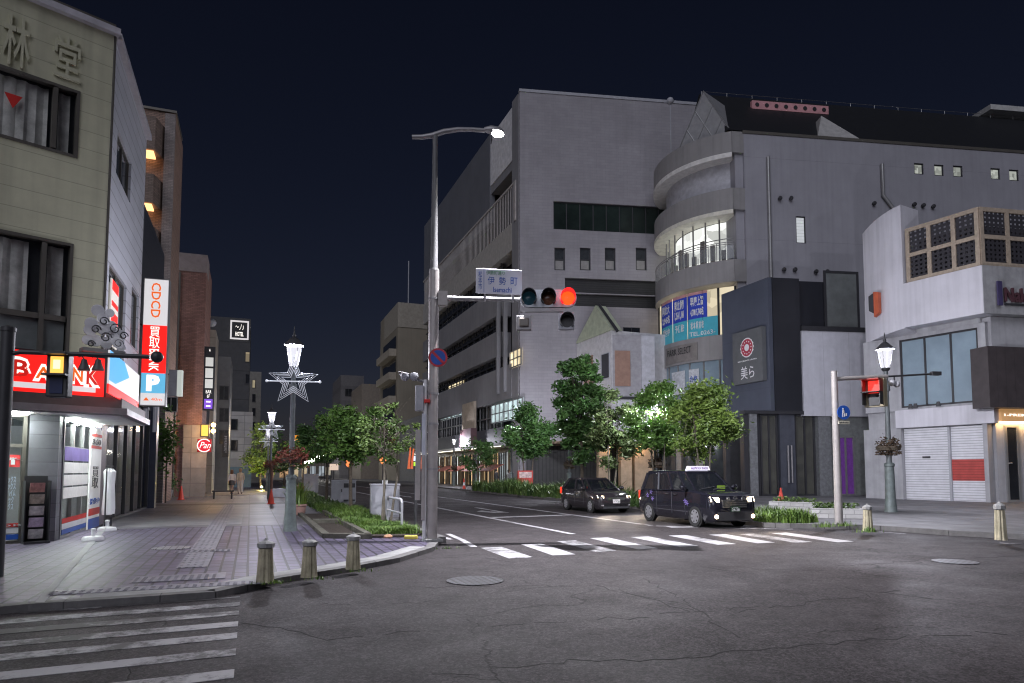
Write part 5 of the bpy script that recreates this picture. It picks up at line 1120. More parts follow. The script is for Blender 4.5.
# ================================================================== street light and signal pole at the pavement corner
px_, py_ = GP(432, 541, PZ)
MP = Fr(px_, py_, 103)
mp = thing('signal_pole', 'tall silver street light pole with signal arm at the pavement corner', 'street light', (px_, py_, PZ))
def mz(py, px=432): return MP.at(px, py)[1]
zs_ = mz(270)
MB().tube([MP.p(0, 0, PZ), MP.p(0, 0, zs_)], .115, 16).build('lower_shaft', 'beige_pole', mp, True)
utop = MP.at(432, 135)[0]
MB().tube([MP.p(0, 0, zs_-.02), MP.p(0, 0, zs_+.06), MP.p(0, 0, mz(145)), MP.p(.0, 0, mz(136))], [.118, .085, .055, .06], 14).build('upper_shaft', mat('darkened pole', (.15, .15, .155), .6, metal=.1), mp, True)  # upper shaft toned darker to offset the close lamp's light
ua = [MP.at(p, q) for p, q in ((412, 137), (422, 137), (432, 135.5), (444, 131.5), (458, 129.5), (472, 129.5), (485, 130.5))]
MB().tube([MP.p(u, 0, z) for u, z in ua], [.05, .055, .06, .06, .055, .05, .05], 10).build('light_arm', 'silver', mp, True)
uh, zh = MP.at(495, 131.5)
MB().tube([MP.p(uh-.25, 0, zh+.03), MP.p(uh-.1, 0, zh+.03), MP.p(uh+.1, 0, zh+.02), MP.p(uh+.2, 0, zh)], [.05, .1, .09, .04], 12).build('luminaire', 'silver', mp, True)
MB().ball(MP.p(uh+.06, -.0, zh-.06), .15, .09, .06).build('lamp_lens', emis('lamp lens', (1, .97, .92), 160), mp, True)
MB().fbox(MP, uh-.09, uh-.075, -.1, .1, zh-.26, zh+.0).build('added_light_blocker', 'dark', mp)  # added plate, keeps the lamp's light off the pole
sl = lamp_light(tuple(MP.p(uh+.08, 0, zh-.14)), 6500, (.95, .94, 1), .05, 'streetlamp_beam', spot=170); sl.rotation_euler = (MP.u*.85-Vector((0, 0, 1))).to_track_quat('-Z', 'Y').to_euler()
# white riser pipes and boxes on its street side
MB().tube([MP.p(-.17, .03, PZ), MP.p(-.17, .03, mz(380))], .045, 10).build('riser_pipe', 'white', mp, True)
for (a, b, c, d, w_) in ((415, 421, 500, 430, .12), (421, 425, 520, 455, .1)):
    q = rect(MP, (a, c), (b, d)); MB().fbox(MP, q[0], q[1]+.0, -.05, .1, q[2], q[3]).build('meter_box', 'beige_pole', mp, bev=.01)
q = rect(MP, (415, 411), (424, 386)); MB().fbox(MP, q[0], q[1], -.12, .12, q[2], q[3]).build('control_box', 'whitebox', mp, bev=.02)
q = rect(MP, (424, 403), (430, 400)); MB().fbox(MP, q[0], q[1], .0, .14, q[2], q[3]).build('red_tag', 'red', mp)
q = rect(MP, (421.5, 458), (425.5, 414)); MB().fbox(MP, q[0], q[1], .05, .08, q[2], q[3]).build('name_plate', mat('pale plate', (.6, .62, .7), .5), mp)
for py in (300, 395, 425, 470): MB().lathe([(.127, 0), (.127, .05)], MP.p(0, 0, mz(py)), 14).build('clamp_band', 'silver', mp)
MB().cbox((px_, py_, PZ), .4, .4, .05).build('foot_plate', 'concrete', mp)
q0 = MP.at(432, 298); q1 = MP.at(523, 300); MB().tube([MP.p(.1, 0, q0[1]), MP.p(q1[0], 0, q0[1]+.03)], [.065, .045], 12).build('signal_arm', 'silver', mp, True)
MB().fbox(MP, .09, .3, -.1, .1, q0[1]-.17, q0[1]+.15).build('arm_bracket', 'beige_pole', mp)
# side camera arm to the left of the pole
cz = mz(377); sc_ = thing('street_camera', 'pale dome cameras on a bracket on the silver corner pole', 'camera', tuple(MP.p(-.5, 0, cz)))
MB().tube([MP.p(-.1, 0, mz(383)), MP.p(-.75, .05, cz+.05)], .03, 8).build('bracket', 'silver', sc_, True); MB().tube([MP.p(-.35, .02, cz), MP.p(-.75, .3, cz+.06)], .02, 6).build('brace', 'silver', sc_)
for u in (-.42, -.62): MB().lathe([(.02, .08), (.08, .06), (.1, 0), (.09, -.06), (.04, -.11)], MP.p(u, .12, cz), 12).build('camera_dome', 'whitebox', sc_, True)
# no parking disc
u, z = MP.at(438, 357.5, .16); np_ = thing('no_parking_sign', 'round blue no parking sign with red ring and slash on the silver pole', 'sign', tuple(MP.p(u, .14, z)))
rr = .21
MB().lathe([(rr, -.02), (rr, .0)], MP.p(u, .155, z), 32, axis='h', head=193).build('plate', 'silver', np_)
MB().lathe([(rr*.99, .002), (rr*.99, .008)], MP.p(u, .155, z), 32, axis='h', head=193).build('red_ring', mat('sign red', (.5, .03, .05), .45), np_)
MB().lathe([(rr*.78, .01), (rr*.78, .014)], MP.p(u, .155, z), 32, axis='h', head=193).build('blue_disc', 'blue', np_)
q = .55*rr; a = Vector((0, 0, 1)); MB().hexa([MP.p(u-q-.02, .17, z+q-.02), MP.p(u-q+.02, .17, z+q+.02), MP.p(u+q+.02, .17, z-q+.02), MP.p(u+q-.02, .17, z-q-.02)]+[MP.p(u-q-.02, .176, z+q-.02), MP.p(u-q+.02, .176, z+q+.02), MP.p(u+q+.02, .176, z-q+.02), MP.p(u+q-.02, .176, z-q-.02)]).build('slash', mat('slash red', (.5, .03, .05), .45), np_)
# place name board
a = rect(MP, (476, 293), (522, 270), .1); pn = thing('place_name_sign', 'white place name board with blue writing above the signal arm', 'sign', tuple(MP.p((a[0]+a[1])/2, .1, a[2])))
MB().fbox(MP, a[0], a[1], .06, .1, a[2], a[3]).build('board', mat('sign board white', (.66, .66, .74), .5, var=.04), pn, bev=.01)
W_ = a[1]-a[0]; H_ = a[3]-a[2]
def L(t, x0, x1, y0, y1, m, **k): letters(MP, t, a[0]+x0*W_, a[0]+x1*W_, a[2]+y0*H_, a[2]+y1*H_, .102, m, pn, th=.004, **k)
L('伊', .25, .40, .36, .68, 'blue'); L('勢', .50, .65, .36, .68, 'blue'); L('町', .75, .90, .36, .68, 'blue')
L('Isemachi', .37, .77, .06, .27, 'blue', bold=.01); L('伊勢町通り', .22, .62, .75, .92, mat('sign green', (.05, .25, .1), .5)); L('松\n本\n市', .05, .13, .15, .88, 'blue')
MB().fbox(MP, a[0]+.165*W_, a[0]+.175*W_, .102, .105, a[2]+.04*H_, a[3]-.04*H_).build('divider', 'blue', pn)
for s in (.2, .8): MB().fbox(MP, a[0]+s*W_-.02, a[0]+s*W_+.02, .0, .06, q0[1]-.05, a[2]+.2).build('bracket', 'silver', pn)
# traffic light
tl = thing('traffic_light', 'horizontal traffic light showing red above the street beside the place name board', 'traffic light', tuple(MP.p(*[q1[0], 0, q1[1]])))
TF = Fr(*MP.p(0, 0, 0)[:2], 112); f0 = TF.at(520, 310, .1); f1 = TF.at(577, 287, .1); zc = (f0[1]+f1[1])/2+.03; us0, us1 = f0[0], f1[0]; hh = .2
body = MB(); n = 10; prof = []
for k in range(n+1): q = math.pi/2+math.pi*k/n; prof.append((us0+hh+hh*math.cos(q), hh*math.sin(q)))
for k in range(n+1): q = -math.pi/2+math.pi*k/n; prof.append((us1-hh+hh*math.cos(q), hh*math.sin(q)))
N_ = len(prof); body.add([TF.p(u, -.12, zc+z) for u, z in prof]+[TF.p(u, .0, zc+z) for u, z in prof], [tuple(range(N_))[::-1], tuple(range(N_, 2*N_))]+[(i, (i+1) % N_, N_+(i+1) % N_, N_+i) for i in range(N_)])
body.build('housing', mat('signal housing', (.5, .52, .56), .45, metal=.3), tl)
lamp_m = [mat('unlit green lens', (.015, .045, .065), .2, emit=(.05, .2, .3), es=.04), mat('unlit amber lens', (.16, .07, .04), .2), emis('red signal light', (1, .06, .008), 2.2)]
def visor(fr, u, z, r, d0, ln, m, par):
    mb = MB(); n = 18; pts = []
    for k in range(n+1):
        q = -R(50)+R(280)*k/n
        for d, rr in ((d0, r), (d0+ln*(.55+.45*max(0, math.sin(q))), r*.97), (d0+ln*(.55+.45*max(0, math.sin(q))), r*.9), (d0, r*.93)): pts.append(fr.p(u+rr*math.cos(q), d, z+rr*math.sin(q)))
    for k in range(n):
        for j in range(4): mb.f.append((k*4+j, k*4+(j+1) % 4, (k+1)*4+(j+1) % 4, (k+1)*4+j))
    mb.v = pts; mb.build('visor', m, par, True)
for k in range(3):
    u = us0+hh+(us1-us0-2*hh)*k/2
    lens = MB(); n = 24
    for i, (r, d) in enumerate(((.155, .004), (.12, .02), (.06, .035), (.005, .04))):
        for j in range(n): q = 2*math.pi*j/n; lens.v.append(TF.p(u+r*math.cos(q), d, zc+r*math.sin(q)))
    for i in range(3):
        for j in range(n): lens.f.append((i*n+j, i*n+(j+1) % n, (i+1)*n+(j+1) % n, (i+1)*n+j))
    lo = lens.build('lens', lamp_m[k], tl, True); visor(TF, u, zc, .175, .0, .3, 'dark' if k < 2 else mat('visor painted with red glow', (.35, .03, .03), .4, emit=(1, .01, .02), es=1.3), lo)  # red light from the lens painted as a glow on its visor
u = us1-hh-.01; za_ = zc-.52
MB().fbox(TF, u-.2, u+.16, -.12, 0, za_-.19, za_+.2).build('arrow_housing', mat('signal housing grey', (.45, .46, .5), .45, metal=.3), tl, bev=.02)
MB().lathe([(.14, 0), (.14, .01)], TF.p(u-.01, .0, za_), 22, axis='h', head=202).build('arrow_lens', 'dark', tl); visor(TF, u-.01, za_, .165, .0, .26, 'dark', tl)
MB().fbox(TF, us0, us1-.3, -.1, .0, zc-.3, zc-.22).build('mount_bar', 'silver', tl)
for s in (.1, .55): MB().fbox(TF, us0+s, us0+s+.06, -.1, -.02, zc-.22, zc-.14).build('mount_clip', 'silver', tl)
u = TF.at(524, 320, .1)[0]; z = TF.at(524, 322, .1)[1]
MB().fbox(TF, u-.17, u+.17, -.1, .06, z-.17, z+.16).build('detector_box', 'silver', tl, bev=.02); MB().fbox(TF, u-.11, u+.11, .06, .12, z-.1, z+.1).build('detector_face', mat('detector face', (.2, .18, .16), .3), tl, bev=.03); MB().fbox(TF, u-.03, u+.03, -.05, 0, z+.16, zc-.3).build('detector_stem', 'silver', tl)

# ================================================================== black pole with pedestrian signal at the left edge
bx, by = GP(-4, 577, PZ)
PPf = Fr(bx, by, 100); pp = thing('pedestrian_signal_pole', 'dark pole with a thin arm in front of the corner shop', 'pole', (bx, by, PZ))
zt_ = PPf.at(4, 330)[1]; MB().tube([PPf.p(0, 0, PZ), PPf.p(0, 0, zt_)], .09, 14).build('shaft', 'dark', pp, True); MB().lathe([(.1, 0), (.1, .06), (.03, .09)], PPf.p(0, 0, zt_-.02), 14).build('cap', 'dark', pp, True)
a0 = PPf.at(20, 352); a1 = PPf.at(157, 357)
MB().tube([PPf.p(0, 0, a0[1]-.05), PPf.p(a0[0], 0, a0[1]), PPf.p(a1[0]-.1, 0, a1[1])], .035, 8).build('arm', 'dark', pp, True); MB().ball(PPf.p(a1[0], 0, a1[1]), .09).build('sensor', 'dark', pp, True)
q = rect(PPf, (46, 397), (70, 354), .2); ph = thing('pedestrian_signal', 'pedestrian signal box with a glowing amber upper panel before the red sign', 'traffic light', tuple(PPf.p((q[0]+q[1])/2, .1, q[2])))
zm_ = (q[2]+q[3])/2
MB().fbox(PPf, q[0], q[1], .05, .24, q[2], q[3]).build('housing', 'dark', ph, bev=.02)
MB().fbox(PPf, q[0]+.06, q[1]-.06, .245, .255, zm_+.03, q[3]-.05).build('lit_panel', emis('amber panel', (1, .45, .08), 1.7), ph); MB().fbox(PPf, q[0]+.1, q[1]-.1, .257, .262, zm_+.09, q[3]-.1).build('lit_centre', emis('pale amber', (1, .85, .45), 1.6), ph)
MB().fbox(PPf, q[0]+.06, q[1]-.06, .245, .255, q[2]+.05, zm_-.03).build('dark_panel', mat('dark signal glass', (.05, .06, .12), .15), ph)
MB().fbox(PPf, q[0]-.02, q[1]+.02, .25, .42, q[3]-.03, q[3]).build('visor', 'dark', ph); MB().fbox(PPf, q[0]-.01, q[1]+.01, .25, .36, zm_-.012, zm_+.012).build('visor', 'dark', ph)
MB().tube([PPf.p((q[0]+q[1])/2, .1, q[3]), PPf.p((q[0]+q[1])/2, 0, a0[1])], .03, 6).build('hanger', 'dark', ph)

# ================================================================== beige signal pole at the right corner
rx, ry = GP(839, 525, .1); RP = Fr(rx, ry, 100)
rp = thing('right_signal_pole', 'beige signal pole with a long thin arm before the black entrance', 'pole', (rx, ry, .1)); rp.name = 'signal_pole'
ORG[rp.name] = Vector((rx, ry, .1))
ztp = RP.at(831, 371)[1]; MB().tube([RP.p(0, 0, .1), RP.p(0, 0, ztp)], [.11, .085], 14).build('shaft', 'beige_pole', rp, True)
c0 = RP.at(834, 379); c1 = RP.at(887, 376.5); c2 = RP.at(940, 373.5)
MB().tube([RP.p(0, 0, c0[1]), RP.p(c1[0], 0, c1[1])], .06, 10).build('arm', 'beige_pole', rp, True); MB().tube([RP.p(c1[0], 0, c1[1]), RP.p(c2[0], 0, c2[1])], .028, 8).build('thin_arm', 'dark', rp, True)
MB().fbox(RP, c2[0]-.3, c2[0], -.06, .06, c2[1]-.06, c2[1]+.05).build('arm_sensor', 'dark', rp)
# its signal, turned away: the lens's red light painted into its upper hood
q = rect(RP, (864, 406), (886, 379), .1); rs = thing('side_traffic_light', 'vertical two lamp signal glowing red on the beige pole arm', 'traffic light', tuple(RP.p((q[0]+q[1])/2, 0, q[2]))); rs.name = 'traffic_light'; ORG[rs.name] = Vector(rs.location)
TS = Fr(*RP.p((q[0]+q[1])/2, 0, 0)[:2], 162); hz_ = q[3]-q[2]
MB().fbox(TS, -.28, .28, -.3, -.1, q[2], q[3]).build('housing', mat('signal housing ochre', (.35, .3, .2), .5), rs)
for k, (zz, m_) in enumerate(((q[2]+.72*hz_, emis('red walk light', (1, .03, .02), 1.8)), (q[2]+.26*hz_, 'dark'))):
    MB().fbox(TS, -.15, .15, -.098, -.07, zz-.17, zz+.17).build('lens', m_, rs); v = MB(); v.fbox(TS, -.25, .25, -.095, .2, zz+.2, zz+.225); v.fbox(TS, -.25, -.225, -.095, .12, zz-.15, zz+.2); v.fbox(TS, .225, .25, -.095, .12, zz-.15, zz+.2); v.build('visor', 'dark' if k else mat('hood painted with red light', (.35, .05, .04), .5), rs)
MB().fbox(RP, (q[0]+q[1])/2-.03, (q[0]+q[1])/2+.03, -.03, .03, q[3], c1[1]).build('hanger', 'dark', rs)
for px in (893, 897): u, z = RP.at(px, 383, .1); 
cm_ = thing('street_camera', 'small white camera cluster hanging under the thin arm of the beige pole', 'camera', tuple(RP.p(*[u, 0, z])))
MB().ball(RP.p(u-.08, 0, z+.02), .1).ball(RP.p(u+.06, .02, z-.03), .09).build('camera_body', 'whitebox', cm_, True); MB().tube([RP.p(u, 0, z), RP.p(u, 0, c1[1])], .02, 6).build('bracket', 'dark', cm_)
# blue pedestrians sign
u, z = RP.at(847, 412, .3); bs_ = thing('pedestrian_sign', 'round blue sign with a white walking figure beside the beige pole', 'sign', tuple(RP.p(u, .2, z)))
MB().lathe([(.2, 0), (.2, .02)], RP.p(u, .15, z), 28, axis='h', head=190).build('plate', 'blue', bs_)
fg = MB(); fg.fbox(RP, u-.05, u+.01, .172, .176, z-.02, z+.07); fg.fbox(RP, u-.06, u-.03, .172, .176, z-.13, z-.02); fg.fbox(RP, u, u+.03, .172, .176, z-.12, z-.02); fg.fbox(RP, u-.04, u, .172, .176, z+.08, z+.12); fg.fbox(RP, u+.05, u+.09, .172, .176, z-.1, z-.02); fg.build('figure', 'white', bs_)
MB().fbox(RP, u-.17, u+.17, .15, .17, z-.33, z-.24).build('text_plate', mat('cream plate', (.55, .52, .42), .5), bs_); letters(RP, '自転車を除く', u-.15, u+.15, z-.31, z-.26, .171, 'dark', bs_, th=.003); MB().tube([RP.p(.05, 0, z), RP.p(u, .14, z)], .02, 6).build('bracket', 'silver', bs_)

# ================================================================== cabinets, rail, pots and beds on the left pavement
def cabinet(label, pl, pr, pyb, pyt, dep, vents=False):
    x0, y0 = GP(pl, pyb, PZ); x1, y1 = GP(pr, pyb, PZ); h = ZA(pyt, x0, y0)-PZ
    fr = Fr(x0, y0, 96); wd = (Vector((x1, y1, 0))-fr.o).dot(fr.u)
    t = thing('utility_cabinet', label, 'cabinet', (x0+wd/2, y0, PZ), 'utility cabinets on the pavement bed')
    MB().fbox(fr, 0, wd, -dep, 0, PZ+.08, PZ+h-.05).build('body', 'whitebox', t, bev=.012); MB().fbox(fr, -.02, wd+.02, -dep-.02, .02, PZ+h-.048, PZ+h).build('roof', 'whitebox', t); MB().fbox(fr, .02, wd-.02, -dep+.02, -.02, PZ, PZ+.078).build('plinth', 'concrete', t)
    d = MB().frame(fr, .35*wd, wd-.05, PZ+.14, PZ+h-.1, .002, .012, .02).build('door', 'whitebox', t); MB().fbox(fr, .4*wd, .44*wd, .012, .03, PZ+h*.5, PZ+h*.62).build('handle', 'dark', d)
    if vents:
        for a in (.5, .76):
            for b in (.1, .68): MB().fbox(fr, a*wd, a*wd+.2*wd, .012, .018, PZ+b*h, PZ+b*h+(.18 if b > .5 else .08)*h).build('vent', 'dark', t)
    return t
cabinet('plain pale utility cabinet nearest the silver corner pole', 371, 400, 520, 484, .8)
cabinet('pale utility cabinet with four dark vents', 331, 356, 504, 480, .8, True)
cabinet('small pale utility cabinet farthest up the bed', 302, 318, 493, 474, .8)
x, y = GP(388, 526, PZ)
gr = thing('guard_rail', 'white tubular guard rail at the road edge beside the corner pole', 'guard rail', (3.6, 20, PZ)); 
for (ya, yb) in ((17.9, 19.9), ):
    MB().tube([(3.75, ya, PZ), (3.75, ya, .78), (3.75, ya+.12, .86), (3.75, yb-.12, .86), (3.75, yb, .78), (3.75, yb, PZ)], .035, 8).build('hoop', 'whitebox', gr, True); MB().tube([(3.75, ya, .5), (3.75, yb, .5)], .025, 8).build('lower_bar', 'whitebox', gr, True)
x, y = GP(417, 466, PZ) if False else (4.05, 17.2)
# lit notice board with red roof ornament behind the pole
ix, iy = 3.55, 18.2; IF = Fr(ix, iy, 100); u, z = IF.at(415, 463)
ib = thing('lit_map_board', 'small roofed board with glowing screen beside the silver corner pole', 'sign', (IF.p(u, 0, 0).x, IF.p(u, 0, 0).y, PZ))
MB().tube([IF.p(u+.03, 0, PZ), IF.p(u+.03, 0, z-.1)], .04, 8).build('post', 'dark', ib, True); q = rect(IF, (409, 467), (422, 455)); MB().fbox(IF, q[0], q[1], -.06, .06, q[2], q[3]).build('case', 'dark', ib)
MB().fbox(IF, q[0]+.1, q[1]-.06, .062, .07, (q[2]+q[3])/2, q[3]-.03).build('screen', emis('blue white screen', (.55, .75, 1), 1.1), ib); MB().fbox(IF, q[0]+.12, q[1]-.08, .062, .07, q[2]+.03, (q[2]+q[3])/2-.03).build('green_light', emis('lime light', (.45, .85, .05), .9), ib)
rg = random.Random(9)
mb = MB()
for k in range(5): uu = q[0]-.05+k*(q[1]-q[0])/4.2; mb.hexa([IF.p(uu, .09, q[2]-.05), IF.p(uu+.07, .09, q[2]-.05), IF.p(uu+.07, .11, q[2]-.05), IF.p(uu, .11, q[2]-.05), IF.p(uu+.06, .09, q[3]+.2-.03*k), IF.p(uu+.1, .09, q[3]+.2-.03*k), IF.p(uu+.1, .11, q[3]+.2-.03*k), IF.p(uu+.06, .11, q[3]+.2-.03*k)]) if k != 2 else None
mb.build('red_pennants', mat('red orange cloth', (.5, .1, .03), .7, emit=(.6, .1, .02), es=.1), ib)
# yellow kerb block and corner stone
x, y = GP(411, 539, PZ); yb_ = thing('kerb_block', 'worn yellow painted block at the foot of the corner bed', 'block', (x, y, PZ)); MB().cbox((x, y, PZ), .3, .14, .08, 20).build('block', 'yellow', yb_, bev=.02)
x, y = GP(388, 538, PZ); rk_ = thing('stone', 'small orange brown stone at the edge of the grass bed', 'stone', (x, y, PZ)); mb = MB().ball((x, y, PZ+.03), .11, .07, .05, 10, 6); mb.v = [v+Vector((rg.uniform(-.01, .01),)*3) for v in mb.v]; mb.build('rock', mat('orange stone', (.45, .25, .15), .9), rk_, True)
# tree pit with sunken soil and edging
pit = [(1.75, 16.4), (2.45, 15.9), (2.45, 25.5), (1.75, 25.5)]
tag(MB().prism(pit, PZ+.012, PZ+.018).build('soil_bed', 'soil'), kind='structure')
ed_ = MB(); ed_.box(1.58, 1.74, 16.2, 25.6, PZ, PZ+.1); ed_.box(2.46, 2.6, 15.8, 25.6, PZ, PZ+.13); ed_.hexa([(1.58, 16.2, PZ), (2.6, 15.6, PZ), (2.6, 15.78, PZ), (1.58, 16.38, PZ), (1.58, 16.2, PZ+.11), (2.6, 15.6, PZ+.11), (2.6, 15.78, PZ+.11), (1.58, 16.38, PZ+.11)])
for yy in (20.6,): ed_.box(1.75, 2.45, yy, yy+.6, PZ+.02, PZ+.12)
tag(ed_.build('bed_edging', mat('old kerb edging', (.11, .105, .085), .85, var=.4, scale=6, bump=.4)), kind='structure')
# lily pot
x, y = GP(297, 515, PZ); pt = thing('plant_pot', 'pink terracotta pot of tall green blades behind the star lamp', 'plant pot', (x, y, PZ))
MB().lathe([(.2, 0), (.27, .08), (.31, .3), (.34, .32), (.34, .38), (.29, .38), (.28, .33), (0.01, .33)], (x, y, PZ), 24).build('pot', mat('pink terracotta', (.5, .3, .26), .7), pt, True)
def blades(n, fn, h, wd, rg, lean=.5):
    mb = MB()
    for _ in range(n):
        bx_, by_, bz_ = fn(rg); q = rg.uniform(0, 6.283); hh = h*rg.uniform(.5, 1.2); ln = lean*rg.uniform(.1, 1)*hh; dx, dy = math.cos(q), math.sin(q); w_ = wd*rg.uniform(.6, 1.3); k = len(mb.v)
        for t in (0, .5, 1): 
            c = Vector((bx_+dx*ln*t*t, by_+dy*ln*t*t, bz_+hh*t*(1-.12*t))); ww = w_*(1-t*.85); mb.v += [c+Vector((-dy, dx, 0))*ww, c-Vector((-dy, dx, 0))*ww]
        mb.f += [(k, k+1, k+3, k+2), (k+2, k+3, k+5, k+4)]
    return mb
M['blade'] = leafmat('blade green', (.06, .13, .025), (.22, .30, .06), 2.5); M['grass'] = leafmat('grass green', (.06, .13, .022), (.17, .27, .05), 1.5); M['weed'] = leafmat('dark ground cover', (.03, .075, .02), (.13, .2, .05), 1.2)
blades(260, lambda r: (x+r.gauss(0, .12), y+r.gauss(0, .12), PZ+.33), .8, .03, random.Random(2), .6).build('blades', 'blade', pt)
blades(10, lambda r: (x+r.gauss(0, .12), y+r.gauss(0, .1), PZ+.9), .2, .03, random.Random(4), .3).build('blossom', 'flower', pt)
# grass beds
rg = random.Random(11)
def bed(name, poly, n, h, m, wd=.018, z=PZ):
    xs = [p[0] for p in poly]; ys = [p[1] for p in poly]
    def inside(px, py):
        c = False
        for i in range(len(poly)):
            (x1, y1), (x2, y2) = poly[i], poly[i-1]
            if (y1 > py) != (y2 > py) and px < (x2-x1)*(py-y1)/(y2-y1)+x1: c = not c
        return c
    def f(r):
        while True:
            a, b = r.uniform(min(xs), max(xs)), r.uniform(min(ys), max(ys))
            if inside(a, b): return (a+r.gauss(0, .04), b+r.gauss(0, .04), z)
    def hm(px, py): return .65+.5*math.sin(px*2.3+py*1.1)*math.sin(py*1.7)
    mb = MB()
    for _ in range(n//14):
        c = f(rg); k = hm(c[0], c[1])
        b = blades(14, lambda r: (c[0]+r.gauss(0, .07), c[1]+r.gauss(0, .07), c[2]), h*max(.4, k+.35), wd, rg, .9); mb.add(b.v, b.f)
    return tag(mb.build(name, m), kind='stuff')
tag(MB().prism([(2.6, 15.9), (3.6, 15.7), (3.9, 16.2), (3.9, 60), (2.6, 60)], PZ+.012, PZ+.05).build('soil_bed', 'soil'), kind='structure')
bed('grass_bed', [(2.75, 16.3), (3.75, 16.1), (3.75, 19.5), (2.65, 19.5)], 14000, .2, 'grass', .014)
bed('grass_bed', [(2.6, 19.5), (3.75, 19.5), (3.75, 30), (2.6, 30)], 18000, .22, 'grass', .018)
bed('grass_bed', [(2.4, 30), (3.75, 30), (3.75, 60), (2.4, 60)], 7000, .22, 'weed', .035)
bed('hedge_strip', [(15.6, 27), (17.2, 27), (18.0, 52), (16.4, 52)], 9000, .75, 'weed', .05, .1)
bed('hedge_strip', [(14.7, 21.0), (16.4, 20), (17.2, 27), (15.5, 27)], 3000, .4, 'weed', .03, .1)
ipx = [GP(752, 521, .1), GP(790, 517, .1), GP(797, 519, .1), GP(765, 526, .1), GP(754, 524, .1)]
bed('grass_bed', [(13.95, 15.9), (15.6, 15.6), (16.2, 17.2), (14.5, 18.4)], 2400, .3, 'grass', .025, .1)
for k, (px, py) in enumerate(((844, 526), (868, 532), (826, 527))):
    x, y = GP(px, py, .1); wd_ = blades(60, lambda r: (x+r.gauss(0, .16), y+r.gauss(0, .1), .1), .16, .012, random.Random(k), .8).build('weeds', 'grass'); tag(wd_, kind='stuff')
for k, (px, py) in enumerate(((265, 584), (309, 580), (353, 572), (442, 549))):
    x, y = GP(px, py, PZ); tag(blades(40, lambda r: (x+r.gauss(.1, .12), y+r.gauss(0, .05), PZ), .06, .008, random.Random(k), .8).build('weeds', 'grass'), kind='stuff')

# planters and cones on the right pavement
def planter(label, pl, pr, pb, pt_, hd):
    x0, y0 = GP(pl, pb, .1); x1, y1 = GP(pr, pb+ (1 if pr > 840 else 2), .1); fr = Fr(x0, y0, math.degrees(math.atan2(x1-x0, y1-y0))); wd = math.hypot(x1-x0, y1-y0); h = ZA(pt_, x0, y0)-.1
    t = thing('box_planter', label, 'planter', ((x0+x1)/2, (y0+y1)/2, .1), 'white box planters before the black entrance')
    b = MB().wall(fr, 0, wd, .1, .1+h, [], .06); b.fbox(fr, 0, wd, -.7, -.64, .1, .1+h); b.fbox(fr, 0, .06, -.64, -.06, .1, .1+h); b.fbox(fr, wd-.06, wd, -.64, -.06, .1, .1+h)
    b.build('box', mat('white block', (.55, .54, .54), .7, var=.15, brick=(fr.head, .5, .14, .012, (.3, .3, .3), .5)), t); MB().fbox(fr, .07, wd-.07, -.63, -.07, .1, .1+h-.06).build('soil', 'soil', t)
    leafcloud(260, lambda r: tuple(fr.p(r.uniform(.1, wd-.1), r.uniform(-.6, -.1), .1+h+r.uniform(-.05, .16))), .07, random.Random(3)).build('seedlings', 'weed', t)
planter('white block planter behind the orange cone', 769, 814, 509, 501, 0); planter('white block planter behind the beige signal pole', 811, 864, 518, 508, 0)
def cone(name, label, x, y, z, h, m='cone'):
    t = thing(name, label, 'traffic cone', (x, y, z), 'traffic cones'); MB().lathe([(.16, .03), (.15, .04), (.03, h), (.0, h)], (x, y, z), 16).build('cone_body', m, t, True); MB().box(x-.19, x+.19, y-.19, y+.19, z, z+.03).build('foot', m, t)
    return t
x, y = GP(781, 502, .1); cone('traffic_cone', 'orange traffic cone standing behind the white block planter', x, y, .1, .7)
x, y = GP(181, 500, PZ); cone('traffic_cone', 'small red traffic cone before the tan tiled base', x, y, PZ, .75)
x, y = GP(271, 504, PZ); t = cone('traffic_cone', 'tall red cone with a thin post beside the second lamp', x, y, PZ, .7); MB().tube([(x, y, PZ+.69), (x, y, PZ+1.9)], .06, 8).build('post', mat('brown wrapped post', (.2, .1, .07), .7), t, True)
x, y = GP(464, 490, 0); t = cone('traffic_cone', 'red and white cone at the far kerb before the hedge', x, y, .0, 1.0); MB().lathe([(.115, .4), (.075, .65)], (x, y, 0), 16).build('white_band', 'white', t, True)
x, y = GP(283, 497, PZ); pl2 = thing('stone_planter', 'low pale stone planter beside the second lamp', 'planter', (x, y, PZ)); MB().box(x-.6, x+.9, y-.3, y+.3, PZ, PZ+.5).build('box', 'whitebox', pl2, bev=.02)
# red poster box beyond the hedge
x, y = 18.8, 44.2; q = Fr(x, y, 103); a = rect(q, (518, 485), (533, 470.5)); rbx = thing('poster_case', 'red poster case with a white emblem beyond the hedge', 'display case', tuple(q.p((a[0]+a[1])/2, 0, .1)))
MB().fbox(q, a[0], a[1], -.5, 0, a[2], a[3]).build('case', mat('red case', (.4, .04, .03), .5, emit=(.6, .05, .03), es=.08), rbx); MB().fbox(q, a[0]+.1, a[1]-.1, .002, .01, a[2]+.5*(a[3]-a[2]), a[3]-.1).build('emblem', mat('pale emblem', (.6, .45, .42), .6, var=.5, scale=6), rbx)
for s in (a[0], a[1]-.1): MB().fbox(q, s, s+.1, -.4, -.1, .1, a[2]-.003).build('leg', 'dark', rbx)

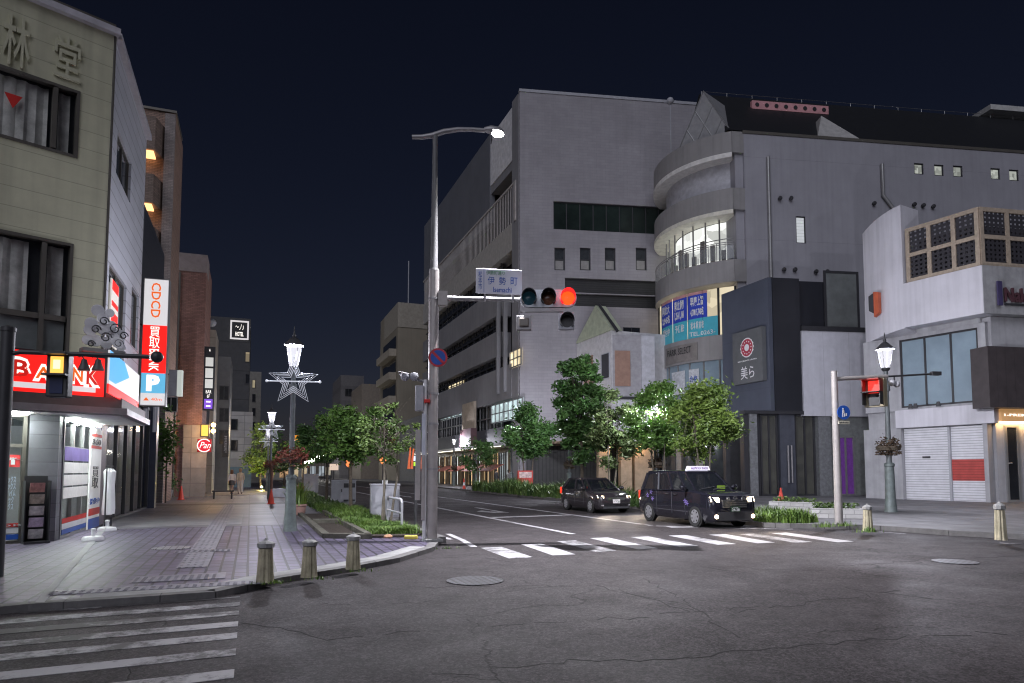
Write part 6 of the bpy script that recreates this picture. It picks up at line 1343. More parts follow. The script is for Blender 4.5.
# ================================================================== trees
M['leafA'] = leafmat('maple leaf', (.055, .13, .025), (.14, .26, .05)); M['leafB'] = leafmat('dark leaf', (.04, .105, .028), (.09, .19, .045)); M['leafC'] = leafmat('yellow green leaf', (.09, .17, .03), (.21, .30, .06)); M['leafD'] = leafmat('olive brown leaf', (.05, .085, .025), (.11, .15, .05)); M['leafE'] = leafmat('sparse leaf', (.06, .12, .025), (.14, .21, .05))
def tree(label, x, y, h, wdt, crown0, m, n, seed, stems=1, size=.1, bark='bark', z=PZ, dens=1., name='street_tree', shape='round', nclump=26, spread=.3):
    rg = random.Random(seed); t = thing(name, label, 'tree', (x, y, z), 'street trees'); tr = MB(); cl = []
    rx = wdt/2; cz = (crown0+h)/2; rz = (h-crown0)/2
    for k in range(nclump):
        while True:
            a = Vector((rg.uniform(-1, 1), rg.uniform(-1, 1), rg.uniform(-1, 1)))
            if .25 < a.length < 1: break
        if shape == 'cone': s = 1-.55*(a.z+1)/2
        elif shape == 'tall': s = .95-.2*abs(a.z)
        else: s = 1-.25*max(0, -a.z)
        cl.append((Vector((x+a.x*rx*s, y+a.y*rx*s, z+cz+a.z*rz)), rg.uniform(.5, 1.1)))
    for s in range(stems):
        q = 6.283*s/max(1, stems)+rg.random(); bx_ = x+(0 if stems == 1 else .16*math.cos(q)); by_ = y+(0 if stems == 1 else .16*math.sin(q))
        top = Vector((x+rx*.35*math.cos(q)*(stems > 1), y+rx*.35*math.sin(q)*(stems > 1), z+cz+rz*.5)); b = Vector((bx_, by_, z)); mid = b.lerp(top, .45)+Vector((rg.gauss(0, .06), rg.gauss(0, .06), 0))
        r0 = (.04+.006*h)/math.sqrt(stems); tr.tube([b, b.lerp(mid, .5)+Vector((rg.gauss(0, .03), rg.gauss(0, .03), 0)), mid, mid.lerp(top, .5), top], [r0*1.15, r0, r0*.85, r0*.5, r0*.2], 8)
        for c, _ in cl[s::stems]:
            t0 = rg.uniform(.25, .95); p = mid.lerp(top, t0) if c.z > mid.z else b.lerp(mid, .85)
            e = p.lerp(c, .5)+Vector((0, 0, .06)); tr.tube([p, e, c], [r0*.3, r0*.2, r0*.07], 5)
            for _ in range(2): tr.tube([e, c+Vector((rg.gauss(0, .25), rg.gauss(0, .25), rg.uniform(0, .35)))*1], [r0*.14, r0*.04], 4)
    tr.build('trunk', bark, t, True)
    sg = spread*max(.5, wdt/3.4)
    def f(r):
        c, k = cl[r.randrange(len(cl))]; d = Vector((r.gauss(0, 1), r.gauss(0, 1), r.gauss(0, .7)))*sg*k; return c+d
    leafcloud(n, f, size, rg).build('crown', m, t)
    return t
tree('tall dense green street tree beside the gabled white building', 17.5, 34.7, 8.3, 3.0, 2.0, 'leafB', 13000, 1, 1, .15, z=.1, shape='tall', nclump=48)
tree('dark leaning two stemmed street tree in front of the grey store corner', 18.4, 45, 6.0, 4.2, 2.6, 'leafB', 8500, 2, 2, .15, z=.1, nclump=34)
tree('brownish olive street tree behind the dark hatchback', 17.4, 31, 5.7, 3.0, 1.9, 'leafD', 6500, 3, 2, .12, z=.1, nclump=26, bark='bark_pale')
tree('loose green street tree left of the tree behind the taxi', 17.4, 26.8, 5.6, 2.6, 2.1, 'leafA', 7500, 4, 3, .11, z=.1, nclump=28, bark='bark_pale')
tree('broad bright green street tree directly behind the black taxi', 17.0, 23, 5.4, 3.1, 1.7, 'leafC', 11000, 5, 4, .095, z=.1, nclump=38, bark='bark_pale', shape='cone')
tree('small dark street tree before the red awnings of the store', 18.6, 57, 4.6, 3.0, 1.4, 'leafB', 1800, 6, 1, .14, z=.1)
sx_, sy_ = GP(397, 524, PZ)
tree('thin sparse young tree with bare twigs beside the pale cabinet', min(sx_, 3.7), sy_, 3.45, 1.9, 1.75, 'leafE', 1700, 7, 3, .06, 'bark_pale', nclump=26, spread=.2)
tree('round dense green tree above the vented cabinet', 3.5, 25.8, 4.0, 2.5, 1.9, 'leafA', 6000, 8, 1, .09, nclump=34)
tree('second dense green tree up the pavement bed', 3.4, 33.5, 4.3, 2.6, 1.9, 'leafB', 3000, 9, 1, .1, nclump=30)
tree('distant green tree at the end of the pavement bed', 3.3, 47, 4.2, 2.6, 1.7, 'leafA', 1500, 10, 1, .13)
tree('yellow lit conical tree beside the side street', XY(261, 62), 62, 5.7, 3.4, .9, 'leafC', 2600, 12, 1, .13, shape='cone', nclump=34)
tree('dark broad tree behind the star lamp', XY(284, 80), 80, 5.6, 5, 1.5, 'leafB', 2200, 13, 1, .18)
# twine stake on the sparse tree
tg = thing('tree_tag', 'small white tag tied to the sparse young tree', 'tag', (3.6, sy_-.12, PZ)); MB().cbox((min(sx_, 3.7)-.08, sy_-.15, PZ+1.15), .16, .01, .12, 20).build('card', 'white', tg); MB().tube([(min(sx_, 3.7)-.08, sy_-.14, PZ+1.26), (min(sx_, 3.7), sy_-.05, PZ+1.32)], .008, 4).build('string', 'dark', tg)
# shrub in a pot and climber by the brick tower
x, y = GP(164, 499, PZ); sp_ = thing('potted_shrub', 'dark potted shrub before the brick tower', 'plant pot', (x, y, PZ)); MB().lathe([(.35, 0), (.45, .5), (.4, .5), (.01, .46)], (x, y, PZ), 16).build('pot', 'concrete', sp_, True)
leafcloud(500, lambda r: (x+r.gauss(0, .3), y+r.gauss(0, .3), PZ+.9+r.gauss(0, .25)), .1, random.Random(4)).build('leaves', 'leafB', sp_)
cx_, cy_ = XY(163, 35.5), 35.6; sp_ = thing('climbing_plant', 'green climbing plant hanging on the brick tower wall', 'plant', (cx_, cy_+1.2, 1.5))
leafcloud(500, lambda r: (cx_+r.gauss(0, .25), cy_+1.0+r.gauss(0, .12), ZA(440, cx_, cy_)+r.gauss(0, .65)), .12, random.Random(6)).build('leaves', 'leafA', sp_); MB().tube([(cx_, cy_+1.3, PZ), (cx_, cy_+1.2, ZA(425, cx_, cy_))], .04, 6).build('stem', 'bark', sp_)

# ================================================================== signs further up the left pavement
def board(name, label, cat, pxl, pxr, py0, py1, Y_, m, edge='darkframe', dep=.2, hd=90):
    fr = Fr(XY(pxl, Y_), Y_, hd); a = rect(fr, (pxl, py0), (pxr, py1)); t = thing(name, label, cat, tuple(fr.p((a[0]+a[1])/2, 0, a[2])))
    MB().fbox(fr, a[0], a[1], -dep, 0, a[2], a[3]).build('case', edge, t); MB().fbox(fr, a[0]+.06, a[1]-.06, .002, .02, a[2]+.06, a[3]-.06).build('face', m, t); return t, fr, a
t, fr, a = board('tall_sign', 'tall black sign with white panels and violet foot on the tan building', 'sign', 202.5, 215.5, 410.5, 347, 43.5, 'black')
W_ = a[1]-a[0]; H_ = a[3]-a[2]
for k, (lo, hi) in enumerate(((.62, .76), (.44, .59), (.28, .42))): MB().fbox(fr, a[0]+.15*W_, a[1]-.15*W_, .022, .03, a[2]+(lo+.07)*H_, a[2]+(hi+.07)*H_).build('white_panel', emis('soft white panel', (.85, .85, .8), .55), t)
MB().fbox(fr, a[0]+.12*W_, a[1]-.12*W_, .022, .03, a[2]+.03*H_, a[2]+.18*H_).build('violet_panel', emis('violet panel', (.25, .1, .7), .8), t); letters(fr, '▬▬\n▬▬', a[0]+.3*W_, a[1]-.3*W_, a[2]+.06*H_, a[2]+.15*H_, .031, 'signwhite', t)
letters(fr, 'BAR\n6F', a[0]+.25*W_, a[1]-.25*W_, a[2]+.2*H_, a[2]+.32*H_, .022, 'signwhite', t); letters(fr, '★', a[0]+.42*W_, a[1]-.42*W_, a[2]+.92*H_, a[2]+.97*H_, .022, 'signwhite', t)
MB().fbox(fr, (a[0]+a[1])/2-.08, (a[0]+a[1])/2+.08, -.15, -.02, ZA(424, XY(209, 43.5), 43.5), a[2]).build('stem', 'black', t)
t, fr, a = board('red_script_sign', 'glowing red square sign with white ring and script', 'sign', 197, 211.5, 452, 439, 43, emis('crimson sign', (.8, .015, .04), .8), 'red')
cx, cz = (a[0]+a[1])/2, (a[2]+a[3])/2; MB().tube([fr.p(cx+.36*math.cos(q*.35), .04, cz+.36*math.sin(q*.35)) for q in range(2, 17)], .03, 5).build('ring', 'signwhite', t); letters(fr, 'Pan', cx-.25, cx+.3, cz-.16, cz+.2, .03, 'signwhite', t, slant=.3)
t, fr, a = board('amber_sign', 'small amber lit sign above the red script sign', 'sign', 200, 209.5, 437, 424, 43.2, emis('amber yellow', (1, .5, .08), 1.6), 'bronze')
wl2 = thing('wall_lamp', 'amber wall lamps over the red script sign', 'lamp', (XY(211, 44), 44, ZA(430, XY(211, 44), 44)))
for py in (425, 431): MB().ball((XY(212, 44), 44, ZA(py, XY(212, 44), 44)), .12).build('bulb', emis('amber bulb', (1, .55, .15), 8), wl2, True)
t, fr, a = board('signboard', 'pale leaning signboard with orange edge by the navy pillar', 'sign', 148, 157, 505, 449, 33.6, mat('pale board', (.5, .48, .47), .6, var=.15), 'whitebox', .15); MB().fbox(fr, a[0], a[0]+.14, .021, .03, a[2]+.6, a[3]).build('orange_edge', mat('orange edge', (.6, .25, .1), .6), t)
t, fr, a = board('standing_sign', 'dark standing sign with a red head between navy pillar and pale board', 'sign', 144.5, 149, 507, 468, 33.2, 'win_grey', 'dark'); MB().fbox(fr, a[0], a[1], .022, .03, a[3]-.5, a[3]-.1).build('red_head', emis('red head', (.8, .05, .05), .5), t)
t, fr, a = board('menu_board', 'low wooden menu board by the warm shop door on the left pavement', 'sign', 199, 205, 499, 478, 49, mat('menu wood', (.4, .22, .08), .6, emit=(1, .5, .1), es=.1), 'bronze')
t, fr, a = board('shop_banner', 'white pointed banner hanging under the parking sign', 'banner', 143, 149, 424, 404, 25.2, mat('white banner', (.6, .6, .62), .6), 'whitebox', .03)
t, fr, a = board('banner_sign', 'pale slanted banner beside the pointed banner', 'banner', 152.5, 158, 432, 405, 26.4, mat('pale lilac banner', (.6, .57, .63), .6), 'whitebox', .03)
t, fr, a = board('hanging_board', 'dark board with pale writing on the grey building', 'sign', 222, 229, 457, 433, 55.8, 'black'); letters(fr, '酒\n場', a[0]+.12, a[1]-.12, a[2]+.3, a[3]-.2, .022, 'whitebox', t)
# benches and side street paving, its orange light put into the slab colour
tag(MB().box(-3.2, 2.0, 47.5, 55.5, PZ+.005, PZ+.02).build('side_street_paving', mat('warm lit slab', (.4, .33, .25), .6, var=.15)), kind='structure')
for i, (px, py, lab) in enumerate(((222, 499, 'dark low bench beside the pale litter box'), )):
    x, y = GP(px, py, PZ); t = thing('bench', lab, 'bench', (x, y, PZ)); MB().box(x-.5, x+.6, y-.25, y+.25, PZ+.4, PZ+.48).build('seat', 'dark', t); MB().box(x-.45, x-.37, y-.2, y+.2, PZ, PZ+.4).build('leg', 'dark', t); MB().box(x+.45, x+.53, y-.2, y+.2, PZ, PZ+.4).build('leg', 'dark', t)
# warm light over the side street shops
lamp_light((XY(214, 44), 43.6, 4.0), 60, (1, .6, .25), .15, 'wall_lamp_glow'); lamp_light((XY(240, 58), 58, 4.6), 110, (1, .72, .42), .2, 'side_street_glow')
gl = thing('tree_uplight', 'small ground lamp lighting the yellow green tree', 'lamp', (XY(262, 60.6), 60.6, PZ)); MB().lathe([(.1, 0), (.12, .15), (.09, .2)], (XY(262, 60.6), 60.6, PZ), 12).build('housing', 'dark', gl, True); MB().ball((XY(262, 60.6), 60.6, PZ+.24), .07).build('bulb', emis('yellow bulb', (1, .85, .25), 60), gl, True)
lamp_light((XY(262, 60.6), 60.4, PZ+.5), 60, (1, .8, .25), .1, 'uplight_beam')

# string of lamps and far street lights
M['farlamp'] = emis('far lamp', (1, .97, .9), 9)
for i in range(9):
    k = i/8; px = 305+k*26; Y_ = 165-k*55; x = XY(px, Y_); z = ZA(462.5-k*9.5, x, Y_)
    t = thing('street_globe_lamp', 'white globe street lamp in the receding row at the street end', 'street lamp', (x, Y_, 0), 'receding row of white globe lamps')
    MB().tube([(x, Y_, 0), (x, Y_, z-.2)], .06, 6).build('post', 'dark', t); MB().ball((x, Y_, z), .32+.1*(1-k)).build('globe', 'farlamp', t, True)
for i, (px, py, Y_, c, s, nm, lab) in enumerate(((289, 462, 150, (.35, .5, 1), 1.2, 'shop_sign', 'pale blue glowing shop sign beyond the flower basket'), (313, 486, 120, (.9, .95, 1), .5, 'lit_board', 'white lit board low at the far road end'), (349, 463, 70, (1, .25, .08), .9, 'paper_lantern', 'orange red lantern under the dense trees'), (383, 460, 70, (1, .3, .1), .9, 'paper_lantern', 'orange lantern between the tree trunks and the silver pole'), (334, 467, 100, (1, .75, .6), .7, 'shop_sign', 'pale pink lit shop sign behind the vented cabinet'))):
    x = XY(px, Y_); z = ZA(py, x, Y_); t = thing(nm, lab, 'lantern' if 'lantern' in nm else 'sign', (x, Y_, 0))
    if 'lantern' in nm: MB().ball((x, Y_, z), .35, .35, .42).build('shade', emis('lantern paper', c, s*1.6), t, True)
    else: MB().box(x-.6, x+.6, Y_, Y_+.2, z-.45, z+.45).build('face', emis('lit face', c, s), t)
    MB().tube([(x, Y_+.25, 0), (x, Y_+.25, z+.3)], .06, 6).build('post', 'dark', t)

# ================================================================== vehicles
def loft(rings):                                   # rings of equal length, closed at both ends
    mb = MB(); n = len(rings[0])
    for r_ in rings: mb.v += [Vector(p) for p in r_]
    for i in range(len(rings)-1):
        for k in range(n): mb.f.append((i*n+k, i*n+(k+1) % n, (i+1)*n+(k+1) % n, (i+1)*n+k))
    mb.f.append(tuple(range(n))[::-1]); mb.f.append(tuple((len(rings)-1)*n+k for k in range(n))); return mb
M['carblack'] = mat('black car paint', (.012, .012, .018), .12, var=.05, spec=.6, coat=.8); M['cardark'] = mat('dark brown car paint', (.03, .026, .03), .15, var=.05, spec=.6, coat=.7)
M['carglass'] = glass('car glass', (.012, .014, .018), .72, .03); M['tyre'] = mat('tyre', (.018, .018, .018), .85, var=.2); M['rim'] = mat('alloy rim', (.5, .5, .53), .3, metal=.7, var=.05); M['chrome'] = mat('chrome', (.5, .5, .5), .15, metal=.9, var=.02)
M['head'] = emis('headlamp', (1, .80, .55), 4.2); M['fog'] = emis('fog lamp', (1, .76, .5), 4.0); M['tail'] = emis('tail lamp', (1, .05, .02), 1.2); M['platew'] = mat('white plate', (.62, .58, .6), .5, emit=(1, .95, .95), es=.18); M['plateg'] = mat('green plate', (.03, .06, .035), .5); M['cabin'] = mat('cabin trim', (.03, .03, .033), .8)
def car(label, group, p):
    """front faces -y; length along y from 0 (nose) to L"""
    t = thing(p['name'], label, p['cat'], (0, 0, 0), group); Ln, W, H = p['L'], p['W'], p['H']; hw = W/2; pt_ = p['paint']
    def ring(y, z0, zb, k):                       # lower body cross-section
        w_ = hw*k; return [(-w_*.90, y, z0), (-w_*.98, y, z0+.12), (-w_, y, (z0+zb)/2), (-w_*.97, y, zb-.06), (-w_*.9, y, zb), (w_*.9, y, zb), (w_*.97, y, zb-.06), (w_, y, (z0+zb)/2), (w_*.98, y, z0+.12), (w_*.90, y, z0)]
    st_ = p['body']; loft([ring(*s) for s in st_]).build('body', pt_, t, True, bev=0)
    # greenhouse: glass hull, roof, pillars
    gh = p['cab']                                 # list of (y, z, halfwidth) bottom line / roof line
    (yb0, yb1, zb0, zb1), (yt0, yt1, zt0, ztm), (wb, wt) = gh
    bot = [(-wb*.86, yb0, zb0), (-wb, yb0+.35, zb0+.02), (-wb, yb1-.25, zb1), (-wb*.85, yb1, zb1), (wb*.85, yb1, zb1), (wb, yb1-.25, zb1), (wb, yb0+.35, zb0+.02), (wb*.86, yb0, zb0)]
    top = [(-wt*.84, yt0, zt0), (-wt, yt0+.3, zt0+.02), (-wt, yt1-.2, zt0), (-wt*.85, yt1, zt0-.03), (wt*.85, yt1, zt0-.03), (wt, yt1-.2, zt0), (wt, yt0+.3, zt0+.02), (wt*.84, yt0, zt0)]
    loft([bot, top]).build('window_glass', 'carglass', t)
    r1 = [(x*.97, y*1, z+.06) for x, y, z in top]; cy = (yt0+yt1)/2; r2 = [(x*.8, cy+(y-cy)*.82, ztm) for x, y, z in top]
    loft([[(x*1.012, cy+(y-cy)*1.012, z-.045) for x, y, z in top], [(x*1.012, cy+(y-cy)*1.01, z) for x, y, z in top], r1, r2]).build('roof', pt_, t, True)
    for s in (1, -1):
        def pl(i): return Vector(bot[i]), Vector(top[i])
        idx = [7, 6, 5, 4] if s > 0 else [0, 1, 2, 3]
        mb = MB()
        for j, r_ in ((0, .035), (1, .035), (2, .06), (3, .05)): a, b = pl(idx[j]); mb.tube([a, b], r_, 6)
        a0, b0 = pl(idx[1]); a1, b1 = pl(idx[2])
        for f in p['bp']: mb.tube([a0.lerp(a1, f), b0.lerp(b1, f)], .045, 6)
        mb.tube([a0, a1], .022, 5); mb.build('pillar', pt_, t)
        for f in p['doors']:                      # door seams and handles
            q = a0.lerp(a1, f); MB().tube([(s*hw*.985, q.y, q.z-.05), (s*hw*1.003, q.y, .62), (s*hw*.985, q.y, .36)], .008, 4).build('door_seam', 'dark', t)
        for f in p['handles']: q = a0.lerp(a1, f); MB().tube([(s*hw*1.0, q.y-.1, q.z-.13), (s*hw*1.02, q.y-.06, q.z-.13), (s*hw*1.02, q.y+.06, q.z-.13), (s*hw*1.0, q.y+.1, q.z-.13)], .014, 6).build('door_handle', 'chrome', t)
        my = yb0+.3; mz_ = zb0+.12; mm = MB().ball((s*(hw+.12), my, mz_), .12, .07, .085); mm.build('wing_mirror', pt_, t, True)
    # cabin: seats
    for sx2 in (-.36, .36):
        s_ = MB().box(sx2-.24, sx2+.24, yb0+1.0, yb0+1.5, .5, .72); s_.hexa([(sx2-.24, yb0+1.45, .72), (sx2+.24, yb0+1.45, .72), (sx2+.24, yb0+1.6, .72), (sx2-.24, yb0+1.6, .72), (sx2-.2, yb0+1.62, 1.22), (sx2+.2, yb0+1.62, 1.22), (sx2+.2, yb0+1.72, 1.22), (sx2-.2, yb0+1.72, 1.22)]); s_.box(sx2-.12, sx2+.12, yb0+1.64, yb0+1.74, 1.24, 1.44); s_.build('seat', mat('seat cover', (.35, .34, .33), .8), t)
    # wheels
    R_ = p['R']
    for (wy, s) in ((p['wf'], -1), (p['wf'], 1), (p['wr'], -1), (p['wr'], 1)):
        cx = s*(hw-.1); w0 = MB().lathe([(R_*.62, -.1), (R_*.93, -.105), (R_, -.07), (R_, .07), (R_*.93, .105), (R_*.62, .1)], (cx, wy, R_), 28, axis='h', head=90); tw_ = w0.build('wheel', 'tyre', t, True)
        rm = MB(); ox = cx+s*.09; rm.lathe([(R_*.64, 0), (R_*.64, .012), (R_*.56, .014), (R_*.56, 0)], (ox, wy, R_), 24, axis='h', head=90*s)
        for k in range(7):
            q = k*2*math.pi/7; e = Vector((0, math.cos(q), math.sin(q))); n2 = Vector((0, -math.sin(q), math.cos(q))); c = Vector((ox, wy, R_)); d = Vector((s*.02, 0, 0))
            rm.hexa([c+n2*.05, c-n2*.05, c+e*R_*.6-n2*.035, c+e*R_*.6+n2*.035]+[v+d for v in (c+n2*.05, c-n2*.05, c+e*R_*.6-n2*.035, c+e*R_*.6+n2*.035)])
        rm.lathe([(.07, 0), (.06, .03)], (ox, wy, R_), 12, axis='h', head=90*s); rm.build('rim', 'rim', tw_)
        ar = MB(); n = 14
        for k in range(n+1):                      # arch lip
            q = math.pi*k/n
            for rr, dx in ((R_*1.12, 0), (R_*1.22, 0), (R_*1.22, .02), (R_*1.12, .02)): ar.v.append(Vector((s*(hw-.025)+s*dx, wy+rr*math.cos(q), R_+rr*math.sin(q)*1.0)))
        for k in range(n):
            for j in range(4): ar.f.append((k*4+j, k*4+(j+1) % 4, (k+1)*4+(j+1) % 4, (k+1)*4+j))
        ar.build('wheel_arch', pt_, t, True)
        MB().lathe([(R_*1.12, 0), (R_*1.12, .015)], (s*(hw-.035), wy, R_+.005), 24, axis='h', head=90*s).build('wheel_well', 'tyre', t)
    # front
    for s in (-1, 1):
        hl = p['headlamp']; MB().hexa([(s*hl[0], hl[4], hl[2]), (s*hl[1], hl[5], hl[2]+.01), (s*hl[1], hl[5]+.12, hl[2]+.01), (s*hl[0], hl[4]+.12, hl[2]), (s*hl[0], hl[4]+.04, hl[3]-.02), (s*hl[1], hl[5]+.05, hl[3]), (s*hl[1], hl[5]+.15, hl[3]), (s*hl[0], hl[4]+.15, hl[3]-.02)]).build('headlight', 'head', t)
        fx, fz, fy = p['fog']; MB().ball((s*fx, fy, fz), .065, .03, .06).build('fog_light', 'fog' if p['fogon'] else 'chrome', t, True)
        MB().box(s*hw*.82-.07, s*hw*.82+.07, Ln-.06, Ln+.015, .75, 1.05).build('tail_light', 'tail', t)
    g = p['grille']; gr_ = MB().box(-g[0], g[0], g[3], g[3]+.1, g[1], g[2]).build('grille', 'dark', t)
    for k in range(4): z = g[1]+(g[2]-g[1])*(k+.5)/4; MB().box(-g[0]*.96, g[0]*.96, g[3]-.012, g[3]+.02, z-.012, z+.012).build('grille_bar', 'chrome', gr_)
    e = p['emblem']
    if e: MB().tube([(.07*math.cos(q*.5236), e[0], e[1]+.045*math.sin(q*.5236)) for q in range(13)], .01, 5).tube([(.03*math.cos(q*.5236), e[0], e[1]+.045*math.sin(q*.5236)) for q in range(13)], .008, 5).build('emblem', 'chrome', t)
    b = p['bumper']; MB().box(-b[0], b[0], b[3], b[3]+.12, b[1], b[2]).build('lower_grille', 'dark', t)
    pf = Fr(-.165, p['plate'][0], 90); pz_ = p['plate'][1]; pl_ = MB().fbox(pf, 0, .33, 0, .015, pz_, pz_+.165).build('number_plate', p['platem'], t)
    letters(pf, p['num'], .03, .30, pz_+.02, pz_+.105, .016, p['numm'], pl_, th=.003, bold=.02); letters(pf, '松本 500', .08, .25, pz_+.115, pz_+.15, .016, p['numm'], pl_, th=.003)
    MB().box(-hw*.8, hw*.8, Ln-.02, Ln+.04, .35, .6).build('rear_bumper', pt_, t)
    MB().tube([(-.55, yb0+.06, zb0+.05), (.1, yb0+.16, zb0+.14)], .012, 5).tube([(.0, yb0+.06, zb0+.05), (.6, yb0+.17, zb0+.14)], .012, 5).build('wiper', 'dark', t)
    return t
taxi_p = dict(name='taxi', cat='taxi', L=4.4, W=1.69, H=1.75, R=.33, wf=.86, wr=3.61, paint='carblack',
    body=[(.0, .28, .62, .80), (.03, .22, .80, .90), (.12, .19, .98, .965), (.35, .18, 1.06, .99), (.95, .18, 1.12, 1.0), (1.15, .2, 1.13, 1.0), (2.2, .2, 1.1, 1.0), (3.6, .2, 1.12, 1.0), (4.2, .24, 1.12, .985), (4.36, .3, 1.06, .93), (4.4, .38, .9, .88)],
    cab=((.98, 4.3, 1.1, 1.1), (1.72, 4.08, 1.67, 1.76), (.80, .68)), bp=(.30, .62), doors=(.02, .30, .64), handles=(.23, .40), headlamp=(.54, .79, .80, .95, .0, .08), fog=(.66, .36, .0), fogon=True, grille=(.44, .62, .86, .0), emblem=(-.02, .92), bumper=(.62, .24, .5, -.005), plate=(-.03, .5), platem='plateg', num='24-28', numm='white')
tx, ty = GP(697, 527)
taxi = car('black cab style taxi with a lit roof sign and both headlights on', None, taxi_p)
# roof sign, reservation display, violet marks painted for reflections on the side
rs_ = MB(); rs_.hexa([(-.42, 1.78, 1.76), (.42, 1.78, 1.76), (.42, 1.98, 1.76), (-.42, 1.98, 1.76), (-.38, 1.82, 1.90), (.38, 1.82, 1.90), (.38, 1.94, 1.90), (-.38, 1.94, 1.90)]); ro = rs_.build('roof_sign', emis('roof sign', (.85, .82, 1), .62), taxi)
letters(Fr(-.36, 1.79, 90), 'ALPICO TAXI', .04, .68, 1.79, 1.87, .0, mat('violet lettering', (.2, .08, .3), .5), ro, th=.004, bold=.02)
dp = MB().box(.32, .62, 1.28, 1.3, 1.16, 1.27).build('display', emis('green display', (.5, .8, .05), 1.0), taxi)
for (x_, y_, z_, a_) in ((-.86, 3.4, 1.02, .5), (-.86, 3.3, .8, -.4), (-.86, 3.62, .9, .2), (-.86, 1.35, .78, .3), (-.86, 1.25, .72, -.6)):
    mb = MB()
    for k in range(5): q = a_+k*1.2566; mb.add([(x_, y_, z_), (x_-.004, y_+.07*math.cos(q-.28), z_+.06*math.sin(q-.28)), (x_-.004, y_+.11*math.cos(q), z_+.09*math.sin(q)), (x_-.004, y_+.07*math.cos(q+.28), z_+.06*math.sin(q+.28))], [(0, 1, 2, 3)])
    mb.build('reflection_mark', mat('violet reflection mark', (.22, .16, .45), .4, emit=(.25, .2, .6), es=.1), taxi)
for s in (-.24, .3): MB().lathe([(.06, 0), (.05, .03)], (s, -.005, .90), 16, axis='h', head=180).build('badge', 'chrome', taxi)
taxi.scale = (.93,)*3; taxi.location = (tx+1.57/2-.08, ty-.8, 0); taxi.rotation_euler.z = R(-1.5)
hp = dict(name='hatchback', cat='car', L=4.1, W=1.68, H=1.5, R=.31, wf=.8, wr=3.3, paint='cardark',
    body=[(.0, .3, .56, .72), (.05, .2, .70, .86), (.2, .18, .80, .96), (.6, .17, .90, .99), (1.05, .18, .96, 1.0), (1.3, .19, .97, 1.0), (3.2, .2, 1.0, 1.0), (3.8, .24, 1.0, .97), (4.02, .3, .9, .9), (4.1, .4, .75, .85)],
    cab=((.95, 3.98, .93, .97), (1.78, 3.5, 1.43, 1.49), (.80, .62)), bp=(.42,), doors=(.04, .42, .72), handles=(.36, .62), headlamp=(.56, .78, .66, .76, .02, .16), fog=(.62, .34, .02), fogon=False, grille=(.42, .56, .68, .0), emblem=(-.02, .72), bumper=(.6, .22, .42, .0), plate=(-.03, .44), platem='platew', num='・・31', numm=mat('plate green lettering', (.03, .12, .06), .5))
hx, hy = GP(591, 513)
hb_ = car('dark hatchback with glaring headlights and pink lit number plate', None, hp); hb_.scale = (.9,)*3; hb_.location = (hx+.70, hy-.72, 0); hb_.rotation_euler.z = R(-1)
# far pale van coming up the street
vp = dict(taxi_p); vp.update(name='van', cat='van', paint=mat('white van paint', (.6, .62, .66), .3, var=.05), num='47-15', numm='dark', platem='platew', W=1.7)
x, y = XY(309, 105), 105
# cars' light on the road
for o, z in ((taxi, .85), (hb_, .72)):
    for s in (-.64, .64):
        lo = lamp_light((0, 0, 0), 170, (1, .82, .64), .06, 'headlight_beam', spot=75); q = Matrix.Rotation(o.rotation_euler.z, 4, 'Z') @ Vector((s, -.08, z)); lo.location = Vector(o.location)+q; lo.rotation_euler = (R(78), 0, o.rotation_euler.z+math.pi)

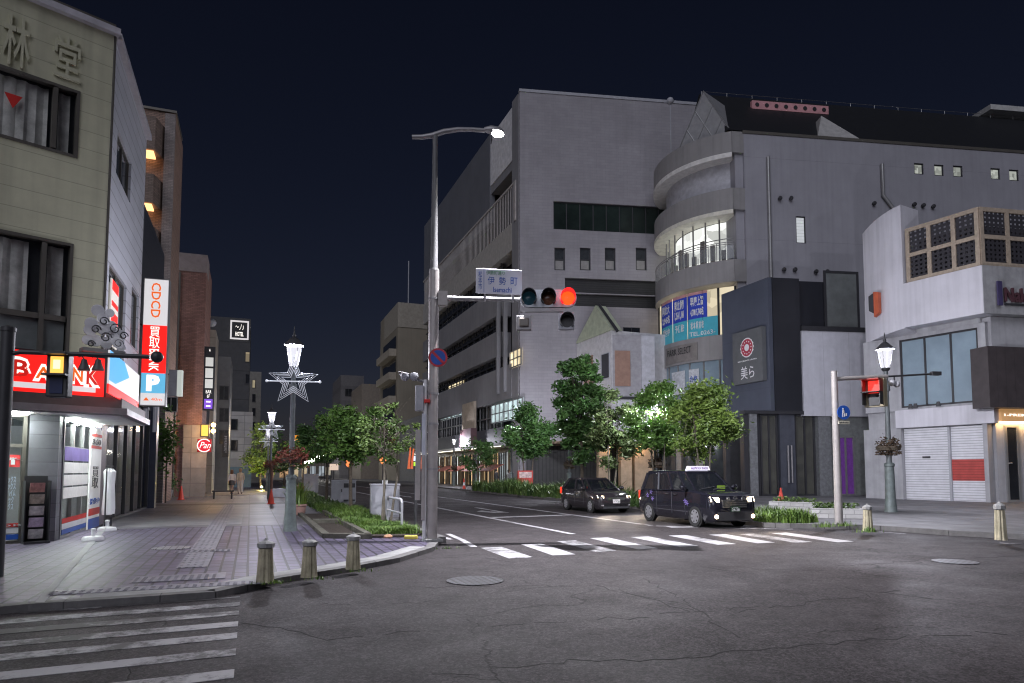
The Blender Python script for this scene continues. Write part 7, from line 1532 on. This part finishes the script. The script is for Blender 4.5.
# ================================================================== people
def person(label, x, y, z, hd, top, bottom, hair, kind, h=1.62, sc=1., stride=.25, rgb_leg=None):
    t = thing('person', label, 'person', (x, y, z)); k = h/1.62
    V = []; E = []; Rr = []
    def a(p, r, par=None):
        V.append(Vector(p)*k); Rr.append(r*k); i = len(V)-1
        if par is not None: E.append((par, i))
        return i
    pv = a((0, 0, .86), .12); w_ = a((0, 0, 1.02), .105, pv); ch = a((0, .0, 1.22), .12, w_); nk = a((0, 0, 1.36), .055, ch); hb2 = a((0, -.01, 1.45), .075, nk); ht = a((0, -.01, 1.55), .07, hb2)
    a((0, -.075, 1.475), .018, hb2)
    for s in (-1, 1):
        st2 = stride*s*.5
        hp_ = a((s*.085, 0, .82), .09, pv); kn = a((s*.085, -st2*.6, .46), .058, hp_); an = a((s*.085, -st2+.03, .08), .038, kn); a((s*.09, -st2-.12, .03), .03, an)
        sh = a((s*.16, 0, 1.31), .055, ch); el = a((s*.2, .03+st2*.3, 1.06), .042, sh); wr = a((s*.2, -.03+st2*.5, .84), .028, el); pm = a((s*.2, -.04+st2*.5, .77), .026, wr)
        for j in range(4): f1 = a((s*.2, -.075+.022*j+st2*.5, .70), .009, pm); a((s*.19, -.08+.022*j+st2*.5, .655-.005*abs(j-1)), .008, f1)
        th_ = a((s*.185, -.085+st2*.5, .74), .01, pm); a((s*.175, -.1+st2*.5, .70), .008, th_)
    me = bpy.data.meshes.new('body'); me.from_pydata(V, E, []); ob = bpy.data.objects.new('body', me); COL.objects.link(ob); me.materials.append(M['skin']); ob.parent = t
    sk = ob.modifiers.new('skin', 'SKIN'); 
    for i, d in enumerate(me.skin_vertices[0].data) if me.skin_vertices else []: pass
    if not me.skin_vertices: bpy.context.view_layer.update()
    try:
        lay = me.skin_vertices[0].data
    except Exception:
        bpy.context.view_layer.objects.active = ob; lay = me.attributes['skin'].data if 'skin' in me.attributes else []
    for i, d in enumerate(lay): d.radius = (Rr[i], Rr[i]); d.use_root = (i == 0)
    ss = ob.modifiers.new('subsurf', 'SUBSURF'); ss.levels = 1; ss.render_levels = 2
    for p_ in me.polygons: p_.use_smooth = True
    def shell(name, prof, m, sx=1., sy=1.):
        mb = MB(); n = 14
        for zz, rx, ry in prof:
            for j in range(n): q = 2*math.pi*j/n; mb.v.append(Vector((rx*math.cos(q)*(1+.05*math.sin(3*q)), ry*math.sin(q), zz))*k)
        for i in range(len(prof)-1):
            for j in range(n): mb.f.append((i*n+j, i*n+(j+1) % n, (i+1)*n+(j+1) % n, (i+1)*n+j))
        o = mb.build(name, m, t, True, local=True); return o
    shell('top', [(1.38, .07, .07), (1.33, .19, .11), (1.2, .18, .14), (1.0, .155, .13), (.84, .17, .14)], top)
    for s in (-1, 1):
        st2 = stride*s*.5; o = MB().tube([Vector(p)*k for p in ((s*.15, 0, 1.32), (s*.2, .03+st2*.3, 1.06), (s*.2, -.02+st2*.45, .9 if kind != 'short' else 1.08))], [.075*k, .065*k, .055*k], 10).build('sleeve', top, t, True, local=True)
    if kind == 'trousers':
        for s in (-1, 1): st2 = stride*s*.5; MB().tube([Vector(p)*k for p in ((s*.08, 0, .88), (s*.085, -st2*.6, .46), (s*.085, -st2+.03, .09))], [.115*k, .085*k, .075*k], 12).build('trouser_leg', bottom, t, True, local=True)
    else: shell('skirt', [(.95, .15, .13), (.8, .19, .16), (.58, .22, .19)], bottom)
    hr = [(1.65, .02, .02), (1.635, .075, .08), (1.58, .1, .105), (1.5, .098, .1)]+([(1.38, .1, .085), (1.2, .09, .07), (1.14, .05, .04)] if hair[1] else [(1.44, .08, .085)])
    o = shell('hair', hr, hair[0]); o.location = (0, .028*k, 0)
    for s in (-1, 1): MB().ball(Vector((s*.085, -stride*s*.5-.06, .035))*k, .05*k, .13*k, .04*k).build('shoe', 'dark', t, True, local=True)
    for s in (-1, 1): MB().ball(Vector((s*.03, -.078, 1.5))*k, .011*k).build('eye', 'dark', t, True, local=True)
    t.rotation_euler.z = R(hd); return t
brown = mat('brown hair', (.16, .08, .04), .5); blackh = mat('dark hair', (.04, .03, .025), .5); blond = mat('light brown hair', (.35, .22, .12), .5)
x, y = GP(231.5, 494, PZ); person('woman with long brown hair in a white blouse and dark skirt', x, y, PZ+.02, 170, 'white', 'dark', (brown, True), 'skirt', 1.6); 
x, y = GP(240, 494, PZ); person('person in a beige coat and pale wide trousers beside the dark skirt', x, y, PZ+.02, 185, mat('beige coat', (.5, .43, .33), .8), mat('pale trousers', (.52, .5, .47), .8), (blond, False), 'trousers', 1.68)
x, y = 20.2, 55; person('person in a dark jacket by the store windows behind the hedge', x-.6, y, .1, 100, 'dark', 'dark', (blackh, False), 'trousers', 1.7)
person('person in a grey coat walking by the store windows behind the hedge', x+.9, y+1, .1, 80, mat('grey coat', (.3, .29, .29), .8), mat('grey trousers', (.2, .2, .21), .8), (blackh, True), 'trousers', 1.65)

# ================================================================== lamps' own light
for i, (t, x, y) in enumerate(lamps):
    k = t.scale[0]; lamp_light((x, y, t.location.z+4.52*k), (800, 700, 600, 2200, 1900, 1900, 1700, 900)[i], (.88, .88, 1), .12, 'lantern_bulb')
vs_ = scene.view_settings; scene.display_settings.display_device = 'sRGB'; vs_.view_transform = 'Standard'; vs_.look = 'None'; vs_.exposure = 0.95; vs_.gamma = 1; vs_.use_curve_mapping = False
scene.render.engine = 'CYCLES'; cy = scene.cycles; cy.use_denoising = True; cy.pixel_filter_type = 'BLACKMAN_HARRIS'; cy.filter_width = 1.15; cy.max_bounces = 6; cy.diffuse_bounces = 3; cy.glossy_bounces = 3; cy.transparent_max_bounces = 8; cy.sample_clamp_indirect = 4; cy.sample_clamp_direct = 0; cy.use_light_tree = True; cy.caustics_reflective = False; cy.caustics_refractive = False
